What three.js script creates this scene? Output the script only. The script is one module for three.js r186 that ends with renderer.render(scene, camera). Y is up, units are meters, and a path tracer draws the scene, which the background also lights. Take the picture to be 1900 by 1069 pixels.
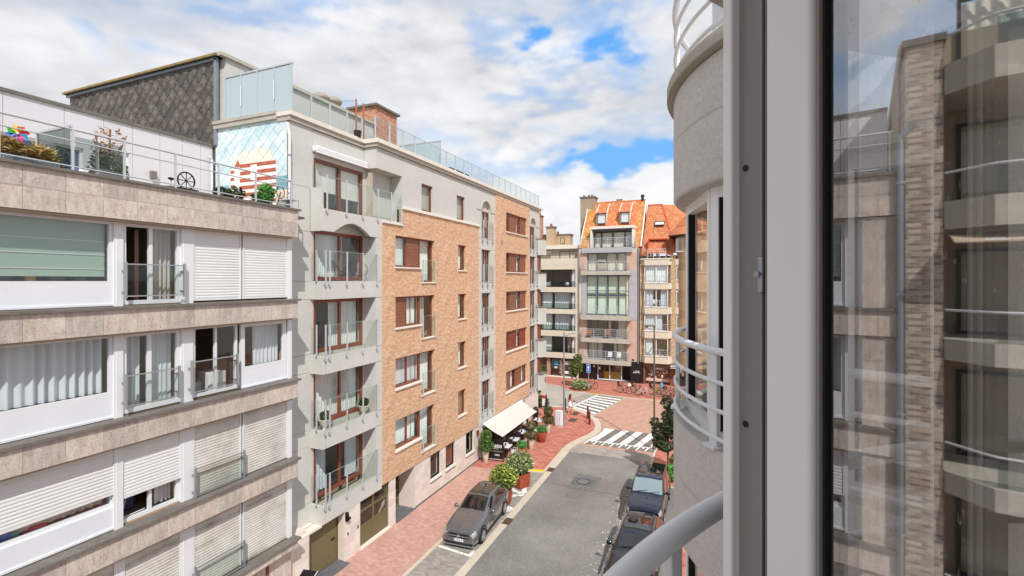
import * as THREE from 'three';
import { mergeGeometries } from 'three/addons/utils/BufferGeometryUtils.js';
import { RoundedBoxGeometry } from 'three/addons/geometries/RoundedBoxGeometry.js';
import { MarchingCubes } from 'three/addons/objects/MarchingCubes.js';

// ---------------------------------------------------------------- camera, sky, sun, exposure
const scene = new THREE.Scene();
const EYE = 11.4;
const camera = new THREE.PerspectiveCamera(61.42, 1900 / 1069, 0.05, 2000);
camera.position.set(0, EYE, 0);
camera.rotation.y = THREE.MathUtils.degToRad(22.6);
camera.setViewOffset(1900, 1069, 0, 13.5, 1900, 1069);
const renderer = new THREE.WebGLRenderer({ antialias: true });
renderer.setSize(1024, 576);
renderer.toneMapping = THREE.LinearToneMapping;
renderer.toneMappingExposure = 1.22;
renderer.shadowMap.enabled = true;

function rng(seed) { let a = seed >>> 0; return () => { a = (a + 0x6D2B79F5) | 0; let t = Math.imul(a ^ (a >>> 15), 1 | a); t = (t + Math.imul(t ^ (t >>> 7), 61 | t)) ^ t; return ((t ^ (t >>> 14)) >>> 0) / 4294967296; }; }
const hash3 = (x, y, z) => { let h = Math.imul(x, 374761393) ^ Math.imul(y, 668265263) ^ Math.imul(z, 2147483647 ^ 0x51ed27); h = Math.imul(h ^ (h >>> 13), 1274126177); return ((h ^ (h >>> 16)) >>> 0) / 4294967296; };
const sm = t => t * t * (3 - 2 * t), mix = (a, b, t) => a + (b - a) * t, clamp = (v, a = 0, b = 1) => Math.min(b, Math.max(a, v));
const sstep = (a, b, v) => sm(clamp((v - a) / (b - a)));
const PT = new Uint8Array(1024), PV = new Float32Array(256);
{ const r = rng(77), p = Array.from({ length: 256 }, (_, i) => i); for (let i = 255; i > 0; i--) { const k = Math.floor(r() * (i + 1)); [p[i], p[k]] = [p[k], p[i]]; } for (let i = 0; i < 1024; i++) PT[i] = p[i & 255]; for (let i = 0; i < 256; i++) PV[i] = r(); }
function noise3(x, y, z) {
  const fx = Math.floor(x), fy = Math.floor(y), fz = Math.floor(z);
  let u = x - fx, v = y - fy, w = z - fz; u = u * u * (3 - 2 * u); v = v * v * (3 - 2 * v); w = w * w * (3 - 2 * w);
  const X = fx & 255, Y = fy & 255, Z = fz & 255, a = PT[X] + Y, b = PT[X + 1] + Y, aa = PT[a] + Z, ab = PT[a + 1] + Z, ba = PT[b] + Z, bb = PT[b + 1] + Z;
  const p0 = PV[PT[aa]], p1 = PV[PT[ba]], p2 = PV[PT[ab]], p3 = PV[PT[bb]], q0 = PV[PT[aa + 1]], q1 = PV[PT[ba + 1]], q2 = PV[PT[ab + 1]], q3 = PV[PT[bb + 1]];
  const l0 = p0 + (p1 - p0) * u, l1 = p2 + (p3 - p2) * u, h0 = q0 + (q1 - q0) * u, h1 = q2 + (q3 - q2) * u, e = l0 + (l1 - l0) * v, f = h0 + (h1 - h0) * v;
  return e + (f - e) * w;
}
function fbm3(x, y, z, o = 5) { let s = 0, a = 0.5, n = 0; for (let i = 0; i < o; i++) { s += a * noise3(x, y, z); n += a; x = x * 2.03 + 17.1; y = y * 2.03 + 5.3; z = z * 2.03 + 9.7; a *= 0.5; } return s / n; }

const TO_SUN = new THREE.Vector3(0.432, 0.72, 0.54).normalize();
{
  const W = 2048, H = 1024, data = new Float32Array(W * H * 4), DEG = Math.PI / 180;
  // openings of blue between the clouds: azimuth from the street's axis, elevation, half sizes, all in degrees, strength
  const holes = [[-15, 25.5, 7, 3.2, .5], [-8, 15, 9, 2.2, .45], [-48, 28, 9, 2.5, .35], [-24, 13, 6, 1.6, .35], [-19.3, 26.6, 2.2, 1.7, 1.1], [-14, 25.2, 3.6, 1.3, 1], [-9.3, 23.6, 2.6, 0.9, 1], [-17, 24.4, 2.5, 0.7, .7], [-10.5, 13.4, 5.5, 1.5, 1.15], [-5.5, 14.6, 4.5, 1.2, 1], [-17, 13, 3, .8, .8], [-3.5, 9.3, 2.6, .8, .5], [-52, 27, 3.5, 1.5, .45], [-44, 28, 4, 1.2, .5], [-24, 27.5, 3, 1.2, .4],
    [60, 30, 12, 3, 1], [110, 22, 14, 3, 1], [160, 35, 12, 4, 1], [-155, 20, 10, 2, 1], [20, 45, 12, 3, 1]];
  const cum = [[-20, 8.5, 7, 4.2], [-15.5, 9, 4, 4], [-4, 9.6, 7, 3.6], [-11, 7, 8, 3], [-60, 6, 12, 3], [40, 7, 14, 4], [90, 7, 14, 4], [150, 6, 16, 4], [-120, 7, 16, 4]];
  const GW = 512, GH = 130, F = [0, 1, 2, 3, 4].map(() => new Float32Array((GW + 1) * GH));   // slow varying fields, every fourth texel from the horizon up
  for (let j = 0; j < GH; j++) { const el = ((512 + (j - 4) * 4 + 0.5) / H - 0.5) * Math.PI, y = Math.sin(el), c = Math.cos(el); for (let i = 0; i <= GW; i++) { const ang = ((i * 4 + 0.5) / W - 0.5) * 2 * Math.PI, sx = Math.cos(ang) * c * 3.1, sy = y * 6.2, sz = Math.sin(ang) * c * 3.1, k = j * (GW + 1) + i, wq = fbm3(sx * 1.3 + 31, sy * 1.3, sz * 1.3, 3) - 0.5;
    F[0][k] = wq; F[1][k] = fbm3(sx + wq * 1.2, sy + wq * 1.4, sz, 4); F[2][k] = fbm3(sx * 1.6 + 3, sy * 1.6 + 0.35, sz * 1.6, 4); F[3][k] = fbm3(sx * 1.6 + 3, sy * 1.6, sz * 1.6, 4); F[4][k] = fbm3(sx * 0.9 + 4.2, sy * 1.25 + 0.75, sz * 0.9 + 1.3, 4); } }
  const look = (f, i, j) => { const x = i / 4, y = clamp((j - 512) / 4 + 4, 0, GH - 1.001), xi = Math.floor(x), yi = Math.floor(y), u = x - xi, v = y - yi, k = yi * (GW + 1) + xi; return (f[k] * (1 - u) + f[k + 1] * u) * (1 - v) + (f[k + GW + 1] * (1 - u) + f[k + GW + 2] * u) * v; };
  for (let j = 0; j < H; j++) {
    const el = ((j + 0.5) / H - 0.5) * Math.PI, y = Math.sin(el), c = Math.cos(el), eld = el / DEG;
    const hs = holes.filter(h => Math.abs(eld - h[1]) < 3 * h[3]), cs = cum.filter(h => Math.abs(eld - h[1]) < 2 * h[3]);
    for (let i = 0; i < W; i++) {
      const ang = ((i + 0.5) / W - 0.5) * 2 * Math.PI, x = Math.cos(ang) * c, z = Math.sin(ang) * c;
      const azd = Math.atan2(x, -z) / DEG;
      const k = (j * W + i) * 4;
      if (y < -0.02) { data[k] = 0.26; data[k + 1] = 0.25; data[k + 2] = 0.24; data[k + 3] = 1; continue; }
      const sx = x * 3.1, sy = y * 6.2, sz = z * 3.1;
      const wq = look(F[0], i, j), big = look(F[1], i, j), up = look(F[2], i, j), here = look(F[3], i, j), fine = fbm3(sx * 3.3 + wq * 2 + 7, sy * 3.3, sz * 3.3 + 3, 5), wisp = fbm3(sx * 8 + fine * 2, sy * 11, sz * 8, 4) - .5;
      let hole = 0;
      for (let n = 0; n < hs.length; n++) { const h = hs[n], a = h[0], e = h[1], ra = h[2], re = h[3], s = h[4];
        let da = azd - a; if (da > 180) da -= 360; if (da < -180) da += 360;
        const qa = da / ra, qe = (eld - e) / re, q2 = qa * qa + qe * qe; if (q2 > 9) continue; const q = Math.sqrt(q2);
        hole = Math.max(hole, s * (1 - sstep(0.2, 2.0, q + (fine - 0.5) * 3.4 + wisp * 3.2 + (big - .5) * 1.0)));
      }
      hole = Math.max(hole, 0.45 * sstep(0.60, 0.74, 1 - big + (fine - 0.5) * 0.5) * sstep(0.1, 0.4, y));
      let white = 0.67 + 0.16 * (fine - 0.5) + 0.20 * wisp + 0.45 * (here - up);
      // undersides of the deep clouds are grey where the noise is dense
      const grey = sstep(0.47, 0.66, look(F[4], i, j) + (fine - 0.5) * 0.22) * sstep(2, 14, eld);
      let r = mix(white, 0.49 + 0.2 * (fine - 0.5) + .12 * wisp, grey * 0.8), g = mix(white * 1.005, 0.54 + 0.2 * (fine - 0.5) + .12 * wisp, grey * 0.8), b = mix(white * 1.03, 0.62 + 0.2 * (fine - 0.5) + .12 * wisp, grey * 0.8);
      const t = clamp(hole);
      const zen = clamp(y * 1.6);
      r = mix(r, mix(0.22, 0.065, zen), t); g = mix(g, mix(0.50, 0.30, zen), t); b = mix(b, mix(0.86, 0.78, zen), t);
      // piled cumulus low over the roofs
      for (let n = 0; n < cs.length; n++) { const h = cs[n], a = h[0], e = h[1], ra = h[2], re = h[3];
        let da = azd - a; if (da > 180) da -= 360; if (da < -180) da += 360;
        const qa = da / ra, qe = (eld - e) / re, q2 = qa * qa + qe * qe; if (q2 > 4) continue; const q = Math.sqrt(q2);
        const m = 1 - sstep(0.72, 0.98, q + (fine - 0.5) * 1.2 + wisp * .7 + (big - 0.5) * .6);
        const v = 0.79 + 0.16 * (fine - 0.5) + .14 * wisp - 0.22 * sstep(-0.1, -1, (eld - e) / re);
        r = mix(r, v * 0.985, m); g = mix(g, v, m); b = mix(b, v * 1.02, m);
      }
      const hz = 1 - sstep(0, 0.14, y); r = mix(r, 0.80, hz * 0.5); g = mix(g, 0.85, hz * 0.5); b = mix(b, 0.92, hz * 0.5);
      data[k] = Math.max(0.02, r); data[k + 1] = Math.max(0.02, g); data[k + 2] = Math.max(0.02, b); data[k + 3] = 1;
    }
  }
  const t = new THREE.DataTexture(data, W, H, THREE.RGBAFormat, THREE.FloatType);
  t.mapping = THREE.EquirectangularReflectionMapping; t.magFilter = THREE.LinearFilter; t.minFilter = THREE.LinearFilter; t.needsUpdate = true;
  scene.background = t; scene.environment = t;
}
const sun = new THREE.DirectionalLight(new THREE.Color().setRGB(1, 0.965, 0.915), 3.4);
sun.position.copy(TO_SUN).multiplyScalar(90).add(new THREE.Vector3(-9, 5, -25));
sun.target.position.set(-9, 5, -25);
sun.castShadow = true; sun.shadow.mapSize.set(4096, 4096); sun.shadow.radius = 1;
Object.assign(sun.shadow.camera, { left: -50, right: 50, top: 50, bottom: -50, near: 1, far: 220 });
scene.add(sun, sun.target);

// ---------------------------------------------------------------- helpers
const V = (x, y, z) => new THREE.Vector3(x, y, z);
const taken = {};
function numbered(n) { const k = taken[n] = (taken[n] ?? -1) + 1; return k ? n + '_' + String(k).padStart(3, '0') : n; }
function bg(x0, x1, y0, y1, z0, z1) {               // box with uv in metres
  const P = [], N = [], U = [], I = [];
  const f = (a, b, c, d, n, uv) => { const o = P.length / 3; for (const p of [a, b, c, d]) { P.push(...p); N.push(...n); U.push(...uv(p)); } I.push(o, o + 1, o + 2, o, o + 2, o + 3); };
  const xy = p => [p[0], p[1]], zy = p => [p[2], p[1]], xz = p => [p[0], p[2]];
  f([x0, y0, z1], [x1, y0, z1], [x1, y1, z1], [x0, y1, z1], [0, 0, 1], xy);
  f([x1, y0, z0], [x0, y0, z0], [x0, y1, z0], [x1, y1, z0], [0, 0, -1], xy);
  f([x1, y0, z1], [x1, y0, z0], [x1, y1, z0], [x1, y1, z1], [1, 0, 0], zy);
  f([x0, y0, z0], [x0, y0, z1], [x0, y1, z1], [x0, y1, z0], [-1, 0, 0], zy);
  f([x0, y1, z1], [x1, y1, z1], [x1, y1, z0], [x0, y1, z0], [0, 1, 0], xz);
  f([x0, y0, z0], [x1, y0, z0], [x1, y0, z1], [x0, y0, z1], [0, -1, 0], xz);
  const g = new THREE.BufferGeometry();
  g.setAttribute('position', new THREE.Float32BufferAttribute(P, 3)); g.setAttribute('normal', new THREE.Float32BufferAttribute(N, 3)); g.setAttribute('uv', new THREE.Float32BufferAttribute(U, 2)); g.setIndex(I);
  return g;
}
const bc = (cx, cy, cz, w, h, d) => bg(cx - w / 2, cx + w / 2, cy - h / 2, cy + h / 2, cz - d / 2, cz + d / 2);
function rb(x0, x1, y0, y1, z0, z1, r = 0.02, s = 2) { const g = new RoundedBoxGeometry(x1 - x0, y1 - y0, z1 - z0, s, r); g.translate((x0 + x1) / 2, (y0 + y1) / 2, (z0 + z1) / 2); return g; }
function bar(a, b, r, r2 = r, seg = 8) {            // round bar between two points
  const A = V(...a), B = V(...b), l = A.distanceTo(B), g = new THREE.CylinderGeometry(r2, r, l, seg);
  g.translate(0, l / 2, 0); g.applyQuaternion(new THREE.Quaternion().setFromUnitVectors(V(0, 1, 0), B.clone().sub(A).normalize())); g.translate(...a);
  return g;
}
function tube(pts, r, n = 40, seg = 8, closed = false) { return new THREE.TubeGeometry(new THREE.CatmullRomCurve3(pts.map(p => V(...p)), closed), n, r, seg, closed); }
function lathe(pts, seg = 20) { return new THREE.LatheGeometry(pts.map(p => new THREE.Vector2(...p)), seg); }
function at(g, x = 0, y = 0, z = 0, ry = 0, rx = 0, rz = 0) { if (rx) g.rotateX(rx); if (rz) g.rotateZ(rz); if (ry) g.rotateY(ry); g.translate(x, y, z); return g; }
function plate(outline, holes, depth, z = 0) {      // upright sheet with openings, front face at z
  const s = new THREE.Shape(outline.map(p => new THREE.Vector2(...p)));
  for (const h of holes) s.holes.push(new THREE.Path((h.length === 4 && typeof h[0] === 'number' ? [[h[0], h[2]], [h[1], h[2]], [h[1], h[3]], [h[0], h[3]]] : h).map(p => new THREE.Vector2(...p))));
  const g = new THREE.ExtrudeGeometry(s, { depth, bevelEnabled: false, curveSegments: 16 }); g.translate(0, 0, z - depth); return g;
}
function slab(pts, top, thick = 0.2, holes = []) {  // ground slab, points (x, d)
  const g = plate(pts, holes, thick, top); g.rotateX(-Math.PI / 2); return g;
}
function merge(gs) {
  if (!Array.isArray(gs)) return gs; if (gs.length === 1) return gs[0];
  return mergeGeometries(gs.map(g => { const q = g.index ? g.toNonIndexed() : g; for (const k of Object.keys(q.attributes)) if (!['position', 'normal', 'uv'].includes(k)) q.deleteAttribute(k); q.clearGroups?.(); return q; }));
}
function mesh(name, gs, mat, parent, pos, label) {
  const m = new THREE.Mesh(merge(gs), mat); m.name = name; m.castShadow = m.receiveShadow = true;
  if (pos) m.position.set(...pos); if (label) m.userData.label = label;
  (parent || scene).add(m); return m;
}
function thing(name, label, category, pos = [0, 0, 0], ry = 0, group) {
  const o = new THREE.Group(); o.name = numbered(name); o.position.set(...pos); o.rotation.y = ry;
  o.userData = { label, category }; if (group) o.userData.group = group; scene.add(o); return o;
}
function single(name, gs, mat, label, category, pos, group) { const m = mesh(numbered(name), gs, mat, null, pos); m.userData = { label, category }; if (group) m.userData.group = group; return m; }
function struct(name, gs, mat, parent) { const m = mesh(parent ? name : numbered(name), gs, mat, parent); if (!parent) m.userData.kind = 'structure'; return m; }
function copy(o, pos, ry, label, group) { const c = o.clone(); c.name = numbered(o.name.replace(/_\d{3}$/, '')); c.userData = { ...o.userData }; scene.add(c); c.position.set(...pos); if (ry !== undefined) c.rotation.y = ry; if (label) c.userData.label = label; if (group) c.userData.group = group; return c; }

// ---------------------------------------------------------------- textures and materials
const S = (r, g, b) => new THREE.Color().setRGB(r / 255, g / 255, b / 255, THREE.SRGBColorSpace);
function vnT(x, y, p, seed) { const xi = Math.floor(x), yi = Math.floor(y), u = sm(x - xi), v = sm(y - yi), h = (i, j) => hash3(((xi + i) % p + p) % p, ((yi + j) % p + p) % p, seed); return mix(mix(h(0, 0), h(1, 0), u), mix(h(0, 1), h(1, 1), u), v); }
function fT(u, v, base, oct, seed) { let s = 0, a = .5, n = 0, p = base; for (let i = 0; i < oct; i++) { s += a * vnT(u * p, v * p, p, seed + i); n += a; a *= .55; p *= 2; } return s / n; }
function tex(size, metres, fn, color = true) {      // tileable texture; fn(u, v) gives 0..255 sRGB or a grey
  const d = new Uint8Array(size * size * 4);
  for (let j = 0; j < size; j++) for (let i = 0; i < size; i++) { const c = fn(i / size, j / size), k = (j * size + i) * 4; if (typeof c === 'number') d[k] = d[k + 1] = d[k + 2] = clamp(c, 0, 255); else { d[k] = clamp(c[0], 0, 255); d[k + 1] = clamp(c[1], 0, 255); d[k + 2] = clamp(c[2], 0, 255); } d[k + 3] = 255; }
  const t = new THREE.DataTexture(d, size, size); t.wrapS = t.wrapT = THREE.RepeatWrapping; t.magFilter = THREE.LinearFilter; t.minFilter = THREE.LinearMipmapLinearFilter; t.generateMipmaps = true;
  if (color) t.colorSpace = THREE.SRGBColorSpace; t.repeat.set(1 / metres, 1 / metres); t.needsUpdate = true; return t;
}
function canvasTex(w, h, draw, metres) {
  const c = document.createElement('canvas'); c.width = w; c.height = h; draw(c.getContext('2d'), w, h);
  const t = new THREE.CanvasTexture(c); t.colorSpace = THREE.SRGBColorSpace; t.anisotropy = 8;
  if (metres) { t.wrapS = t.wrapT = THREE.RepeatWrapping; t.repeat.set(1 / metres[0], 1 / metres[1]); } return t;
}
const std = (color, roughness = 0.8, o = {}) => new THREE.MeshStandardMaterial({ color, roughness, ...o });
const mottle = (r, g, b, amt, metres, seed, coarse = 4, fineAmt = amt) => tex(256, metres, (u, v) => { const n = (fT(u, v, coarse, 4, seed) - .5) * 2 * amt + (fT(u, v, 48, 2, seed + 50) - .5) * 2 * fineAmt; return [r + n, g + n * .98, b + n * .94]; });
const grain = tex(256, 0.5, (u, v) => 255 * fT(u, v, 32, 3, 900), false);
const M = {};
// rose veined stone of the cladding
M.stone = [0, 1, 2].map(q => std(0xffffff, 0.6, { map: tex(512, 1.6, (u, v) => {
  const w = fT(u, v, 3, 4, 10 + q), n = fT(u, v, 6, 5, 20 + q) - .5, st = fT(u, (v * .25) % 1, 24, 3, 25 + q) - .5, k = fT(u, (v * .5) % 1, 7, 4, 30 + q) * 5 + w * 2, vein = Math.pow(1 - Math.abs(2 * (k - Math.floor(k)) - 1), 14), s = fT(u, v, 80, 2, 40 + q) - .5, pit = fT(u, v, 60, 2, 45 + q) > .77 ? 26 : 0;
  return [[194, 182, 171], [184, 173, 163], [199, 186, 174]][q].map((c, i) => c + n * [26, 28, 30][i] + st * [30, 36, 38][i] - vein * [34, 42, 46][i] * clamp(w * 2 - .4) + s * 26 - pit);
}) }));
M.concrete = std(0xffffff, 0.85, { map: mottle(197, 196, 190, 7, 3.2, 61, 3, 5) });
M.concreteWarm = std(0xffffff, 0.85, { map: mottle(206, 195, 176, 8, 2.4, 62, 4, 7) });
M.coping = std(0xffffff, 0.8, { map: mottle(112, 106, 100, 14, 1.5, 63, 5, 10) });
M.cornice = std(0xffffff, 0.85, { map: mottle(176, 170, 158, 16, 2, 64, 5, 8) });
M.pebble = std(0xffffff, 0.92, { map: tex(512, 0.7, (u, v) => { const a = fT(u, v, 48, 2, 70), b = fT(u, v, 90, 2, 71), n = (fT(u, v, 4, 3, 72) - .5) * 14; const s = (a > .66 ? -9 : a < .34 ? 6 : 0) + (b - .5) * 18; return [203 + s + n, 199 + s + n, 194 + s * .95 + n]; }), bumpMap: grain, bumpScale: 0.0003 });
M.white = std(S(220, 221, 223), 0.42);
M.whitePanel = std(0xffffff, 0.5, { map: mottle(220, 222, 227, 5, 2.5, 65, 3, 2) });
M.pvc = std(S(240, 240, 240), 0.4);
M.cladding = std(0xffffff, 0.5, { map: mottle(212, 209, 214, 4, 3, 66, 3, 2) });
M.shutter = std(0xffffff, 0.5, { map: mottle(222, 221, 219, 4, 2, 67, 4, 2) });
const dirtyTex = (seed, amt) => tex(512, 3.1, (u, v) => { const st = fT(u * 1, v * 12 % 1, 6, 3, seed) , band = Math.pow(fT(.37, v, 24, 3, seed + 9), 2.2), blot = Math.pow(fT(u, v, 7, 4, seed + 3), 2.0), d = clamp((band * 1.4 * blot * 1.9 + blot * .25 + st * .12) * amt), s = (fT(u, v, 70, 2, seed + 5) - .5) * 16; return [214 - d * 92 + s, 211 - d * 98 + s, 204 - d * 106 + s]; });
M.shutterDirty = std(0xffffff, 0.62, { map: dirtyTex(111, .5) });
M.shutterBeige = std(0xffffff, 0.66, { map: dirtyTex(131, .72) });
M.alu = std(S(200, 203, 206), 0.35, { metalness: 0.35 });
M.steel = std(S(176, 180, 184), 0.32, { metalness: 0.75 });
M.galv = std(S(150, 158, 165), 0.45, { metalness: 0.6 });
M.railPaint = std(S(224, 226, 229), 0.26);
M.dark = std(S(38, 36, 36), 0.6);
M.black = std(S(18, 18, 19), 0.5);
M.rubber = std(S(22, 22, 22), 0.8);
M.interior = std(S(182, 172, 158), 0.95);
M.interiorDark = std(S(158, 132, 104), 0.9);
M.curtain = [std(S(228, 232, 230), 0.9), std(S(206, 211, 216), 0.9), std(S(196, 184, 176), 0.9), std(S(232, 226, 212), 0.9)];
M.blindGreen = std(S(150, 172, 158), 0.9, { side: THREE.DoubleSide });
M.glass = new THREE.MeshPhysicalMaterial({ color: S(247, 250, 249), transmission: 1, thickness: 0, roughness: 0.0, ior: 1.75, side: THREE.DoubleSide });
M.glassBalc = new THREE.MeshPhysicalMaterial({ color: S(238, 243, 240), transmission: 1, thickness: 0, roughness: 0.0, ior: 1.5, side: THREE.DoubleSide });
M.glassSmoke = new THREE.MeshPhysicalMaterial({ color: S(178, 190, 186), transmission: 1, thickness: 0, roughness: 0.02, ior: 1.6, side: THREE.DoubleSide });
M.glassFrost = std(S(176, 192, 198), 0.45);
M.glassEdge = std(S(150, 190, 176), 0.2);
const woodTex = (r, g, b, seed) => tex(256, 1.2, (u, v) => { const n = (fT(u, v, 3, 3, seed) - .5) * 22 + (fT(u * .25 % 1, v, 40, 2, seed + 4) - .5) * 30; return [r + n, g + n * .8, b + n * .65]; });
M.wood = std(0xffffff, 0.5, { map: woodTex(134, 84, 62, 81) });
M.woodRed = std(0xffffff, 0.45, { map: woodTex(128, 56, 40, 82) });
M.woodFrame = std(0xffffff, 0.42, { map: woodTex(122, 64, 42, 83) });
M.woodFrameRed = std(0xffffff, 0.42, { map: woodTex(138, 66, 42, 84) });
M.sill = std(0xffffff, 0.75, { map: mottle(222, 216, 204, 7, 1, 85, 4, 6) });
function brickTex(w, h, nb, nr, cols, mortar, jit, seed, off = .5) {
  return canvasTex(w, h, (c) => {
    const r = rng(seed), bw = w / nb, bh = h / nr; c.fillStyle = `rgb(${mortar})`; c.fillRect(0, 0, w, h);
    for (let j = 0; j < nr; j++) for (let i = -1; i < nb; i++) {
      const p = cols[Math.floor(r() * cols.length)], n = (r() - .5) * jit, x = (i + (j % 2) * off) * bw;
      c.fillStyle = `rgb(${p.map(v => Math.round(v + n)).join(',')})`; c.fillRect(x + 1, j * bh + 1, bw - 2, bh - 2);
      if (i === -1 && j % 2) c.fillRect(x + w + 1, j * bh + 1, bw - 2, bh - 2);
      for (let k = 0; k < 5; k++) { const m = (r() - .5) * 26; c.fillStyle = `rgba(${m > 0 ? '255,235,205' : '70,35,20'},${Math.abs(m) / 190})`; c.fillRect(x + 1 + r() * bw * .8, j * bh + 1 + r() * bh * .6, bw * .25 * r(), bh * .4 * r()); }
    }
  }, [nb * .215, nr * .072]);
}
const bcols = [[205, 164, 130], [210, 171, 138], [198, 156, 122], [192, 148, 114], [212, 178, 146], [202, 160, 126]];
M.brick = std(0xffffff, 0.88, { map: brickTex(1024, 1024, 12, 32, bcols, '214,194,170', 8, 5) });
M.brickDull = std(0xffffff, 0.9, { map: brickTex(512, 512, 6, 16, [[168, 128, 104], [150, 108, 86], [182, 146, 120], [140, 100, 80]], '176,160,144', 18, 6) });
M.brickOchre = std(0xffffff, 0.9, { map: brickTex(512, 512, 6, 16, [[184, 158, 124], [172, 146, 114], [196, 170, 136]], '184,168,146', 12, 7) });
M.brickGrey = std(0xffffff, 0.9, { map: brickTex(512, 512, 5, 14, [[168, 154, 138], [148, 134, 120], [184, 170, 152], [130, 118, 108]], '208,200,188', 14, 8) });
M.brickRed = std(0xffffff, 0.9, { map: brickTex(512, 512, 6, 16, [[184, 130, 106], [172, 116, 94], [192, 142, 116]], '188,166,146', 12, 9) });
function paveTex(cols, joint, seed, jit = 16, nb = 10, nr = 20, sx = 2, sy = 2) { const t = brickTex(1024, 1024, nb, nr, cols, joint, jit, seed); t.repeat.set(1 / sx, 1 / sy); return t; }
const blotch = tex(512, 7, (u, v) => 255 * fT(u, v, 5, 5, 300), false);
M.paveRed = std(0xffffff, 0.9, { map: paveTex([[184, 116, 98], [176, 106, 88], [192, 126, 106], [168, 100, 84], [188, 120, 98]], '162,110,92', 11, 10) });
M.pavePink = std(0xffffff, 0.9, { map: paveTex([[188, 148, 134], [182, 141, 127], [193, 154, 140], [178, 136, 123], [186, 145, 131]], '170,136,124', 12, 8) });
M.pavePark = std(0xffffff, 0.92, { map: paveTex([[150, 144, 138], [142, 136, 130], [156, 150, 143], [138, 131, 124]], '122,117,112', 13) });
M.paveCross = std(0xffffff, 0.92, { map: paveTex([[186, 146, 128], [180, 138, 120], [192, 154, 136], [176, 134, 118]], '166,132,116', 14) });
M.paveCobble = std(0xffffff, 0.92, { map: paveTex([[158, 150, 142], [150, 142, 134], [164, 156, 147], [146, 138, 130]], '136,128,120', 15) });
M.roadPale = std(0xffffff, 0.92, { map: mottle(172, 163, 152, 9, 6, 86, 5, 9) });
M.asphalt = std(0xffffff, 0.9, { map: tex(1024, 9, (u, v) => { const p = (fT(u, v, 4, 5, 90) - .5) * 40, tr = (fT(u, v * .25 % 1, 9, 3, 91) - .5) * 10, g = (fT(u, v, 256, 2, 92) - .5) * 34, sp = fT(u, v, 210, 1, 93) > .93 ? 22 : 0; return [128 + p + tr + g + sp, 124 + p + tr + g + sp, 120 + p + tr + g + sp * .9]; }), bumpMap: grain, bumpScale: 0.002 });
M.kerb = std(0xffffff, 0.88, { map: mottle(196, 184, 166, 10, 1.4, 94, 5, 9) });
M.paint = std(0xffffff, 0.75, { map: tex(512, 2, (u, v) => { const n = fT(u, v, 9, 5, 95), s = fT(u, v, 90, 2, 96); const w = n > .63 && s > .45 ? -56 : 0; return [232 + w + (s - .5) * 20, 230 + w + (s - .5) * 20, 224 + w + (s - .5) * 20]; }) });
M.paintDark = std(0xffffff, 0.88, { map: mottle(118, 112, 106, 8, 2, 97, 6, 14) });
M.paintYellow = std(S(226, 196, 28), 0.75);
M.roofTile = std(0xffffff, 0.8, { map: canvasTex(512, 512, (c, w, h) => { const r = rng(21); for (let j = 0; j < 14; j++) for (let i = 0; i < 12; i++) { const a = r(), q = a < .12 ? [204, 146, 84] : a < .3 ? [184, 106, 70] : [194, 118, 78], n = (r() - .5) * 26; c.fillStyle = `rgb(${q.map(v => Math.round(v + n)).join(',')})`; c.fillRect(i * w / 12, j * h / 14, w / 12 + 1, h / 14 + 1); } }, [2.6, 4.2]) });
M.roofTileMoss = std(0xffffff, 0.85, { map: canvasTex(512, 512, (c, w, h) => { const r = rng(22); for (let j = 0; j < 14; j++) for (let i = 0; i < 12; i++) { const a = r(), q = a < .35 ? [190, 142, 74] : a < .5 ? [172, 134, 76] : [190, 118, 76], n = (r() - .5) * 30; c.fillStyle = `rgb(${q.map(v => Math.round(v + n)).join(',')})`; c.fillRect(i * w / 12, j * h / 14, w / 12 + 1, h / 14 + 1); } }, [2.6, 4.2]) });
M.tileRed = std(0xffffff, 0.8, { map: mottle(196, 92, 56, 12, 2, 23, 5, 14) });
M.slate = [0, 1, 2, 3].map(q => std(0xffffff, 0.85, { map: tex(128, 0.6, (u, v) => { const n = (fT(u, v, 4, 4, 200 + q) - .5) * 60, s = (fT(u, v, 30, 2, 210 + q) - .5) * 40; const c = [[92, 86, 81], [101, 94, 88], [84, 79, 75], [110, 103, 96]][q]; return c.map(k => k + n + s); }) }));
M.bronze = std(S(120, 108, 76), 0.5, { metalness: 0.25 });
M.tileWhite = [0, 1, 2].map(q => std(0xffffff, 0.6, { map: mottle(...[[222, 211, 200], [216, 203, 192], [226, 216, 207]][q], 7, .9, 120 + q, 5, 6) }));
M.blueStone = std(0xffffff, 0.7, { map: mottle(96, 97, 100, 12, .8, 125, 5, 10) });
M.terracotta = std(0xffffff, 0.75, { map: mottle(150, 66, 40, 14, .9, 126, 4, 10) });
M.cream = std(S(214, 205, 186), 0.6);
M.fabricWhite = std(S(204, 199, 190), 0.9, { side: THREE.DoubleSide });

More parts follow.
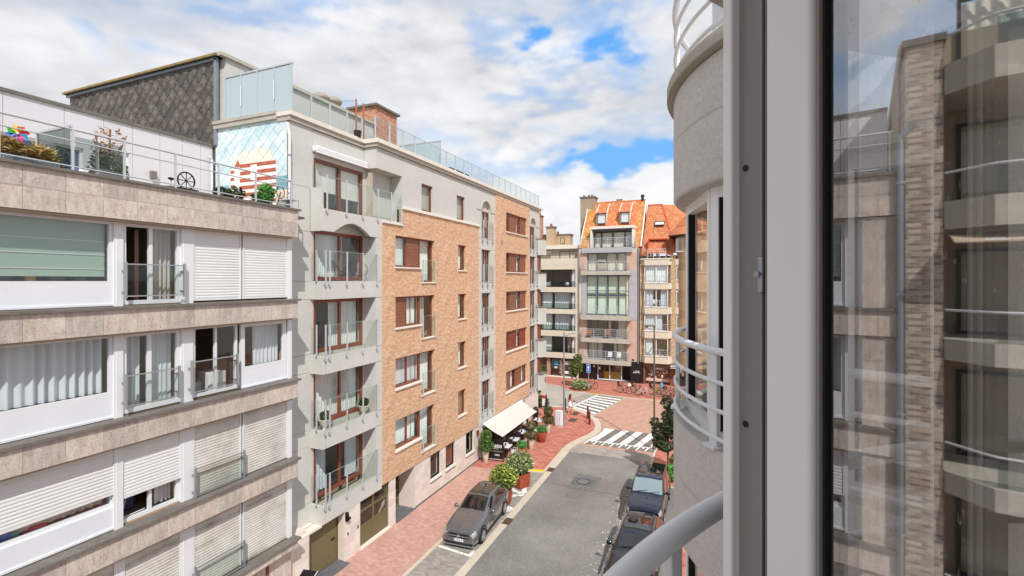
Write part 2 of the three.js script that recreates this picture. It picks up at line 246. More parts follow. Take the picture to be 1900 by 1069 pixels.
// ---------------------------------------------------------------- ground
struct('ground', slab([[-160, -120], [160, -120], [160, 220], [-160, 220]], -0.12, 0.3), M.roadPale);
struct('road', slab([[-8.85, -40], [-1.7, -40], [-1.7, 31.6], [-8.95, 31.55]], -0.05, 0.3), M.asphalt);
const outer = [[-9.0, 31.5], [-8.95, 32.4], [-8.62, 33.9], [-8.1, 35.3], [-7.95, 36.6], [-8.15, 37.9], [-8.7, 39.4], [-9.5, 40.7], [-10.4, 41.65], [-11.6, 42.3], [-12.8, 42.5], [-13.8, 42.2], [-14.6, 41.5]];
const inner = [[-9.5, 31.5], [-9.45, 32.6], [-9.1, 34.1], [-8.62, 35.4], [-8.45, 36.6], [-8.62, 37.8], [-9.1, 39.1], [-9.85, 40.3], [-10.7, 41.15], [-11.75, 41.8], [-12.8, 42.0], [-13.6, 41.75], [-14.3, 41.1]];
struct('gutter', slab([[-9.22, -40], [-8.85, -40], [-8.95, 31.5], [-9.32, 31.5]], -0.042, 0.3), M.kerb);
struct('kerb', slab([...outer, ...inner.slice().reverse()], 0.004, 0.3), M.kerb);
struct('parking_bay', slab([[-10.98, -40], [-9.22, -40], [-9.31, 27.3], [-10.98, 27.05]], -0.03, 0.3), M.pavePark);
struct('kerb', slab([[-11.12, -40], [-10.98, -40], [-10.98, 26.95], [-11.12, 26.9]], 0.012, 0.3), M.kerb);
struct('kerb', slab([[-11.0, 27.0], [-9.32, 27.3], [-9.32, 27.5], [-11.0, 27.15]], 0.012, 0.3), M.kerb);
struct('pavement', slab([[-16, -40], [-11.12, -40], [-11.12, 26.85], [-13.6, 26.5], [-16, 26.5]], 0, 0.3), M.pavePink);
struct('terrace_pavement', slab([[-13.6, 26.5], [-11.0, 26.9], [-11.0, 27.15], [-9.32, 27.5], [-9.5, 31.5], ...inner.slice(1), [-18, 41.1], [-40, 41.1], [-40, 38], [-16, 38], [-16, 26.5]], 0, 0.3), M.paveRed);
struct('kerb', slab([[-9.32, 27.5], [-9.31, 31.5], [-9.5, 31.5], [-9.44, 27.5]], 0.01, 0.3), M.kerb);
struct('road_marking', slab([[-10.35, 27.22], [-9.4, 27.38], [-9.4, 27.62], [-10.35, 27.46]], 0.03, 0.05), M.paintYellow);
struct('cobbled_strip', slab([[-8.95, 31.5], [-1.7, 31.6], [-1.7, 33.1], [-8.85, 33.1]], -0.046, 0.3), M.paveCobble);
struct('crossing_plateau', slab([[-8.72, 33.0], [6, 33.0], [12, 33.0], [40, 40], [40, 47.9], [-7.9, 47.9], [-9.4, 40.7], [-8.05, 37.9], [-7.85, 36.6], [-8.0, 35.3]], -0.04, 0.3), M.paveCross);
struct('side_street', slab([[-60, 41.1], [-14.5, 41.1], [-13.8, 42.1], [-12.8, 42.4], [-11.6, 42.2], [-10.3, 41.5], [-9.4, 40.6], [-7.9, 47.95], [-13.5, 48.5], [-15.4, 50.4], [-60, 51.5]], -0.046, 0.3), M.roadPale);
struct('far_pavement', slab([[-60, 51.5], [-17.2, 51.1], [-15.4, 50.5], [-13.6, 48.5], [-11.2, 48.45], [-8, 48.05], [40, 48.05], [40, 60], [-60, 60]], 0.012, 0.3), M.paveRed);
struct('kerb', slab([[-60, 51.35], [-17.2, 50.95], [-15.45, 50.35], [-13.65, 48.35], [-11.2, 48.3], [-8, 47.9], [40, 47.9], [40, 48.05], [-8, 48.05], [-11.2, 48.45], [-13.6, 48.5], [-15.4, 50.5], [-17.2, 51.1], [-60, 51.5]], 0.02, 0.3), M.kerb);
struct('road_marking', slab([[-11.6, 48.29], [-10.3, 48.18], [-10.3, 48.32], [-11.6, 48.44]], 0.026, 0.02), M.paintYellow);
struct('right_pavement', slab([[-1.55, -40], [8, -40], [8, 38], [-3.55, 38], [-3.55, 28.6], [-1.55, 28.0]], 0, 0.3), M.paveRed);
struct('kerb', slab([[-1.7, -40], [-1.55, -40], [-1.55, 28.0], [-3.55, 28.6], [-3.55, 38], [-3.7, 38], [-3.7, 28.5], [-1.7, 27.9]], 0.012, 0.3), M.kerb);
// zebra crossing over the street: dark band with white stripes along the road
struct('zebra_base', slab([[-8.4, 33.4], [-3.72, 33.4], [-3.72, 37.5], [-7.9, 37.5], [-7.82, 36.6], [-8.0, 35.3]], -0.036, 0.1), M.paintDark);
const zx = (x, d) => [x + (d - 34.3) * .22, d];
struct('zebra_stripe', slab([[-8.32, 34.3], [-7.72, 34.3], zx(-7.72, 37.45), [-7.85, 37.45], [-7.8, 36.6], [-7.98, 35.3]], -0.032, 0.02), M.paint);
for (let k = 0; k < 4; k++) { const x = -7.15 + k * 1.02, e = Math.min(x + .5, -3.75); struct('zebra_stripe', slab([[x, 34.3], [e, 34.3], k === 3 ? [-3.75, 35.5] : zx(e, 37.45), k === 3 ? [-3.75, 36.4] : zx(x, 37.45)], -0.032, 0.02), M.paint); }
struct('zebra_stripe', slab([[-8.36, 34.15], [-3.75, 34.15], [-3.75, 34.28], [-8.3, 34.28]], -0.031, 0.02), M.paint);
for (let k = 0; k < 8; k++) { const x = -8.3 + k * 0.59; struct('zebra_stripe', slab([[x - .15, 33.42], [x - .05, 33.42], [x + .1, 34.15], [x, 34.15]], -0.0315, 0.02), M.paint); struct('zebra_stripe', slab([[x + .25, 33.86], [x + .33, 33.86], [x + .38, 34.15], [x + .3, 34.15]], -0.0315, 0.02), M.paint); }
// seams where the road surface was mended
for (const q of [[[-8.9, 26.15], [-1.75, 25.95], [-1.75, 25.98], [-8.9, 26.18]], [[-7.6, 25.95], [-5.95, 25.95], [-5.95, 25.98], [-7.6, 25.98]]]) struct('road_seam', slab(q, -0.047, 0.02), std(S(84, 80, 77), .95));
struct('road_patch', slab([[-7.5, 26.3], [-6.05, 26.25], [-6.0, 28.0], [-7.45, 28.05]], -0.0465, 0.02), std(0xffffff, .92, { map: mottle(112, 108, 105, 9, 3, 190, 5, 14) }));
// zebra crossing over the side street
struct('zebra_base', slab([[-11.9, 42.5], [-9.5, 40.75], [-8.15, 47.7], [-10.7, 48.1]], -0.036, 0.1), M.paintDark);
for (let k = 0; k < 7; k++) { const t = (k + 0.12) / 7, t1 = (k + 0.62) / 7, L = t => [mix(-11.7, -10.62, t), mix(42.35, 48.0, t)], R = t => [mix(-9.45, -8.17, t), mix(40.9, 47.6, t)]; struct('zebra_stripe', slab([L(t), R(t), R(t1), L(t1)], -0.032, 0.02), M.paint); }
struct('zebra_stripe', slab([[-11.95, 42.6], [-11.75, 42.5], [-10.65, 48.05], [-10.85, 48.1]], -0.031, 0.02), M.paint);
for (let k = 0; k < 8; k++) { const t = (k + .3) / 8, p = [mix(-12.05, -10.95, t), mix(42.75, 48, t)]; struct('zebra_stripe', slab([[p[0] - 1.15, p[1] + .02], [p[0], p[1] - .06], [p[0] + .04, p[1] + .12], [p[0] - 1.1, p[1] + .2]], -0.033, 0.02), M.paintDark); }
// parking bay lines
struct('parking_line', slab([[-10.95, 18.02], [-9.3, 17.86], [-9.3, 18.34], [-9.46, 18.34], [-9.46, 18.0], [-10.94, 18.16]], -0.026, 0.02), M.paint);
{ const r = rng(70), g = []; for (const [a, b, w] of [[[-10.6, 23.0], [-9.42, 24.2], .2], [[-9.42, 24.2], [-10.7, 24.7], .2], [[-10.1, 25.6], [-9.4, 24.4], .26], [[-9.75, 21.9], [-9.4, 22.5], .3]]) { const n = 18; for (let i = 0; i < n; i++) { const t = i / n, x = mix(a[0], b[0], t), d = mix(a[1], b[1], t); for (let q = 0; q < 3; q++) { const px = x + (r() - .5) * w, pd = d + (r() - .5) * w; g.push(slab([[px - .06, pd - .05], [px + .05, pd - .06], [px + .06, pd + .05], [px - .05, pd + .06]], -0.024 + r() * .004, 0.01)); } } }
  const m = struct('parking_line', g, M.paint); m.userData.kind = 'structure'; }
{ const r = rng(71), g = []; for (let d = 14; d < 27; d += 0.03) { const n = 4; for (let q = 0; q < n; q++) if (r() < .72) { const px = -4.05 + (r() - .5) * .14 + (r() < .12 ? -(r()) * .7 : 0), pd = d + r() * .1, s = .006 + r() * r() * .045; g.push(slab([[px - s, pd - s], [px + s, pd - s * .7], [px + s * .8, pd + s], [px - s * .7, pd + s * .8]], -0.046 + r() * .003, 0.01)); } }
  struct('worn_road_line', g, M.paint); }
// fallen litter and leaves scattered on the pavement and the road
{ const r = rng(72), g = []; for (let k = 0; k < 90; k++) { const road = r() < .55, px = road ? -8.6 + r() * 4.4 : -13.2 + r() * 2, pd = 15.5 + r() * 13, s = .012 + r() * .022, a = r() * 6.3; const q = [0, 1, 2, 3].map(i => [px + s * Math.cos(a + i * 1.57) * (i % 2 ? 1 : .5), pd + s * Math.sin(a + i * 1.57) * (i % 2 ? 1 : .5)]); g.push(slab(q, (road ? -0.045 : 0.004), 0.004)); }
  const m = single('fallen_leaf', g, std(S(206, 190, 150), .9), 'pale dry leaf scraps scattered on the road and pavement', 'litter'); m.userData.kind = 'stuff'; }
// manholes and drains
function manhole(x, d, y, r, sq, label) {
  const o = thing('manhole_cover', label, 'manhole', [x, y, -d], 0.06);
  if (sq) mesh('cover_frame', plate([[-sq, -sq * .9], [sq, -sq * .9], [sq, sq * .9], [-sq, sq * .9]], [], .05, 0).rotateX(-Math.PI / 2).translate(0, .006, 0), M.blueStone, o);
  mesh('ring', at(new THREE.TorusGeometry(r, sq ? .025 : .016, 6, 28), 0, sq ? .008 : .0, 0, 0, Math.PI / 2), sq ? M.dark : M.coping, o);
  mesh('lid', at(new THREE.CylinderGeometry(r - .02, r - .02, .03, 28), 0, .0, 0), std(S(120, 112, 106), .8), o);
}
manhole(-6.86, 27.05, -0.05, .36, .62, 'round manhole lid set in a dark square stone in the asphalt');
manhole(-6.95, 25.2, -0.05, .38, 0, 'round manhole lid flush in the asphalt without a stone surround');
for (const [x, d, l] of [[-10.65, 38.5, 'dark oblong grate in the red paving beside the white cabinet'], [-11.0, 40.45, 'dark oblong grate in the red paving at the feet of the person']]) { const o = thing('floor_grate', l, 'grate', [x, 0.004, -d], -.1); mesh('plate', bc(0, 0, 0, .62, .016, .95), std(S(112, 92, 80), .85), o); for (let k = 0; k < 6; k++) mesh('bar', bc(0, .012, -.4 + k * .16, .56, .012, .05), M.dark, o); }
for (const [x, d, l] of [[-9.1, 28.0, 'rusty rain drain at the yellow kerb mark'], [-9.05, 21.2, 'rusty rain drain beside the rear wheel of the grey hatchback']]) { const o = thing('rain_drain', l, 'drain', [x, -0.036, -d]); mesh('drain_frame', bc(0, 0, 0, .4, .02, .62), std(S(112, 82, 66), .85), o); for (let k = 0; k < 7; k++) mesh('drain_slot', bc(0, .011, -.25 + k * .083, .32, .006, .03), M.black, o); }

// ---------------------------------------------------------------- facade kit (local x along the facade, y up, z out of it)
function curtainG(x0, x1, y0, y1, z, amp = .03, wl = .16, seed = 1) {
  const r = rng(seed), n = Math.max(8, Math.round((x1 - x0) / wl * 8)), g = new THREE.PlaneGeometry(x1 - x0, y1 - y0, n, 1), p = g.attributes.position; let ph = r() * 6, v = [];
  for (let i = 0; i <= n; i++) { ph += (2 * Math.PI * (x1 - x0) / n / wl) * (.35 + 1.3 * noise3(i * .11, seed * 3.7, 1.5)); v.push(Math.sin(ph) * amp * (.3 + 1.1 * noise3(i * .07, seed, 9))); }
  for (let i = 0; i < p.count; i++) p.setZ(i, v[i % (n + 1)]);
  g.translate((x0 + x1) / 2, (y0 + y1) / 2, z); g.computeVertexNormals(); return g;
}
function shutterG(x0, x1, y0, y1, z, pitch = .082) {
  const n = Math.max(1, Math.round((y1 - y0) / pitch)), h = (y1 - y0) / n, P = [], U = [], I = [], prof = [[0, -.007], [.1, 0], [.35, .005], [.65, .005], [.9, 0], [1, -.007]];
  let c = 0; for (let i = 0; i < n; i++) for (const [t, dz] of prof) { const y = y0 + (i + t) * h; P.push(x0, y, z + dz, x1, y, z + dz); U.push(x0, y, x1, y); if (t > 0) { I.push(c - 2, c - 1, c + 1, c - 2, c + 1, c); } c += 2; }
  const g = new THREE.BufferGeometry(); g.setAttribute('position', new THREE.Float32BufferAttribute(P, 3)); g.setAttribute('uv', new THREE.Float32BufferAttribute(U, 2)); g.setIndex(I); g.computeVertexNormals(); return g;
}
let winSeed = 100;
function win(P, x0, x1, y0, y1, z, o = {}) {
  const { f = .07, dep = .09, mat = M.woodFrame, mull = [], rail = [], curt = null, glass = M.glass, name = 'window', blank = [], curtY = y0 + f, wl = .14, amp = .04, full = 0, label } = o;
  const g = [bg(x0, x0 + f, y0, y1, z - dep, z), bg(x1 - f, x1, y0, y1, z - dep, z), bg(x0 + f, x1 - f, y1 - f, y1, z - dep, z - .002), bg(x0 + f, x1 - f, y0, y0 + f * 1.15, z - dep, z - .002)];
  for (const m of mull) g.push(bg(m - f / 2, m + f / 2, y0 + f, y1 - f, z - dep + .01, z - .004));
  for (const q of rail) g.push(bg(x0 + f, x1 - f, q - f / 2, q + f / 2, z - dep + .012, z - .006));
  const w = mesh(name, g, mat, P, null, label), xs = [x0, ...mull, x1], ys = [y0, ...rail, y1];
  for (let i = 0; i < xs.length - 1; i++) if (!blank.includes(i)) for (let j = 0; j < ys.length - 1; j++) {
    const a = xs[i] + (i ? f / 2 : f), b = xs[i + 1] - (i === xs.length - 2 ? f : f / 2), p = new THREE.PlaneGeometry(b - a, ys[j + 1] - ys[j] - f * 1.2); p.translate((a + b) / 2, (ys[j] + ys[j + 1]) / 2, z - dep / 2);
    mesh('pane', p, glass, w);
  }
  let cl = curt === null ? [] : Array.isArray(curt) ? curt : [[x0 + f, x1 - f, curt]];
  if (!full && cl.length === 1) { const [a, b, k] = cl[0], w1 = b - a, q = hash3(winSeed * 7, Math.round(x0 * 31), Math.round(y0 * 17)); if (q < .3) cl = [[a, a + w1 * (.22 + q * .5), k], [b - w1 * (.2 + q * .4), b, k]]; else if (q < .48) cl = [[a + w1 * (q - .1), b, k]]; else if (q < .6) cl = [[a, b - w1 * (q - .3), (k + 1) % 4]]; }
  for (const [a, b, k] of cl) mesh('curtain', curtainG(a, b, curtY, y1 - f * .6, z - .26, amp, wl, winSeed++), M.curtain[k], w);
  return w;
}
function sill(P, x0, x1, y, z0, z1, mat = M.sill, h = .07) { return mesh('sill', bg(x0, x1, y - h, y, z0, z1), mat, P); }
// glass balustrade along x: upright flat posts with brackets, glass sheet between
function glassRail(P, x0, x1, y0, y1, z, posts, foot = y0 - .2, o = {}) {
  const gl = mesh('glass_panel', new THREE.PlaneGeometry(x1 - x0, y1 - y0).translate((x0 + x1) / 2, (y0 + y1) / 2, z), o.glass || M.glassBalc, P);
  mesh('glass_edge', bg(x0, x1, y1, y1 + .012, z - .006, z + .006), M.glassEdge, gl);
  for (const x of posts) { const p = mesh('post', bg(x - .025, x + .025, foot, y1 + .03, z + .008, z + .05), M.alu, P); mesh('bracket', [bg(x - .05, x + .05, foot + .02, foot + .1, z - .06, z + .012), bg(x - .03, x + .03, foot - .02, foot + .02, z - .05, z + .045)], M.galv, p); }
}

// ================================================================ building with rose stone bands
{
  const A = thing('apartment_building', 'apartment block with rose veined stone bands, white shutters and a roof terrace', 'building', [-13.3, 0, 0], Math.PI / 2);
  const R = rng(401);
  const E0 = -0.02, E1 = 12.66;
  mesh('body', [bg(E0, 13.3, 0, 13.62, -11, -5), bg(E0, E0 + .25, 0, 13.62, -5, -.36), bg(E1 - .12, E1, 0, 13.62, -5, -.36), bg(E1, 13.3, 0, 13.62, -5, -1.2), bg(7.3, 7.36, 0, 13.62, -5, -.55), bg(8.98, 9.04, 0, 13.62, -5, -.55)], M.interior, A);
  const copY = [13.88, 10.77, 8.01, 5.27, 2.5], bands = [[12.9, 13.38, 13.82], [10.12, 10.71], [7.37, 7.95], [4.63, 5.21], [2.2, 2.44]];
  bands.forEach((rows, bi) => {
    mesh('band_core', bg(E0, E1 - .02, rows[0] + .02, rows[rows.length - 1], -5, -.03), M.interior, A);
    mesh('coping', bg(E0 - .03, E1 + .09, copY[bi] - .065, copY[bi], bi ? -.34 : -.36, .07), M.coping, A);
    for (let q = 0; q < rows.length - 1; q++) for (let k = -1; k < 17; k++) {
      const x0 = Math.max(E0, .33 + k * .726), x1 = Math.min(E1, .33 + (k + 1) * .726); if (x1 - x0 < .05) continue;
      const g = bg(x0 + .003, x1 - .003, rows[q] + (q ? .003 : 0), rows[q + 1] - (q < rows.length - 2 ? .003 : .002), -.03, -.002 + R() * .004), u = g.attributes.uv, du = R() * 9, dv = R() * 9; for (let i = 0; i < u.count; i++) u.setXY(i, u.getX(i) + du, u.getY(i) + dv);
      mesh('stone_panel', g, M.stone[Math.floor(R() * 3)], A);
    }
  });
  // stone pier at the far end, by the brick strip
  for (let k = 0; k < 14; k++) mesh('stone_panel', bg(E0, .62, k * .95 + .003, Math.min(12.88, (k + 1) * .95), -.5, -.06), M.stone[k % 3], A);
  const Z = -.33, storeys = [[10.77, 12.9], [8.01, 10.12], [5.27, 7.37], [2.5, 4.63]];
  storeys.forEach(([y0, y1], s) => {
    for (const [a, b] of [[.62, .95], [7.23, 7.43], [8.86, 9.19], [12.48, 12.66]]) { const p = mesh('post', bg(a, b, y0, y1, -.5, Z + .05), M.white, A); mesh('groove', [bg(a + .05, a + .062, y0, y1, Z + .05, Z + .056)], M.pvc, p); }
    mesh('head_rail', bg(.95, 12.48, y1 - .055, y1, -.5, -.06), std(S(168, 150, 130), .7), A);
    mesh('floor_slab', bg(E0, E1, y0 - .06, y0 + .02, -5, -.34), M.interiorDark, A);
  });
  const panelBelow = (x0, x1, y0, y1) => mesh('spandrel_panel', [bg(x0, x1, y0, y1, -.5, Z), bg(x0, x1, y0, y0 + .05, Z, Z + .03)], M.whitePanel, A);
  // top storey
  win(A, .95, 4.1, 11.3, 12.86, Z, { mat: M.white, f: .08 });
  win(A, 4.1, 7.23, 11.3, 12.86, Z, { mat: M.white, f: .08 });
  for (const [a, b] of [[1.05, 4.0], [4.2, 7.13]]) { const bl = mesh('roller_blind', bg(a, b, 11.5, 12.8, Z - .16, Z - .155), M.blindGreen, A); for (const y of [12.35, 12.02, 11.68]) mesh('blind_rod', bg(a, b, y - .006, y + .006, Z - .155, Z - .14), M.white, bl); }
  for (const [x, w, h, c] of [[5.2, .25, .22, [60, 66, 88]], [5.7, .18, .3, [190, 150, 60]], [6.1, .3, .2, [80, 70, 66]], [6.6, .22, .26, [70, 88, 92]]]) mesh('window_ornament', rb(x, x + w, 11.38, 11.38 + h, Z - .4, Z - .25, .03), std(S(...c), .7), A);
  panelBelow(.95, 7.23, 10.79, 11.3);
  win(A, 7.43, 8.86, 10.8, 12.86, Z, { mat: M.white, f: .09, mull: [8.1], blank: [0], curt: [[8.16, 8.78, 2]], wl: .1, full: 1 });
  mesh('curtain', curtainG(7.98, 8.1, 10.86, 12.75, Z - .5, .04, .06, 9), std(S(196, 150, 128), .9), A);
  mesh('picture_frame', [bg(7.72, 8.3, 11.9, 12.5, -5, -4.96)], std(S(70, 36, 24), .5), A);
  { const c = thing('dining_chair', 'brown wooden chair just inside the open balcony door', 'chair', [-13.3 - 1.0, 10.8, -7.75], .4); mesh('seat', rb(-.22, .22, .42, .46, -.22, .22, .02), M.woodRed, c); for (const [x, z] of [[-.19, -.19], [.19, -.19], [-.19, .19], [.19, .19]]) mesh('leg', bar([x, 0, z], [x * .9, .43, z * .9], .02), M.woodRed, c); mesh('back_hoop', tube([[-.2, .45, -.2], [-.2, .85, -.24], [0, .98, -.26], [.2, .85, -.24], [.2, .45, -.2]], .018, 24, 6), M.woodRed, c); for (let k = 0; k < 4; k++) mesh('spindle', bar([-.12 + k * .08, .46, -.2], [-.12 + k * .08, .93, -.25], .008), M.woodRed, c); }
  { const c = thing('electric_fan', 'white electric fan standing inside the open balcony door', 'fan', [-13.3 - .68, 10.8, -7.58], .2); mesh('base', at(new THREE.CylinderGeometry(.13, .15, .03, 20), 0, .015, 0), M.white, c); mesh('stem', bar([0, .02, 0], [0, .42, 0], .015), M.white, c); mesh('motor', at(new THREE.CylinderGeometry(.05, .06, .12, 14), 0, .48, -.07, 0, Math.PI / 2), M.white, c); for (let k = 0; k < 3; k++) mesh('blade', at(bg(.02, .15, -.045, .045, -.003, .003), 0, .48, 0, 0, 0, k * 2.094), M.pvc, c); const cage = []; for (let k = 0; k < 4; k++) cage.push(at(new THREE.TorusGeometry(.06 + k * .037, .005, 5, 24), 0, .48, .05)); for (let k = 0; k < 6; k++) cage.push(bar([Math.cos(k) * .17, .48 + Math.sin(k) * .17, .05], [-Math.cos(k) * .17, .48 - Math.sin(k) * .17, .05], .003, .003, 4)); mesh('cage', cage, M.white, c); }
  const frenchRail = (x0, x1, y0, y1) => { const g = mesh('glass_panel', new THREE.PlaneGeometry(x1 - x0, y1 - y0 - .06).translate((x0 + x1) / 2, (y0 + y1) / 2, -.17), M.glassBalc, A); mesh('top_rail', bg(x0 - .03, x1 + .03, y1 - .03, y1, -.19, -.15), M.steel, g); mesh('bottom_rail', bg(x0, x1, y0, y0 + .03, -.19, -.15), M.steel, g); for (const x of [x0 - .03, x1 + .03]) { const p = mesh('rail_post', bg(x - .025, x + .025, y0 - .04, y1 + .04, -.19, -.14), M.steel, A); mesh('clamp', [bg(x - .03, x + .03, y0 + .1, y0 + .14, -.32, -.19), bg(x - .03, x + .03, y1 - .2, y1 - .16, -.32, -.19)], M.galv, p); } };
  frenchRail(7.45, 8.84, 11.0, 11.83);
  const shutter = (x0, x1, y0, y1, m, box = true) => { const s = mesh('roller_shutter', shutterG(x0, x1, y0, y1, Z + .02), m, A); mesh('bottom_bar', bg(x0, x1, y0 - .05, y0, Z - .01, Z + .03), m, s); mesh('guide', bg(x0 - .04, x0, y0 - .05, y1, Z - .05, Z + .045), M.white, s); mesh('guide', bg(x1, x1 + .04, y0 - .05, y1, Z - .05, Z + .045), M.white, s); return s; };
  shutter(9.23, 10.66, 10.88, 12.86, M.shutter); shutter(10.8, 12.44, 10.88, 12.86, M.shutter);
  // second storey from the top
  win(A, .95, 4.1, 8.58, 10.08, Z, { mat: M.white, f: .08, curt: 1, wl: .2, amp: .075, full: 1 });
  win(A, 4.1, 7.23, 8.58, 10.08, Z, { mat: M.white, f: .08, curt: 1, wl: .2, amp: .075, full: 1 });
  panelBelow(.95, 7.23, 8.03, 8.58);
  win(A, 7.43, 8.86, 8.06, 10.08, Z, { mat: M.white, f: .1, mull: [8.07], curt: [[7.52, 8.0, 1], [8.15, 8.76, 1]], wl: .14 });
  frenchRail(7.45, 8.7, 8.25, 9.04);
  win(A, 9.21, 10.6, 8.08, 10.08, Z, { mat: M.white, f: .07, mull: [9.9], blank: [0] });
  frenchRail(9.1, 10.45, 8.25, 9.13);
  win(A, 10.72, 12.46, 8.52, 10.08, Z, { mat: M.white, f: .14, curt: [[11.3, 12.3, 1]], full: 1 });
  panelBelow(10.72, 12.46, 8.03, 8.52);
  mesh('cabinet', rb(9.95, 10.5, 8.06, 8.62, -1.2, -.7, .02), M.white, A); mesh('box', rb(9.3, 9.75, 8.06, 8.42, -1.1, -.75, .02), std(S(120, 150, 150), .7), A); mesh('cloth', rb(9.5, 9.72, 8.44, 8.5, -1.0, -.8, .02), std(S(30, 60, 150), .8), A); mesh('cat_basket', rb(9.32, 9.7, 8.62, 8.72, -1.15, -.9, .04), std(S(150, 96, 60), .8), A);
  // third
  shutter(.99, 4.06, 6.2, 7.33, M.shutter); shutter(4.14, 7.27, 6.2, 7.33, M.shutter);
  win(A, .95, 7.28, 5.83, 6.24, Z - .06, { mat: M.white, f: .08, mull: [4.1], curt: 3, wl: .2, full: 1 });
  mesh('toy', rb(5.0, 5.45, 5.9, 6.06, Z - .3, Z - .2, .05), std(S(40, 110, 190), .7), A); mesh('toy', rb(5.75, 6.05, 5.88, 5.97, Z - .3, Z - .2, .04), std(S(206, 60, 84), .7), A); mesh('toy', rb(5.3, 5.6, 5.88, 6.0, Z - .32, Z - .24, .05), std(S(60, 170, 170), .7), A);
  panelBelow(.95, 7.28, 5.3, 5.83);
  shutter(7.42, 8.82, 6.0, 7.33, M.shutter);
  win(A, 7.36, 8.86, 5.3, 6.02, Z - .06, { mat: M.white, f: .08, mull: [8.12], blank: [0], curt: [[8.2, 8.78, 1]] });
  mesh('shopping_bag', rb(7.45, 7.62, 5.4, 5.75, Z - .5, Z - .35, .03), std(S(170, 30, 30), .6), A); mesh('shopping_bag', rb(7.72, 8.0, 5.4, 5.85, Z - .7, Z - .5, .05), std(S(28, 34, 84), .6), A); mesh('drying_rack', [bar([7.5, 5.38, Z - .2], [7.66, 5.9, Z - .25], .01), bar([7.5, 5.4, Z - .18], [8.05, 5.42, Z - .18], .012)], M.white, A);
  shutter(9.23, 10.66, 5.36, 7.33, M.shutterDirty); shutter(10.8, 12.44, 5.36, 7.33, M.shutterDirty); frenchRail(9.2, 10.68, 5.32, 6.1);
  // fourth
  shutter(.99, 4.06, 2.6, 4.6, M.shutterBeige); shutter(4.14, 7.3, 2.6, 4.6, M.shutterBeige); shutter(7.47, 8.82, 2.6, 4.6, M.shutterBeige);
  shutter(9.23, 10.66, 2.6, 4.6, M.shutterBeige); shutter(10.8, 12.44, 2.6, 4.6, M.shutterBeige); frenchRail(9.2, 10.68, 2.55, 3.3);
  // ground floor
  for (let k = 0; k < 9; k++) mesh('stone_panel', bg(.4 + k * 1.36, .4 + (k + 1) * 1.36 - .006, 0, 2.18, -.5, -.3), M.stone[k % 3], A);
  win(A, 10.2, 11.7, .2, 2.1, -.26, { mat: M.woodFrame, f: .09 });
  // downpipe at the end of the block
  mesh('downpipe', [bar([12.78, .1, -.62], [12.78, 13.5, -.62], .05)], M.galv, A); for (const y of [2, 4.8, 7.6, 10.4, 12.9]) mesh('pipe_clip', at(new THREE.CylinderGeometry(.065, .065, .05, 10), 12.78, y, -.62), M.steel, A);
  mesh('corner_strip', bg(12.662, 12.72, 2.5, 12.9, -.55, -.42), M.white, A);
  mesh('terrace_floor', bg(E0, 13.3, 13.62, 13.70, -5.2, -.36), M.blueStone, A);
  // penthouse wall set back behind the terrace
  const pj = [-.02, 1.2, 2.4, 3.6, 4.8, 6.0, 7.1, 8.5, 9.55, 10.4, 11.3, 12.1, 12.8, 13.3], zp = -5.2;
  mesh('penthouse_body', bg(E0, 13.3, 13.62, 16.7, -10.5, zp - .3), M.interior, A);
  const openings = [[6.85, 9.0, 13.75, 15.6], [9.3, 10.3, 13.75, 15.75], [12.2, 12.75, 14.0, 14.85], [2, 4.4, 13.75, 15.6]];
  for (let i = 0; i < pj.length - 1; i++) { const a = pj[i] + .006, b = pj[i + 1] - .006; const hs = openings.map(o => [Math.max(a, o[0]), Math.min(b, o[1]), o[2], o[3]]).filter(o => o[1] - o[0] > .06); let x = a; const pieces = []; for (const h of hs.sort((p, q) => p[0] - q[0])) { if (h[0] - x > .02) pieces.push(bg(x, h[0], 13.7, 16.74, zp - .3, zp)); pieces.push(bg(h[0], h[1], h[3], 16.74, zp - .3, zp)); if (h[2] > 13.76) pieces.push(bg(h[0], h[1], 13.7, h[2], zp - .3, zp)); x = h[1]; } if (b - x > .02) pieces.push(bg(x, b, 13.7, 16.74, zp - .3, zp)); mesh('cladding_panel', pieces, M.cladding, A); }
  mesh('penthouse_coping', bg(E0, 13.3, 16.74, 16.84, -10.5, zp + .06), M.coping, A);
  const gb = new THREE.MeshPhysicalMaterial({ color: S(70, 92, 124), roughness: .06, metalness: 0, ior: 1.9, specularIntensity: 1 });
  win(A, 6.85, 9.0, 13.75, 15.6, zp - .08, { mat: M.pvc, f: .07, mull: [8.0], glass: gb }); win(A, 9.3, 10.3, 13.75, 15.75, zp - .08, { mat: M.white, f: .09, mull: [9.8], curt: [[9.4, 10.2, 0]] }); win(A, 2, 4.4, 13.75, 15.6, zp - .08, { mat: M.pvc, f: .07, mull: [3.2], glass: gb });
  mesh('roller_shutter', [shutterG(12.2, 12.75, 14.0, 14.85, zp - .1)], M.shutter, A);
  mesh('wall_lamp', [bg(10.95, 11.12, 15.05, 15.3, zp, zp + .14)], std(S(120, 112, 106), .5), A);
  mesh('downpipe', [bar([13.18, 13.7, zp + .12], [13.18, 16.2, zp + .12], .045), bar([13.18, 16.2, zp + .12], [13.05, 16.3, zp + .12], .045)], M.white, A);
  // terrace railing
  const zr = -.16, posts = [.1, 1.3, 2.55, 3.85, 5.1, 6.34, 7.39, 8.62, 9.86, 11.11, 12.5];
  for (const x of posts) mesh('rail_post', [bg(x - .022, x + .022, 13.84, 14.84, zr - .022, zr + .022), bg(x - .05, x + .05, 13.885, 13.9, zr - .05, zr + .05)], M.alu, A);
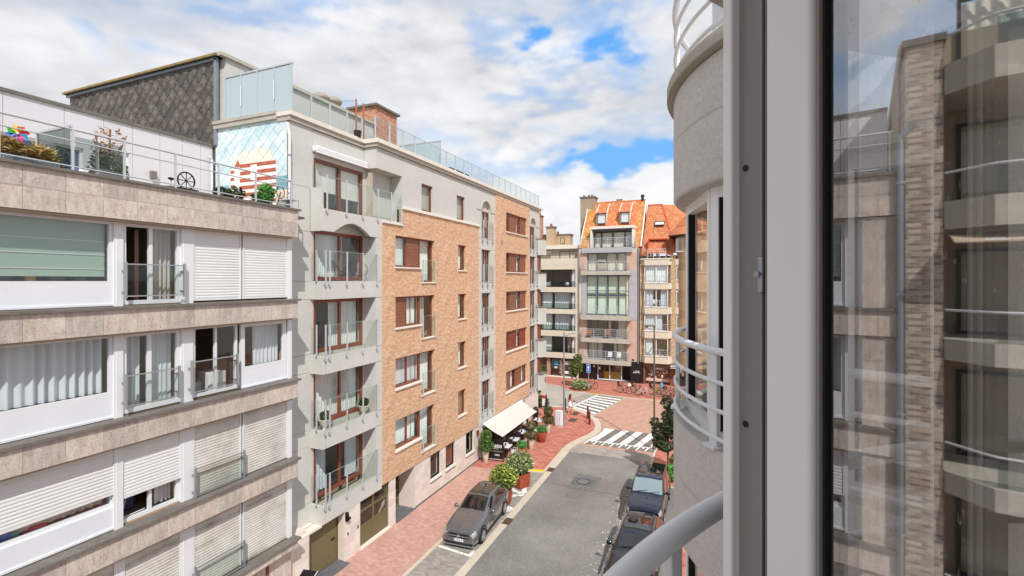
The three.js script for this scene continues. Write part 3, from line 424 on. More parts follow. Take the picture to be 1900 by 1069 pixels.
  mesh('handrail', bar([0, 14.84, zr], [12.55, 14.84, zr], .026), M.alu, A); mesh('middle_rail', bar([0, 14.58, zr], [12.52, 14.58, zr], .016), M.alu, A); mesh('lower_rail', bar([0, 14.0, zr], [12.52, 14.0, zr], .016), M.alu, A);
  mesh('handrail', [bar([12.52, 14.84, zr], [12.52, 14.84, -1.6], .02), bar([12.52, 14.3, zr], [12.52, 14.3, -1.6], .014), bar([12.52, 14.05, zr], [12.52, 14.05, -1.6], .014)], M.alu, A);
  for (const [a, b] of [[6.4, 6.85], [6.9, 7.35]]) mesh('glass_panel', new THREE.PlaneGeometry(b - a, .72).translate((a + b) / 2, 14.34, zr - .03), M.glassSmoke, A);
  mesh('glass_panel', bg(6.33, 6.34, 13.95, 14.9, -1.6, -.25), M.glassSmoke, A);
  mesh('wind_screen_frame', [bg(6.31, 6.36, 13.7, 14.95, -1.65, -1.6), bg(6.31, 6.36, 14.9, 14.95, -1.6, -.2), bg(6.85, 6.9, 13.7, 14.7, -.3, -.25)], M.alu, A);
}

// ================================================================ building of grey concrete and orange brick
function rebase(g, dx) { for (const c of g.children) c.position.x -= dx; g.translateX(dx); }
{
  const B = thing('apartment_building', 'apartment block of grey concrete and orange brick with glass balconies and a painted gable', 'building', [-13.8, 0, 0], Math.PI / 2);
  const R = rng(402), W0 = -.65;
  const core = M.interior;
  mesh('body', [bg(13.4, 39.2, .0, 17.3, -14, -5), bg(13.4, 13.6, 0, 17.3, -5, W0 - .15), bg(39.0, 39.2, 2.2, 17.3, -5, -.3), ...[17.62, 20.6, 23.4, 27.2, 30.1, 33.6, 36.6].map(x => bg(x, x + .08, 2.2, 17.3, -5, -.34))], core, B);
  for (const y of [2.2, 5.25, 8.15, 11.05, 13.95, 17.1]) { mesh('floor_slab', bg(17.6, 39.1, y, y + .2, -5, -.32), M.interiorDark, B); mesh('floor_slab', bg(13.5, 17.6, y, y + .2, -5, W0 - .16), M.interiorDark, B); }
  const panel = (x0, x1, y0, y1, z1, z0 = z1 - .15, m = M.concrete) => mesh('concrete_panel', bg(x0 + .006, x1 - .006, y0 + .006, y1 - .006, z0, z1), m, B);
  // --- recessed bay next to the rose stone block
  const js = [2.05, 2.8, 5.0, 5.62, 7.85, 8.55, 10.68, 11.38, 13.3, 15.0, 17.32];
  mesh('backing', [bg(13.36, 14.5, 2.1, 17.3, W0 - .3, W0 - .14), bg(17.4, 17.5, 2.1, 17.3, W0 - .3, W0 - .14)], M.cornice, B);
  for (let i = 0; i < js.length - 1; i++) { panel(13.36, 14.48, js[i], js[i + 1], W0); }
  const doors = [[14.2, 16.22], [11.42, 13.38], [8.56, 10.64], [5.68, 7.82], [2.8, 4.96]];
  for (let i = 0; i < doors.length; i++) { const top = i === 0 ? 17.32 : doors[i - 1][0]; panel(14.48, 17.5, doors[i][1], top - .02, W0); mesh('door_reveal', [bg(14.48, 14.52, doors[i][0], doors[i][1], W0 - .15, W0), bg(17.42, 17.5, doors[i][0], doors[i][1], W0 - .15, W0)], M.concrete, B);
    win(B, 14.52, 17.42, doors[i][0], doors[i][1], W0 - .03, { f: .12, mat: i === 0 ? M.woodFrame : M.woodFrameRed, mull: [16.0], name: 'balcony_door', curt: i === 0 ? null : i === 1 ? [[14.65, 16.4, 0]] : [[14.65, 17.3, i === 4 ? 1 : 0]], wl: .13 }); }
  { const s = mesh('roller_blind', bg(14.66, 15.92, 15.0, 16.1, W0 - .2, W0 - .19), std(S(226, 222, 214), .9), B); mesh('roller_blind', bg(16.08, 17.3, 14.9, 16.1, W0 - .2, W0 - .19), std(S(226, 222, 214), .9), B); mesh('blind_cord', bar([15.9, 14.6, W0 - .18], [15.9, 16, W0 - .18], .005), M.white, s); }
  // awning cassette over the top door
  { const c = mesh('awning_cassette', rb(14.42, 17.46, 16.42, 16.66, W0, W0 + .26, .06, 3), M.white, B); mesh('valance', bg(14.46, 17.42, 16.39, 16.44, W0 + .2, W0 + .265), M.pvc, c); }
  // balconies
  const balcony = (yb, yt) => {
    const s = mesh('balcony', [bg(14.33, 17.495, yb, yt, -.16, -.001), bg(14.33, 14.48, yb, yt, W0 + .002, -.16), bg(14.48, 17.495, yb, yb + .2, W0 + .002, -.16)], M.concrete, B);
    mesh('balcony_floor', bg(14.48, 17.49, yb + .2, yt - .12, W0 + .003, -.162), M.cornice, s);
    mesh('panel_joint', [bg(14.48, 14.486, yb + .01, yt - .01, -.001, .001)], M.dark, s);
    glassRail(B, 14.4, 17.56, yt + .02, yt + 1.17, .012, [14.44, 14.66, 15.62, 16.6, 17.54], yt - .2);
    mesh('glass_panel', new THREE.PlaneGeometry(.62, 1.15).rotateY(Math.PI / 2).translate(14.36, yt + .6, -.31), M.glassBalc, B);
    mesh('post', [bg(14.33, 14.37, yt - .1, yt + 1.2, -.35, -.3)], M.alu, B);
  };
  balcony(10.68, 11.38); balcony(7.8, 8.5); balcony(4.93, 5.62); balcony(2.05, 2.74);
  // top balcony with an arch under it
  { const arch = []; for (let k = 0; k <= 16; k++) { const t = k / 16; arch.push([mix(17.12, 14.91, t), 13.32 + Math.sin(t * Math.PI) * .44]); }
    const p = mesh('balcony', [plate([[14.33, 13.32], [14.33, 14.18], [17.9, 14.18], [17.9, 13.32], [17.5, 13.32], ...arch], [], .16, -.001), bg(14.34, 14.48, 13.32, 15.0, W0 + .002, -.161), bg(14.34, 14.48, 14.2, 15.0, -.161, -.1), bg(14.48, 17.5, 13.8, 14.0, W0 + .002, -.161)], M.concrete, B);
    mesh('panel_joint', [bg(14.335, 14.339, 13.33, 14.99, -.64, -.63)], M.dark, p);
    mesh('parapet', [bg(17.91, 19.42, 14.0, 14.18, -.16, -.002)], M.concrete, B);
    glassRail(B, 14.5, 19.38, 14.24, 15.46, .012, [14.52, 15.6, 16.6, 17.6, 18.55, 19.36], 14.02);
    mesh('glass_panel', new THREE.PlaneGeometry(.5, 1.0).rotateY(Math.PI / 2).translate(14.46, 15.4, -.4), M.glassBalc, B);
    sill(B, 17.9, 19.44, 14.09, -.1, .09); }
  // loggia at the top beside it, under the overhanging box
  panel(17.5, 19.42, 14.0, 16.42, W0); mesh('loggia_floor', bg(17.5, 19.42, 13.9, 14.02, W0, -.16), M.cornice, B);
  mesh('overhang_box', [bg(17.506, 18.44, 16.4, 17.32, W0, 0), bg(18.452, 19.414, 16.4, 17.32, W0, 0)], M.concrete, B);
  mesh('pier', [bg(17.5, 17.9, 2.05, 13.31, W0, 0), bg(17.506, 17.51, 13.33, 14, W0, -.16)], M.concrete, B);
  for (const y of [2.74, 4.93, 5.62, 7.8, 8.5, 10.66, 11.38]) mesh('panel_joint', bg(17.502, 17.898, y - .007, y + .007, 0, .002), M.dark, B);
  mesh('loggia_side', bg(19.42, 19.5, 14.0, 16.4, W0, -.16), M.concrete, B);
  // --- first brick field
  const rows = [[13.53, 12.05, 11.33], [10.64, 9.17, 8.45], [7.73, 6.3, 5.55], [4.83, 3.4, 2.66]];
  const holes1 = []; for (const [t, s, b] of rows) holes1.push([[18.89, s], [21.1, s], [21.1, b], [22.35, b], [22.35, t], [18.89, t]]);
  const small = [[12.02, 13.5], [9.15, 10.62], [6.28, 7.78], [3.45, 4.92]]; for (const [b, t] of small) holes1.push([24.93, 25.9, b, t]);
  mesh('brick_wall', plate([[17.9, 2.2], [27.63, 2.2], [27.63, 14.83], [19.42, 14.83], [19.42, 14.02], [17.9, 14.02]], holes1, .3, .02), M.brick, B);
  mesh('brick_soffit', bg(17.9, 27.63, 2.18, 2.199, -.6, .02), M.brick, B);
  rows.forEach(([t, s, b], i) => {
    const z = -.14, panels = i === 0 ? [[20.0, 21.06]] : i === 1 ? [[18.93, 19.95]] : [];
    win(B, 18.89, 21.12, s, t, z, { f: .08, mull: [i < 2 ? 19.96 : 20.0], blank: i === 0 ? [1] : i === 1 ? [0] : [], curt: i === 0 ? null : i === 1 ? [[19.97, 21.05, 0]] : [[18.97, 21.05, i === 2 ? 1 : 0]] });
    for (const [a, c] of panels) for (let k = 0; k < 8; k++) mesh('shutter_plank', bg(a, c, s + .08 + k * (t - s - .14) / 8 + .006, s + .08 + (k + 1) * (t - s - .14) / 8, z - .06, z - .01), M.wood, B);
    if (i === 0) mesh('roller_blind', bg(18.95, 19.95, 12.15, 13.45, z - .2, z - .19), std(S(222, 226, 224), .9), B);
    win(B, 21.12, 22.35, b, t, z - .02, { f: .08, name: 'balcony_door', curt: [[21.2, 22.3, i === 1 ? 1 : 0]] });
    sill(B, 18.84, 21.14, s + .005, -.1, .1); sill(B, 21.05, 22.42, b + .005, -.1, .08);
    glassRail(B, 21.12, 22.38, b + .08, b + 1.12, .05, [21.15, 22.36], b - .08);
  });
  small.forEach(([b, t], i) => { win(B, 24.93, 25.9, b, t, -.12, { f: .075, curt: i === 3 ? null : 0 }); if (i === 3) mesh('roller_blind', bg(25, 25.83, b + .1, t - .08, -.26, -.25), std(S(150, 128, 104), .9), B); sill(B, 24.88, 25.95, b + .005, -.1, .09); });
  mesh('ledge', [bg(19.4, 27.66, 14.83, 14.93, -.2, .1), bg(19.38, 27.68, 14.93, 14.965, -.2, .06)], M.sill, B);
  // --- upper concrete wall, in tall panels, and the concrete strip with tall windows
  const up = [[19.42, 21.12, 0], [21.12, 22.18, 1], [22.18, 23.5, 0], [23.5, 24.8, 0], [24.8, 25.8, 1], [25.8, 27.63, 0]];
  mesh('backing', bg(19.5, 30.1, 14.97, 17.3, -.3, -.29), M.cornice, B);
  for (const [a, b, w] of up) if (!w) panel(a, b, 14.965, 17.32, -.0, -.28); else { panel(a, b, 16.38, 17.32, 0, -.28); win(B, a + .01, b - .01, 15.0, 16.38, -.1, { f: .075, curt: 0 }); mesh('concrete_sill', bg(a, b, 14.966, 15.0, -.28, -.001), M.concrete, B); }
  const strip = (x0, x1, wa, wb, levels, archTop) => {
    const hs = levels.map(([b, t], i) => i === 0 && archTop ? [[wa, b], [wb, b], [wb, t - .3], ...Array.from({ length: 13 }, (_, k) => { const q = k / 12 * Math.PI; return [(wa + wb) / 2 + Math.cos(q) * (wb - wa) / 2 , t - .3 + Math.sin(q) * .62]; }).slice(1, 12), [wa, t - .3]] : [wa, wb, b, t]);
    mesh('concrete_wall', plate([[x0, 2.05], [x1, 2.05], [x1, 17.32], [x0, 17.32]], hs, .3, -.004), M.concrete, B);
    levels.forEach(([b, t], i) => {
      const yt = i === 0 && archTop ? t - .3 : t;
      win(B, wa, wb, b, yt, -.14, { f: .075, mull: [(wa + wb) / 2], name: 'tall_window', curt: [[wa + .08, wb - .08, i % 2]] });
      if (i === 0 && archTop) { mesh('arch_infill', bg(wa - .02, wb + .02, yt, yt + .7, -.32, -.2), M.concrete, B); const a = []; for (let k = 0; k <= 16; k++) { const q = k / 16 * Math.PI; a.push([(wa + wb) / 2 + Math.cos(q) * ((wb - wa) / 2 + .05), yt + Math.sin(q) * .67, .0]); } mesh('arch_moulding', tube(a, .05, 28, 6), M.cornice, B); mesh('string_course', [bg(x0 - .3, wa - .1, yt - .02, yt + .02, -.01, .03), bg(wb + .1, x1, yt - .02, yt + .02, -.01, .03)], M.cornice, B); }
      mesh('panel_joint', [bg(x0 + .01, x1 - .01, b - .06, b - .045, -.004, -.002), bg(x0 + .01, wa - .01, yt + .02, yt + .035, -.004, -.002), bg(wb + .01, x1 - .01, yt + .02, yt + .035, -.004, -.002)], M.dark, B);
      glassRail(B, wa, wb + .25, b + .02, b + 1.1, .1, [wa + .04, (wa + wb) / 2 + .1, wb + .22], b - .28);
    });
  };
  strip(27.64, 30.1, 28.07, 29.4, [[14.2, 16.25], [11.33, 13.43], [8.55, 10.6], [5.75, 7.74], [2.9, 4.88]], true);
  // --- second brick field
  const r2 = [[14.93, 16.33], [12.03, 13.44], [9.2, 10.62], [6.27, 7.73], [3.37, 4.84]];
  mesh('brick_wall', plate([[30.1, 2.2], [36.72, 2.2], [36.72, 17.34], [30.1, 17.34]], r2.map(([b, t]) => [31.9, 36.1, b, t]), .3, .07), M.brick, B);
  mesh('brick_soffit', bg(30.1, 36.72, 2.18, 2.199, -.6, .07), M.brick, B);
  r2.forEach(([b, t], i) => {
    const fm = i === 3 ? M.woodFrameRed : M.woodFrame, pm = i === 3 ? M.woodRed : M.wood, cells = i === 4 ? [[33.0, 33.9, 1], [35.2, 36.02, 1]] : [[31.97, 32.75, 1], [34.2, 34.95, 1]], planks = i === 4 ? [[31.97, 32.95], [33.95, 35.15]] : [[32.8, 34.15], [35.0, 36.03]];
    win(B, 31.9, 36.1, b, t, -.08, { f: .08, mat: fm, mull: i === 4 ? [32.97, 33.92, 35.17] : [32.78, 34.17, 34.97], blank: i === 4 ? [0, 2] : [1, 3], curt: cells.map(c => [c[0], c[1], 0]) });
    for (const [a, c] of planks) for (let k = 0; k < 8; k++) mesh('shutter_plank', bg(a, c, b + .09 + k * (t - b - .16) / 8 + .006, b + .09 + (k + 1) * (t - b - .16) / 8, -.13, -.085), pm, B);
    sill(B, 31.82, 36.18, b + .005, -.1, .17);
  });
  mesh('wall_bracket', bg(31.0, 31.14, 14.0, 14.22, .07, .14), M.galv, B);
  // --- concrete strip at the street corner with boxed parapets
  strip(36.74, 39.3, 36.95, 38.3, [[14.0, 16.2], [11.2, 13.4], [8.3, 10.6], [5.45, 7.7], [2.55, 4.85]], true);
  [[13.57, 14.9], [10.7, 12.02], [7.74, 9.14], [4.96, 6.36], [2.17, 3.5]].forEach(([b, t], i) => {
    const p = mesh('corner_parapet', bg(38.55, 39.62, b, t, -.6, .5), M.concrete, B); mesh('parapet_cap', bg(38.5, 39.68, t, t + .06, -.6, .54), M.coping, p);
    if (i) mesh('corner_post', bg(38.75, 39.3, t, t + 1.5, -.3, .12), i > 2 ? M.woodFrameRed : M.wood, B);
    if (i === 4) { const e = mesh('house_emblem', bg(39.2, 39.45, 2.75, 3.15, .5, .515), M.dark, B); mesh('emblem_mark', [bg(39.24, 39.41, 2.9, 2.93, .515, .52), bg(39.24, 39.41, 3.02, 3.05, .515, .52)], M.white, e); }
  });
  // --- cornice stepping round the recess
  mesh('cornice', [bg(13.3, 17.5, 17.32, 17.5, -1.2, W0 + .08), bg(17.42, 39.45, 17.34, 17.5, -1.2, .12)], M.cornice, B);
  mesh('cornice_cap', [bg(13.26, 17.46, 17.5, 17.66, -1.2, W0 + .15), bg(17.36, 39.6, 17.5, 17.68, -1.2, .2)], M.sill, B);
  mesh('roof_deck', bg(13.4, 39.2, 17.3, 17.52, -14, -1.2), M.blueStone, B);
  mesh('gable_cornice', [bg(13.24, 13.5, 17.42, 17.6, -4.6, -1.2), bg(13.2, 13.5, 17.6, 17.72, -4.6, -1.2)], M.cornice, B);
  // --- roof edge balustrade: one pane between each pair of posts
  const rp = []; for (let x = 13.5; x < 17.3; x += 1.0) rp.push([x, W0 - .1]); for (let k = 0; k < 22; k++) rp.push([17.5 + k * 1.035, -.05]);
  for (let i = 0; i < rp.length; i++) { const [x, z] = rp[i]; mesh('post', bg(x - .025, x + .025, 17.6, 18.66, z - .03, z + .03), M.alu, B); if (i < rp.length - 1) { const [x2, z2] = rp[i + 1]; if (z2 !== z) { mesh('glass_panel', new THREE.PlaneGeometry(.9, .9).translate(17.0, 18.18, z), M.glassBalc, B); mesh('post', bg(17.44, 17.49, 17.6, 18.66, z - .03, z + .03), M.alu, B); } if (z2 === z) { const g = mesh('glass_panel', new THREE.PlaneGeometry(x2 - x - .06, .9).translate((x + x2) / 2, 18.18, z), M.glassBalc, B); mesh('glass_edge', bg(x, x2, 18.63, 18.65, z - .012, z + .012), M.glassEdge, g); } else mesh('glass_panel', new THREE.PlaneGeometry(.6, .9).rotateY(Math.PI / 2).translate(17.47, 18.18, -.4), M.glassBalc, B); } }
  // frosted screens across the roof terrace
  const screen = (x, z0, z1, y0, y1, n) => { for (let k = 0; k < n; k++) { const a = mix(z0, z1, k / n) + .03, b = mix(z0, z1, (k + 1) / n) - .03; mesh('frosted_pane', bg(x - .01, x + .01, y0, y1, a, b), M.glassFrost, B); mesh('screen_post', bg(x - .035, x + .035, y0 - .05, y1 + .03, b + .005, b + .055), M.alu, B); } mesh('screen_post', bg(x - .035, x + .035, y0 - .05, y1 + .03, z0 - .04, z0 + .02), M.alu, B); mesh('screen_rail', bg(x - .04, x + .04, y1 + .03, y1 + .09, z0 - .05, z1 + .05), M.alu, B); };
  screen(13.42, -4.1, -.62, 17.76, 19.4, 4);
  for (const z of [-3.2, -1.45]) mesh('pull_handle', [bar([13.36, 18.2, z], [13.36, 18.95, z], .02), bar([13.4, 18.3, z], [13.36, 18.3, z], .012), bar([13.4, 18.85, z], [13.36, 18.85, z], .012)], M.white, B);
  screen(23.3, -3.6, -.2, 17.75, 19.1, 4);
  // --- penthouse set back on the roof
  const zq = -4.2;
  mesh('penthouse', bg(13.5, 22.6, 17.5, 20.3, -14, zq), M.concrete, B);
  mesh('penthouse_coping', bg(13.2, 22.75, 20.3, 20.44, -14.9, zq + .12), M.cornice, B);
  mesh('penthouse_window', bg(15.6, 20.5, 18.0, 18.95, zq, zq + .03), new THREE.MeshPhysicalMaterial({ color: S(48, 44, 60), roughness: .1, ior: 1.8 }), B);
  mesh('chimney_stack', bg(22.8, 24.8, 17.5, 21.5, -6.1, -4.2), M.brickRed, B); mesh('chimney_cap', bg(22.65, 24.95, 21.5, 21.62, -6.25, -4.05), M.coping, B);
  mesh('low_brick_wall', bg(24.8, 27.0, 17.5, 19.5, -5.0, -4.7), M.brickDull, B); mesh('chimney_cap', bg(24.81, 27.05, 19.5, 19.6, -5.05, -4.65), M.cornice, B);
  for (const [x, z] of [[19.6, -5.2], [20.3, -5.0]]) { const v = mesh('roof_vent', at(new THREE.CylinderGeometry(.16, .18, .5, 14), x, 20.65, z), M.galv, B); mesh('vent_hood', at(lathe([[.05, .25], [.3, .22], [.42, .08], [.44, -.02], [.36, -.12], [.2, -.14]], 20), x, 20.95, z), std(S(150, 142, 130), .6, { side: THREE.DoubleSide }), v); }
  for (const [x, z, h] of [[20.9, -4.0, 21.2], [21.5, -4.0, 21.15]]) mesh('antenna_pole', [bar([x, 17.5, z], [x, h, z], .045)], std(S(166, 100, 66), .7), B);
  mesh('stay_wire', bar([20.9, 21.1, -4.0], [20.0, 20.9, -5.0], .01), M.dark, B);
  mesh('wall_ladder', [bar([20.4, 17.6, -2.6], [20.4, 18.9, -2.6], .02), bar([20.75, 17.6, -2.6], [20.75, 18.9, -2.6], .02), ...[0, 1, 2, 3].map(k => bar([20.4, 17.8 + k * .3, -2.6], [20.75, 17.8 + k * .3, -2.6], .012))], M.galv, B);
  mesh('flue', [bar([14.3, 19.4, zq + .2], [14.3, 19.95, zq + .2], .1), at(new THREE.CylinderGeometry(.13, .13, .1, 12), 14.3, 19.95, zq + .2)], M.steel, B);
  mesh('roof_box', [bg(26.2, 28.6, 18.3, 18.42, -1.6, -1.2), bg(26.2, 28.6, 18.05, 18.12, -1.6, -1.2), bg(26.6, 28.2, 17.6, 18.3, -1.55, -1.3)], M.dark, B);
  { const p = mesh('plant_pot', at(lathe([[0, 0], [.13, 0], [.17, .3], [.15, .3], [.14, .25], [0, .25]], 16), 17.0, 17.66, -.6), M.dark, B); }
  // --- slate hung gable over the neighbour's roof
  mesh('gable_backing', [bg(13.36, 13.5, 14.0, 20.25, -14.8, -4.62), bg(13.36, 13.5, 13.6, 17.4, -4.62, W0 - .02)], M.coping, B);
  mesh('gable_coping', bg(13.12, 13.5, 20.3, 20.39, -14.95, -4.3), std(0xffffff, .9, { map: tex(128, 1.2, (u, v) => { const n = fT(u, v, 5, 4, 501); return n > .56 ? [150, 126, 62] : [122, 114, 102]; }) }), B);
  mesh('gable_flashing', [bg(13.25, 13.36, 20.18, 20.3, -14.9, -4.45), bg(13.25, 13.36, 16.8, 20.25, -4.58, -4.44)], M.galv, B);
  const dia = (w, h, t) => { const g = new THREE.BufferGeometry(), P = [[0, h / 2, 0], [0, 0, -w / 2], [-t * .9, -h / 2, 0], [0, 0, w / 2], [-t * 1.9, -h * .12, 0], [.03, h / 2, 0], [.03, 0, -w / 2], [.03, -h / 2, 0], [.03, 0, w / 2]], F = [[0, 1, 4], [1, 2, 4], [2, 3, 4], [3, 0, 4], [0, 5, 1], [5, 6, 1], [1, 6, 2], [6, 7, 2], [2, 7, 3], [7, 8, 3], [3, 8, 0], [8, 5, 0]]; const p = [], u = []; for (const f of F) for (const i of f) { p.push(...P[i]); u.push(P[i][2] + w / 2, P[i][1] + h / 2); } g.setAttribute('position', new THREE.Float32BufferAttribute(p, 3)); g.setAttribute('uv', new THREE.Float32BufferAttribute(u, 2)); g.computeVertexNormals(); return g; };
  const sg = dia(.545, .57, .022);
  for (let j = 0; j < 14; j++) for (let i = 0; i < 19; i++) { const z = -4.75 - i * .555 - (j % 2) * .2775, y = 20.05 - j * .29; if (y < 16.75 || z < -14.65) continue; const m = mesh('slate', sg, M.slate[Math.floor(R() * 4)], B, [13.352 - R() * .008, y, z]); m.rotation.x = (R() - .5) * .03; }
  // --- painted mural on diamond tiles: a striped beach hut under a blue sky
  const mural = canvasTex(1024, 800, (c, w, h) => {
    const r = rng(55), X = v => v / 100 * w, Y = v => v / 100 * h;
    c.fillStyle = 'rgb(212,224,226)'; c.fillRect(0, 0, w, h);
    for (let k = 0; k < 500; k++) { const y = r() * h * .62; c.fillStyle = r() < .55 ? `rgba(168,206,216,${.08 + r() * .13})` : `rgba(244,246,244,${.08 + r() * .2})`; c.beginPath(); c.ellipse(r() * w, y, 20 + r() * 90, 8 + r() * 30, -.4, 0, 7); c.fill(); }
    c.fillStyle = 'rgb(232,216,188)'; c.fillRect(0, Y(74), w, h);
    for (let k = 0; k < 200; k++) { c.fillStyle = `rgba(${r() < .5 ? '246,236,214' : '208,186,152'},.25)`; c.beginPath(); c.ellipse(r() * w, Y(74 + r() * 26), 14 + r() * 60, 5 + r() * 12, 0, 0, 7); c.fill(); }
    c.fillStyle = 'rgb(120,170,186)'; c.fillRect(X(84), Y(62), X(16), Y(15)); c.fillStyle = 'rgb(150,196,206)'; c.fillRect(0, Y(66), X(20), Y(9));
    c.fillStyle = 'rgb(238,228,214)'; c.beginPath(); c.moveTo(X(22), Y(52)); c.lineTo(X(34), Y(32)); c.lineTo(X(74), Y(28)); c.lineTo(X(86), Y(44)); c.lineTo(X(86), Y(48)); c.lineTo(X(34), Y(50)); c.closePath(); c.fill();
    c.fillStyle = 'rgb(246,240,232)'; c.fillRect(X(22), Y(48), X(64), Y(44));
    c.fillStyle = 'rgb(184,98,78)'; for (let k = 0; k < 6; k++) { c.fillRect(X(36), Y(44 + k * 8.2), X(50), Y(4.4)); c.fillRect(X(22), Y(50 + k * 8.2), X(6), Y(3.6)); }
    c.beginPath(); c.moveTo(X(27), Y(48)); c.lineTo(X(33), Y(38)); c.lineTo(X(37), Y(46)); c.closePath(); c.fill();
    c.fillStyle = 'rgb(246,240,232)'; c.fillRect(X(51), Y(46), X(9), Y(17)); c.fillRect(X(28), Y(50), X(8), Y(34));
    c.fillStyle = 'rgb(90,80,76)'; for (let k = 0; k < 4; k++) c.fillRect(X(28 + k * 1.9), Y(45.5), X(.9), Y(2.6));
    c.fillStyle = 'rgb(150,96,60)'; c.fillRect(X(22), Y(88), X(5), Y(7));
  });
  const mm = std(0xffffff, .65, { map: mural });
  const mz0 = -4.58, mz1 = W0 - .12, my0 = 14.0, my1 = 17.42, tw = .5, th = .5;
  for (let j = -1; j < 14; j++) for (let i = -1; i < 9; i++) {
    const zc = mz0 + .12 + i * tw + (j & 1) * tw / 2, yc = my1 - .1 - j * th / 2; let pts = [[zc, yc + th / 2 - .009], [zc + tw / 2 - .009, yc], [zc, yc - th / 2 + .009], [zc - tw / 2 + .009, yc]];
    pts = pts.map(([z, y]) => [clamp(z, mz0, mz1), clamp(y, my0, my1)]); if (zc - tw / 2 > mz1 || zc + tw / 2 < mz0 || yc - th / 2 > my1 - .02) continue;
    const p = [], u = [], q = (a, x) => { p.push(x, a[1], a[0]); u.push((a[0] - mz0) / (mz1 - mz0), (a[1] - my0) / (my1 - my0)); }, x = 13.335 + R() * .004;
    for (const [a, b, c] of [[0, 1, 2], [0, 2, 3]]) { q(pts[a], x); q(pts[c], x); q(pts[b], x); }
    for (let k = 0; k < 4; k++) { const a = pts[k], b = pts[(k + 1) % 4]; q(a, x); q(b, x); q(b, 13.36); q(a, x); q(b, 13.36); q(a, 13.36); }
    const g = new THREE.BufferGeometry(); g.setAttribute('position', new THREE.Float32BufferAttribute(p, 3)); g.setAttribute('uv', new THREE.Float32BufferAttribute(u, 2)); g.computeVertexNormals(); mesh('mural_tile', g, mm, B);
  }
  mesh('corner_pipe', [bar([13.25, 2.3, W0 + .12], [13.25, 16.7, W0 + .12], .055), bar([13.25, 16.7, W0 + .12], [13.25, 17.2, W0 + .02], .055)], M.white, B); mesh('pipe_clip', [16.0, 14.6, 12.2, 9.4, 6.5, 3.8].map(y => at(new THREE.CylinderGeometry(.07, .07, .05, 10), 13.25, y, W0 + .12)), M.galv, B);
  // --- ground floor
  const zg = -.02;
  mesh('ground_wall', [bg(12.74, 13.62, 0, 2.2, W0 - .1, zg - .1)], M.tileWhite[0], B);
  const stoneField = (x0, x1, y0, y1, z, holes = []) => { const n = Math.max(1, Math.round((y1 - y0) / .31)); for (let j = 0; j < n; j++) { const ya = y0 + (y1 - y0) * j / n, yb = y0 + (y1 - y0) * (j + 1) / n; for (let x = x0 - (j % 2) * .3; x < x1; x += .6) { let a = Math.max(x, x0), b = Math.min(x + .6, x1), segs = [[a, b]]; for (const h of holes) if (ya < h[3] - .05 && yb > h[2] + .05) segs = segs.flatMap(([p, q]) => q <= h[0] || p >= h[1] ? [[p, q]] : [[p, Math.min(q, h[0])], [Math.max(p, h[1]), q]].filter(s => s[1] - s[0] > .03)); for (const [p, q] of segs) if (q - p > .03) mesh('stone_tile', bg(p + .003, q - .003, ya + .003, yb - .003, z - .08, z + R() * .003), M.tileWhite[Math.floor(R() * 3)], B); } } };
  stoneField(12.72, 13.68, 0, 2.05, zg); stoneField(15.55, 16.48, 0, 2.2, zg); stoneField(18.5, 18.95, 0, 2.2, zg);
  const gw = [[21.99, 23.04, .84, 2.1], [23.57, 24.62, .84, 2.1], [25.96, 26.97, .84, 2.1]];
  stoneField(20.58, 27.9, 0, 2.19, zg, gw);
  mesh('plinth', [bg(20.58, 27.9, 0, .07, zg, zg + .03)], M.blueStone, B);
  mesh('wall_backing', plate([[20.6, 0], [27.9, 0], [27.9, 2.18], [20.6, 2.18]], gw, .2, zg - .09), M.tileWhite[0], B);
  gw.forEach(([a, b, c, d], i) => { win(B, a, b, c, d, zg - .1, { mat: M.black, f: .06, glass: i === 1 ? new THREE.MeshPhysicalMaterial({ color: S(110, 66, 52), roughness: .1, ior: 1.6 }) : M.glass }); sill(B, a - .04, b + .04, c, zg - .1, zg + .09); });
  mesh('socket_box', [bg(24.9, 24.98, .35, .47, zg, zg + .03), bg(25.1, 25.2, .35, .5, zg, zg + .03)], std(S(190, 176, 130), .6), B); mesh('wall_lamp', [bg(27.35, 27.5, 1.65, 1.95, zg, zg + .14)], std(S(120, 56, 40), .5), B);
  mesh('ledge', bg(12.73, 14.325, 1.97, 2.046, W0 - .05, zg - .012), M.tileWhite[0], B);
  // garage doors
  { const g = mesh('garage_door', shutterG(13.66, 15.55, .02, 2.06, -.42, .075), M.bronze, B); mesh('door_guide', [bg(13.62, 13.68, 0, 2.06, -.46, -.38), bg(15.53, 15.57, 0, 2.06, -.46, -.38)], M.bronze, g); mesh('handle', bg(15.2, 15.4, .95, 1.0, -.41, -.38), M.black, g); mesh('reveal', [bg(15.57, 15.62, 0, 2.1, -.6, zg - .08), bg(13.3, 13.66, 0, 2.1, -.6, -.42)], M.tileWhite[1], B); mesh('threshold', bg(13.6, 15.57, 0, .012, -.6, .25), M.blueStone, B); mesh('lintel', bg(14.34, 17.5, 1.96, 2.045, -.6, -.11), M.tileWhite[0], B); }
  { const wl = mesh('wall_lamp', [bg(15.57, 15.66, 1.62, 1.98, zg, zg + .12), bg(15.55, 15.69, 1.72, 1.8, zg + .1, zg + .2)], M.black, B); mesh('intercom', bg(16.3, 16.36, 1.0, 1.12, zg, zg + .02), M.dark, B); mesh('intercom', bg(15.7, 15.76, 1.0, 1.1, zg, zg + .02), M.dark, B); }
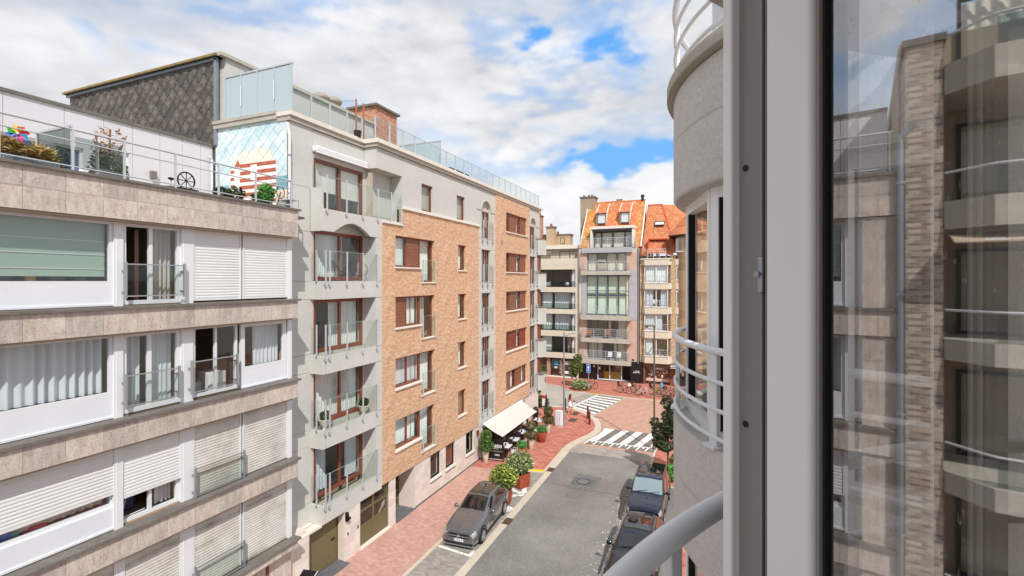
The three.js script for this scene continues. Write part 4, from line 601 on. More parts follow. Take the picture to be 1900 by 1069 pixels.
  { const w = win(B, 16.5, 18.5, .04, 2.18, zg - .12, { mat: M.bronze, f: .08, name: 'garage_door', mull: [17.5], rail: [.85, 1.5] }); for (let k = 0; k < 22; k++) mesh('door_plank', bg(16.58 + k * .0838, 16.58 + (k + 1) * .0838 - .006, .12, .82, zg - .2, zg - .14), M.bronze, B);  mesh('threshold', bg(16.48, 18.52, 0, .05, -.3, .04), M.sill, B); }
  { mesh('porch_wall', [bg(18.95, 19.0, 0, 2.2, -1.0, zg - .08), bg(20.52, 20.58, 0, 2.2, -1.0, zg), bg(18.95, 20.58, 2.1, 2.2, -1.0, zg - .1)], M.tileWhite[1], B); win(B, 19.0, 20.52, .02, 2.1, -.95, { mat: M.bronze, f: .07, name: 'entrance_door', mull: [19.75], rail: [.45, .85, 1.25, 1.65] }); mesh('threshold', bg(18.98, 20.56, 0, .02, -.95, .05), M.blueStone, B); }
  // cafe front under the second brick field
  mesh('shop_wall', [bg(27.9, 28.35, 0, 2.2, -.4, zg), bg(31.4, 32.0, 0, 2.2, -.4, zg), bg(36.0, 39.0, 0, 2.1, -.6, zg), bg(28.35, 36, 1.95, 2.2, -.4, zg)], M.tileWhite[0], B);
  win(B, 28.35, 31.4, .05, 1.95, -.2, { mat: M.black, f: .07, mull: [29.4, 30.4], name: 'shop_window' }); win(B, 32, 36, .05, 1.95, -.2, { mat: M.black, f: .07, mull: [33, 34, 35], name: 'shop_window' });
  mesh('side_wall', bg(38.9, 39.25, .0, 17.3, -14, -.32), M.concrete, B);
  rebase(B, 13.36);
}

// ================================================================ buildings closing the street (local x across, z towards the street)
const ZD = -55.2;
function metalRail(P, x0, x1, y0, y1, z, n, mat = M.alu, side = 0, bars = 4) {
  for (let k = 0; k <= n; k++) mesh('rail_post', bc(mix(x0, x1, k / n), (y0 + y1) / 2, z, .05, y1 - y0, .05), mat, P);
  for (let k = 0; k < bars; k++) mesh('rail_bar', bar([x0, y1 - k * (y1 - y0) / bars * .95, z], [x1, y1 - k * (y1 - y0) / bars * .95, z], k ? .018 : .03, undefined, 6), mat, P);
  if (side) for (const x of [x0, x1]) for (let k = 0; k < bars; k++) mesh('rail_bar', bar([x, y1 - k * (y1 - y0) / bars * .95, z], [x, y1 - k * (y1 - y0) / bars * .95, z - side], k ? .018 : .03, undefined, 6), mat, P);
}
{ // --- beige block with brown balconies
  const P = thing('apartment_building', 'low beige block with stacked brown framed windows at the end of the street', 'building', [0, 0, ZD]);
  mesh('body', [bg(-26, -14.62, 0, 14.0, -10, -5), bg(-14.95, -14.62, 0, 14.0, -5, 0), bg(-26, -25.7, 0, 14, -5, -.1)], M.interior, P);
  mesh('pier', bg(-14.95, -14.6, 0, 14.02, -.6, .01), M.concreteWarm, P);
  for (const [a, b] of [[12.73, 14.02], [10.05, 10.65], [7.5, 8.05], [4.85, 5.5], [2.3, 2.9]]) { const s = mesh('spandrel', bg(-26, -14.95, a, b, -.5, .3), M.concreteWarm, P); mesh('floor_slab', bg(-26, -14.95, a, a + .25, -5, -.5), M.interiorDark, P); }
  [[10.65, 12.73], [8.05, 10.05], [5.5, 7.5], [2.9, 4.85]].forEach(([a, b], i) => {
    win(P, -19.4, -15.4, a, b, -.3, { mat: M.dark, f: .08, mull: [-17.8], curt: i === 0 ? null : i === 3 ? [[-19.2, -18.0, 0], [-16, -15.6, 2]] : [[-19.2, -17.9, 0], [-17.6, -15.5, 1]], wl: .3, name: 'window' }); win(P, -24, -19.5, a, b, -.3, { mat: M.dark, f: .08, mull: [-22], curt: 0, wl: .3 });
    mesh('side_panel', bg(-15.4, -15.0, a, b, -.5, -.25), M.white, P); mesh('jamb', [bg(-15.52, -15.42, a, b, -.3, -.1), bg(-19.35, -19.25, a, b, -.3, -.1)], i === 3 ? M.woodFrameRed : std(S(110, 84, 110), .7), P);
    mesh('brown_rail', bar([-19.6, a + .62, .2], [-15, a + .62, .2], .04), M.dark, P); mesh('rail_glass', new THREE.PlaneGeometry(4.5, .5).translate(-17.3, a + .3, .18), M.glassSmoke, P); mesh('rail_post', bc(-17.75, a + .3, .2, .04, .6, .04), M.dark, P); mesh('rail_post', bc(-15.05, a + .3, .2, .04, .6, .04), M.dark, P);
  });
  mesh('white_chair', rb(-19.0, -18.2, 10.75, 11.3, -.8, -.4, .08), M.white, P); mesh('satellite_dish', at(new THREE.SphereGeometry(.32, 16, 8, 0, 6.3, 0, 1), -15.9, 11.0, .0, 0, 1.2), M.galv, P);
  // set back top floor
  mesh('top_floor', [bg(-26, -14.9, 14.0, 15.4, -9, -2.4)], M.concreteWarm, P); mesh('roof_edge', [bg(-26.2, -14.6, 15.3, 15.75, -9, -1.9)], M.sill, P);
  win(P, -17.6, -15.0, 14.05, 15.05, -2.36, { mat: M.dark, f: .07, mull: [-16.3], curt: 0, wl: .3 }); mesh('timber_screen', bg(-20, -18.4, 14.0, 15.0, -1.3, -1.2), std(S(130, 120, 112), .8), P); mesh('brown_rail', [bar([-20, 14.42, .15], [-14.8, 14.42, .15], .04)], M.dark, P);
  for (const [x0, x1, y, z0, z1, m] of [[-21.0, -20.35, 19.6, -4.2, -3.4, M.brickRed], [-19.6, -18.6, 18.1, -4.2, -3.2, M.brickOchre], [-20.4, -16.8, 17.2, -5.6, -4.3, M.brickOchre]]) { mesh('chimney', bg(x0, x1, 15.7, y, z0, z1), m, P); mesh('chimney_cap', bg(x0 - .1, x1 + .1, y, y + .16, z0 - .1, z1 + .1), M.coping, P); mesh('chimney_pot', at(new THREE.CylinderGeometry(.14, .17, .4, 12), (x0 + x1) / 2, y + .35, (z0 + z1) / 2), M.terracotta, P); }
  win(P, -18.1, -17.5, 16.1, 16.9, -4.28, { mat: M.dark, f: .06 });
  // ground floor office
  
  win(P, -18.1, -16.75, .03, 2.1, -.4, { mat: M.dark, f: .1, mull: [], name: 'office_door' }); win(P, -16.6, -15.05, .2, 2.1, -.3, { mat: M.dark, f: .1, name: 'office_window' });
  mesh('shop_pillar', [bg(-18.5, -18.1, 0, 2.3, -.5, -.1), bg(-16.75, -16.6, 0, 2.3, -.45, -.15)], M.brickDull, P);
  const note = mesh('door_poster', bg(-17.65, -17.15, 1.35, 1.8, -.34, -.33), std(S(60, 176, 214), .6), P); mesh('paper', bg(-17.6, -17.25, .95, 1.15, -.34, -.33), M.white, note);
  for (let k = 0; k < 4; k++) mesh('paper', bg(-16.98 + .02, -16.82, .35 + k * .42, .65 + k * .42, -.39, -.38), M.white, P); for (let k = 0; k < 4; k++) mesh('paper', bg(-16.3 + (k % 2) * .55, -15.85 + (k % 2) * .55, k < 2 ? .4 : 1.5, k < 2 ? .72 : 1.85, -.24, -.23), M.white, P);
  { const s = mesh('blade_sign', bg(-14.9, -14.82, 1.85, 2.35, .02, .5), std(S(70, 190, 220), .5), P); mesh('sign_disc', bg(-14.95, -14.65, 1.9, 2.3, .5, .53), std(S(70, 190, 220), .5), s); }
  mesh('kerb_step', bg(-19, -14.9, 0, .06, -.4, .25), M.sill, P);
  rebase(P, -18);
}
{ // --- grey block with the orange tiled roof and two dormers
  const P = thing('apartment_building', 'grey apartment block with two dormers in an orange tiled roof above a black shop', 'building', [0, 0, ZD]), X0 = -14.5, X1 = -7.85;
  mesh('body', [bg(X0, X1, 0, 15.2, -10, -2.3), bg(X0, -13.6, 2.0, 15.1, -2.3, 0), bg(-9.05, X1, 2.0, 15.1, -2.3, 0)], M.concreteWarm, P);
  const greyM = std(0xffffff, .7, { map: mottle(172, 170, 174, 9, 2, 140, 4, 6) }); for (const g of [bg(-14.2, -13.6, 6.95, 12.1, 0, .06), bg(-8.75, X1 + .01, 6.95, 12.6, 0, .06), bg(-14.1, -8.4, 14.6, 15.18, -.4, .34)]) mesh('grey_cladding', g, greyM, P);
  const pinkM = std(0xffffff, .8, { map: mottle(196, 164, 146, 9, 2, 141, 4, 7) });
  for (const [a, b, c, d] of [[-14.46, -13.62, 2.05, 6.95], [-9.03, X1, 2.05, 6.95], [-14.46, -13.62, 12.1, 14.6], [-9.03, X1, 12.6, 14.6]]) mesh('pink_cladding', bg(a, b, c, d, 0, .03), pinkM, P);
  const slabY = [[12.05, 12.5], [6.95, 7.45], [4.4, 4.85], [1.95, 2.4]];
  for (const [a, b] of slabY) { const s = mesh('balcony', bg(-14.1, -8.5, a, b, -2.3, .75), M.cornice, P); metalRail(P, -13.95, -8.65, b, b + 1.05, .68, 4, M.alu, 1.2, 5); }
  const frame = std(S(96, 108, 130), .4), lit = 3;
  win(P, -13.6, -9.05, 12.5, 14.58, -.3, { mat: frame, f: .08, mull: [-12.45, -11.3, -10.2], curt: [[-13.5, -12.5, 3], [-11.25, -10.25, 3], [-10.1, -9.1, 3]], wl: .5 });
  { const w = win(P, -13.65, -8.75, 7.5, 12.0, .02, { mat: frame, f: .08, mull: [-12.4, -11.2, -10.0], rail: [9.75, 11.0 - 1.25 + .5], name: 'tall_window' }); for (let k = 0; k < 4; k++) for (let q = 0; q < 2; q++) mesh('pale_blind', bg([-13.55, -12.3, -11.1, -9.9][k], [-12.5, -11.3, -10.1, -8.85][k], q ? 9.85 : 7.6, q ? 11.9 : 9.6, -.26, -.25), std(S(214, 228, 208), .9), P); }
  for (const [a, b, i] of [[4.85, 6.95, 0], [2.4, 4.4, 1]]) win(P, -13.6, -9.05, a, b, -.5, { mat: frame, f: .08, mull: [-12.45, -11.3, -10.2], curt: i ? [[-13.5, -9.2, 3]] : [[-10.1, -9.2, 3], [-11.2, -10.9, 3]], wl: .35 });
  for (const [x, z] of [[-13.3, .2], [-11.2, .2]]) mesh('rattan_chair', [rb(x - .3, x + .3, 5.2, 5.3, z - .3, z + .3, .04), rb(x - .3, x + .3, 5.3, 5.75, z - .32, z - .24, .03), bar([x - .25, 4.85, z - .25], [x - .25, 5.2, z - .25], .03), bar([x + .25, 4.85, z + .25], [x + .25, 5.2, z + .25], .03)], std(S(150, 96, 56), .8), P);
  for (const x of [-10.9, -9.9]) mesh('white_chair', [rb(x - .25, x + .25, 2.78, 2.86, 0, .5, .03), rb(x - .25, x + .25, 2.86, 3.3, -.05, 0, .02), bar([x - .2, 2.4, .1], [x - .2, 2.8, .1], .025), bar([x + .2, 2.4, .45], [x + .2, 2.8, .45], .025)], M.white, P);
  // attic terrace
  metalRail(P, -14.35, -7.95, 15.18, 16.25, .28, 6, M.alu, .8, 5);
  mesh('attic_box', [bg(-13.3, -8.2, 17.35, 17.65, -3.2, -.2), bg(-13.25, -13.0, 15.18, 17.35, -3, -.3), bg(-8.5, -8.25, 15.18, 17.35, -3, -.3)], M.sill, P); mesh('attic_fascia', bg(-13.0, -8.5, 17.05, 17.35, -.5, -.25), M.dark, P);
  win(P, -12.95, -8.55, 15.2, 17.05, -1.0, { mat: M.dark, f: .08, mull: [-12.1, -10.8, -9.4], curt: [[-12.9, -12.2, 3], [-12.0, -10.9, 3], [-10.7, -9.5, 3], [-9.3, -8.6, 3]], wl: .6, name: 'attic_door' });
  mesh('attic_inside', bg(-13, -8.5, 15.1, 17.3, -3.2, -3.1), M.interior, P);
  // tiled roof slope with the opening for the attic box; pantile courses as real ribs
  const zr = y => -.2 - (y - 15.2) / 5.9 * 4.5, roofG = (x0, x1, y0, y1, wob = 28) => { const nx = Math.max(4, Math.round((x1 - x0) / .115)), ny = Math.max(1, Math.round((y1 - y0) / .24)) * 2, P = [], U = [], I = []; for (let j = 0; j <= ny; j++) for (let i = 0; i <= nx; i++) { const x = mix(x0, x1, i / nx), y = mix(y0, y1, j / ny), r = (i % 2 ? .035 : 0) + (j % 2 ? .0 : .03); P.push(x, y, zr(y) + r); U.push(x, y * 1.2); } for (let j = 0; j < ny; j++) for (let i = 0; i < nx; i++) { const a = j * (nx + 1) + i, b = a + nx + 1; I.push(a, a + 1, b + 1, a, b + 1, b); } const g = new THREE.BufferGeometry(); g.setAttribute('position', new THREE.Float32BufferAttribute(P, 3)); g.setAttribute('uv', new THREE.Float32BufferAttribute(U, 2)); g.setIndex(I); g.computeVertexNormals(); return g; };
  const rt = mesh('roof', roofG(-13.3, -8.2, 17.65, 21.05), M.roofTile, P); mesh('roof_field', [roofG(-14.45, -13.3, 15.2, 21.05)], M.roofTileMoss, rt); mesh('roof_field', [roofG(-8.2, -7.55, 15.2, 21.05)], M.roofTileMoss, rt);
  mesh('ridge', bar([-14.45, 21.08, -4.7], [-7.5, 21.08, -4.7], .12), M.roofTileMoss, rt); mesh('roof_back', [plate([[-14.45, 15.2], [-7.55, 15.2], [-7.55, 21.0], [-14.45, 21.0]], [], .2, -5.2)], M.tileRed, P);
  mesh('verge', [bar([-7.5, 15.2, -.15], [-7.5, 21.05, -4.65], .09), bar([-14.5, 15.2, -.15], [-14.5, 21.05, -4.65], .07)], M.sill, P);
  for (const [a, b] of [[-12.85, -11.8], [-10.1, -9.05]]) { win(P, a, b, 18.15, 19.4, -2.05, { mat: M.dark, f: .07, curt: null, name: 'dormer_window' }); mesh('dormer_blind', bg(a + .07, b - .07, 18.2, 19.35, -2.16, -2.15), M.white, P); mesh('dormer_cheek', [plate([[2.05, 18.1], [2.05, 19.42], [3.9, 20.7], [4.1, 20.7]], [], .06, 0).rotateY(Math.PI / 2).translate(a + .03, 0, 0), plate([[2.05, 18.1], [2.05, 19.42], [3.9, 20.7], [4.1, 20.7]], [], .06, 0).rotateY(Math.PI / 2).translate(b + .03, 0, 0)], M.sill, P); const dg = []; { const L = Math.hypot(1.95, 1.3); const g = bg(a - .12, b + .12, -.03, .03, -L - .1, .1); g.rotateX(Math.atan2(1.3, 1.95)); g.translate(0, 19.46, -2.0); dg.push(g); } mesh('dormer_roof', dg, M.roofTile, P); mesh('dormer_edge', [bar([b + .12, 19.46, -1.95], [b + .12, 20.8, -3.95], .05), bar([a - .12, 19.46, -1.95], [a - .12, 20.8, -3.95], .05)], M.sill, P); }
  mesh('chimney', bg(-15.4, -13.6, 14.6, 21.7, -5.6, -4.0), std(0xffffff, .9, { map: mottle(158, 142, 122, 10, 2.5, 143, 4, 8) }), P); mesh('chimney_cap', bg(-15.5, -13.5, 21.7, 21.86, -5.7, -3.9), M.coping, P); for (const x of [-15.1, -14.5, -14.1]) mesh('chimney_pot', at(new THREE.CylinderGeometry(.13, .16, .36, 10), x, 22.0, -4.8), M.coping, P);
  mesh('roof_vent', [at(new THREE.CylinderGeometry(.16, .16, .5, 12), -7.9, 21.3, -4.6), at(new THREE.CylinderGeometry(.22, .22, .22, 12), -7.9, 21.6, -4.6)], M.black, P); mesh('roof_vent', at(new THREE.BoxGeometry(.7, .2, .4), -10.7, 21.3, -4.9), M.coping, P);
  mesh('downpipe', bar([-7.75, 2.2, .1], [-7.75, 15.1, .1], .07), M.galv, P); mesh('downpipe', bar([-14.55, 2.2, .1], [-14.55, 15.1, .1], .06), M.galv, P);
  // black shop front
  mesh('shop_front', [bg(X0, -12.4, 0, 1.95, -.4, -.1), bg(-9.62, -8.6, 0, 1.95, -1.6, -1.4), bg(-14.4, -8.6, 1.85, 1.95, -2, .1)], M.black, P); mesh('shop_pillar', bg(-8.6, -7.25, 0, 2.35, -.5, .12), M.black, P);
  { const sgn = canvasTex(512, 256, (c, w, h) => { c.fillStyle = '#141214'; c.fillRect(0, 0, w, h); c.fillStyle = '#f2f0ea'; const r = rng(91); for (const [x0, x1, y, h] of [[150, 362, 66, 44], [90, 420, 130, 48]]) for (let x = x0; x < x1; x += 30) c.fillRect(x, y + r() * 8, 12 + r() * 14, h - r() * 14); c.fillRect(w / 2 - 8, 24, 16, 12); }); mesh('shop_sign', new THREE.PlaneGeometry(1.15, .58).translate(-7.92, 1.25, .124), std(0xffffff, .6, { map: sgn }), P); }
  win(P, -12.4, -9.62, .03, 1.86, -.3, { mat: M.pvc, f: .08, mull: [-11.0], name: 'shop_window' }); mesh('counter', [bg(-11.7, -9.7, .05, .95, -.9, -.6)], std(S(170, 134, 44), .6), P); mesh('shop_back', bg(-14, -8.6, 0, 1.95, -2.3, -2.25), std(S(176, 150, 120), .9), P); mesh('shop_floor', bg(-14, -8.6, 0, .03, -2.3, -.4), M.interior, P);
  { const r = rng(31); for (let k = 0; k < 16; k++) { const x = -12 + r() * 2.2, y = .97 + r() * .5; mesh('goods', rb(x, x + .14, y, y + .16 + r() * .12, -.9 - r() * .4, -.75, .03), std(S(90 + r() * 150, 60 + r() * 120, 50 + r() * 100), .7), P); } mesh('poster', bg(-12.3, -12.05, 1.2, 1.5, -.25, -.24), M.white, P); mesh('round_sign', at(new THREE.CylinderGeometry(.13, .13, .02, 18), -12.75, 1.55, -.08, 0, Math.PI / 2), M.white, P); mesh('house_number', bg(-8.45, -8.2, 2.45, 2.65, .035, .05), M.dark, P); }
  mesh('shop_step', bg(-12.5, -8.7, 0, .05, -.3, .1), M.blueStone, P);
  rebase(P, -11);
}
{ // --- beige bay window block with red hipped roof
  const P = thing('apartment_building', 'beige block with stacked bay windows under a red hipped roof, shop below', 'building', [0, 0, ZD]);
  mesh('body', [bg(-7.6, 10, 0, 14.2, -10, -1.6), bg(-7.6, -7.2, 2.2, 13.8, -1.6, 0), bg(-4.35, -3.8, 2.2, 14.2, -1.6, 0), bg(-3.0, 10, 2.2, 14.2, -1.6, -.3)], M.brickOchre, P);
  const spans = [[13.1, 13.75], [10.5, 11.12], [7.8, 8.5], [5.15, 5.9], [2.4, 3.15]];
  const bay = (y0, y1) => { const s = new THREE.Shape([[-7.4, 0], [-7.0, .6], [-4.6, .6], [-4.2, 0], [-4.2, -1.6], [-7.4, -1.6]].map(p => new THREE.Vector2(p[0], -p[1]))); const g = new THREE.ExtrudeGeometry(s, { depth: y1 - y0, bevelEnabled: false }); g.rotateX(-Math.PI / 2); g.translate(0, y0, 0); g.scale(1, 1, 1); return g; };
  for (const [a, b] of spans) { mesh('bay_spandrel', bay(a, b), M.concreteWarm, P); mesh('bay_ledge', bg(-7.1, -4.5, b, b + .05, -.2, .66), M.sill, P); mesh('side_spandrel', bg(-3.85, -2.95, a, b, -.6, .05), M.concreteWarm, P); }
  [[11.12, 13.1], [8.5, 10.5], [5.9, 7.8], [3.15, 5.15]].forEach(([a, b], i) => {
    win(P, -7.05, -4.55, a, b, .42, { mat: M.white, f: .09, mull: [-5.8], curt: i === 3 ? [[-6.9, -6.2, 0]] : [[-6.95, -4.65, i === 1 ? 1 : 0]], wl: .25 });
    metalRail(P, -7.0, -4.6, a + .05, a + .75, .56, 3, M.alu, 0, 3);
    win(P, -3.75, -3.0, a + .35, b - .25, .0, { mat: M.white, f: .08, curt: 0 }); mesh('white_panel', bg(-3.0, -2.2, a + .35, b - .25, -.3, .02), M.white, P); mesh('wall_fill', [bg(-3.8, -3.0, b - .25, b, -.3, -.01), bg(-3.8, -3.0, a, a + .35, -.3, -.01)], M.brickOchre, P);
    mesh('bay_post', [bg(-7.38, -7.1, a, b, -1.0, -.1), bg(-4.5, -4.22, a, b, -1.0, -.1)], M.brickDull, P);
  });
  for (const x of [-6.6, -5.1]) mesh('folding_chair', [bar([x - .25, 3.2, .5], [x + .2, 3.75, .5], .03), bar([x + .25, 3.2, .5], [x - .2, 3.6, .5], .03), bar([x + .2, 3.75, .5], [x + .35, 4.15, .5], .03)], M.black, P);
  mesh('garden_chair', [rb(-6.2, -5.7, 8.9, 9.0, .3, .52, .03), rb(-6.2, -5.7, 9.0, 9.35, .25, .3, .02)], M.white, P);
  // roof
  const rs = (pts, m, n) => { const p = [], u = []; for (let k = 1; k < pts.length - 1; k++) for (const q of [pts[0], pts[k], pts[k + 1]]) { p.push(...q); u.push(q[0] - q[2] * .6, q[1] * 1.2); } const g = new THREE.BufferGeometry(); g.setAttribute('position', new THREE.Float32BufferAttribute(p, 3)); g.setAttribute('uv', new THREE.Float32BufferAttribute(u, 2)); g.computeVertexNormals(); return mesh(n, g, m, P); };
  const redTile = std(0xffffff, .8, { map: canvasTex(512, 512, (c, w, h) => { const r = rng(24); c.fillStyle = 'rgb(152,88,62)'; c.fillRect(0, 0, w, h); for (let j = 0; j < 14; j++) for (let i = 0; i < 12; i++) { const n = (r() - .5) * 30; c.fillStyle = `rgb(${[192, 122, 80].map(v => Math.round(v + n)).join(',')})`; c.fillRect(i * w / 12 + 3, j * h / 14 + 3, w / 12 - 4, h / 14 - 5); } }, [3.0, 4.6]) });
  rs([[-7.45, 14.4, 0], [-6.75, 14.4, 0], [-6.75, 16.1, -1.5], [-4.8, 16.1, -1.5], [-4.8, 14.4, 0], [-4.1, 14.4, 0], [-4.1, 16.2, -1.6], [-5.7, 20.5, -5.2], [-7.35, 20.5, -5.2]].map(p => p), redTile, 'roof');
  rs([[-4.1, 14.4, 0], [10, 14.4, -.5], [10, 18.8, -5.2], [-2.6, 20.2, -5.2], [-5.7, 20.5, -5.2]], redTile, 'roof_slope'); rs([[-4.1, 16.2, -1.6], [-4.1, 14.4, 0], [-5.7, 20.5, -5.2]], redTile, 'roof_slope');
  mesh('hip_tiles', [bar([-4.1, 15.6, -1.0], [-5.7, 20.5, -5.2], .08), bar([-7.35, 20.5, -5.2], [-5.7, 20.5, -5.2], .1)], M.tileRed, P);
  { const t = mesh('turret_roof', at(new THREE.ConeGeometry(2.6, 3.0, 8), -2.2, 17.75, -.6, .4), redTile, P); mesh('turret', at(new THREE.CylinderGeometry(1.95, 1.95, 14.2, 8), -1.9, 9.3, -.9, .4), M.brickOchre, P); win(P, -3.75, -3.0, 14.5, 15.9, .55, { mat: M.white, f: .08, curt: 0 }); mesh('turret_eave', at(new THREE.CylinderGeometry(2.45, 2.35, .16, 8), -2.2, 16.2, -.6, .4), M.dark, P); }
  const sk = win(P, -.56, .56, -.42, .42, .06, { mat: M.dark, f: .06, name: 'roof_light' }); sk.position.set(-5.75, 18.0, -2.85); sk.rotation.x = -.93; mesh('roof_light_blind', bg(-.5, .5, -.36, .36, -.02, 0), M.white, sk);
  // top terrace
  mesh('terrace_side', [bg(-6.75, -6.7, 14.2, 16.1, -1.6, -.1), bg(-4.85, -4.8, 14.2, 16.1, -1.6, -.1), bg(-6.75, -4.8, 16.0, 16.12, -1.6, -.9)], M.tileRed, P); win(P, -6.7, -4.85, 14.1, 16.0, -1.5, { mat: M.dark, f: .08, mull: [-5.7], name: 'terrace_door', curt: [[-6.6, -5.8, 0]] }); metalRail(P, -6.75, -4.8, 13.8, 14.85, .2, 3, M.alu, 0, 4); mesh('terrace_floor', bg(-7.45, -4.1, 13.75, 13.85, -1.6, .4), M.sill, P); mesh('eave', bg(-7.45, -6.75, 14.25, 14.4, -.6, .1), M.tileRed, P); mesh('eave', bg(-4.8, -4.1, 14.25, 14.4, -.6, .1), M.tileRed, P);
  // shop
  mesh('shop_frame', [bg(-7.2, -7.0, 0, 2.4, -.5, .1), bg(-4.4, -3.6, 0, 2.3, -.5, .1), bg(-7.2, -4.4, 2.15, 2.4, -.5, .2)], std(S(120, 76, 52), .7), P); win(P, -7.0, -4.4, .25, 2.15, -.1, { mat: M.dark, f: .06, name: 'shop_window' }); mesh('shop_back', bg(-7.5, -2.2, 0, 2.3, -1.6, -1.5), std(S(170, 130, 104), .9), P);
  { const sgn = canvasTex(512, 128, (c, w, h) => { c.fillStyle = '#8a7f7a'; c.fillRect(0, 0, w, h); c.fillStyle = '#f4f0ea'; const r = rng(92); for (let x = 60; x < 450; x += 56) c.fillRect(x, 36 + r() * 8, 20 + r() * 18, 50 - r() * 10); }); mesh('window_sign', new THREE.PlaneGeometry(1.3, .33).translate(-5.65, 1.75, -.06), std(0xffffff, .6, { map: sgn }), P); }
  { const r = rng(33); for (let k = 0; k < 22; k++) { const x = -6.9 + r() * 2.3, y = .3 + r() * 1.0; mesh('goods', rb(x, x + .1 + r() * .14, y, y + .1 + r() * .2, -.6 - r() * .3, -.4, .03), std(r() < .5 ? S(236, 190 + r() * 40, 170 + r() * 40) : S(150 + r() * 90, 90 + r() * 60, 60 + r() * 60), .7), P); } mesh('sandwich_board', bg(-7.0, -4.45, .25, .6, -.45, -.35), std(S(240, 206, 190), .8), P); }
  { const aw = mesh('shop_awning', [at(bg(-4.3, -2.6, -.02, .02, -.1, 1.0), 0, 2.35, .1, 0, .35)], std(S(40, 40, 70), .7), P); mesh('awning_stripe', [at(bg(-4.3, -2.6, .022, .026, .2, .3), 0, 2.35, .1, 0, .35), at(bg(-4.3, -2.6, .022, .026, .5, .6), 0, 2.35, .1, 0, .35), at(bg(-4.3, -2.6, .022, .026, .8, .9), 0, 2.35, .1, 0, .35)], M.white, aw); mesh('shop_door', bg(-3.55, -2.7, 0, 2.1, -.2, -.15), M.dark, P); mesh('notice', bg(-3.2, -2.95, 1.1, 1.5, -.15, -.14), M.white, P); }
  rebase(P, -5);
}

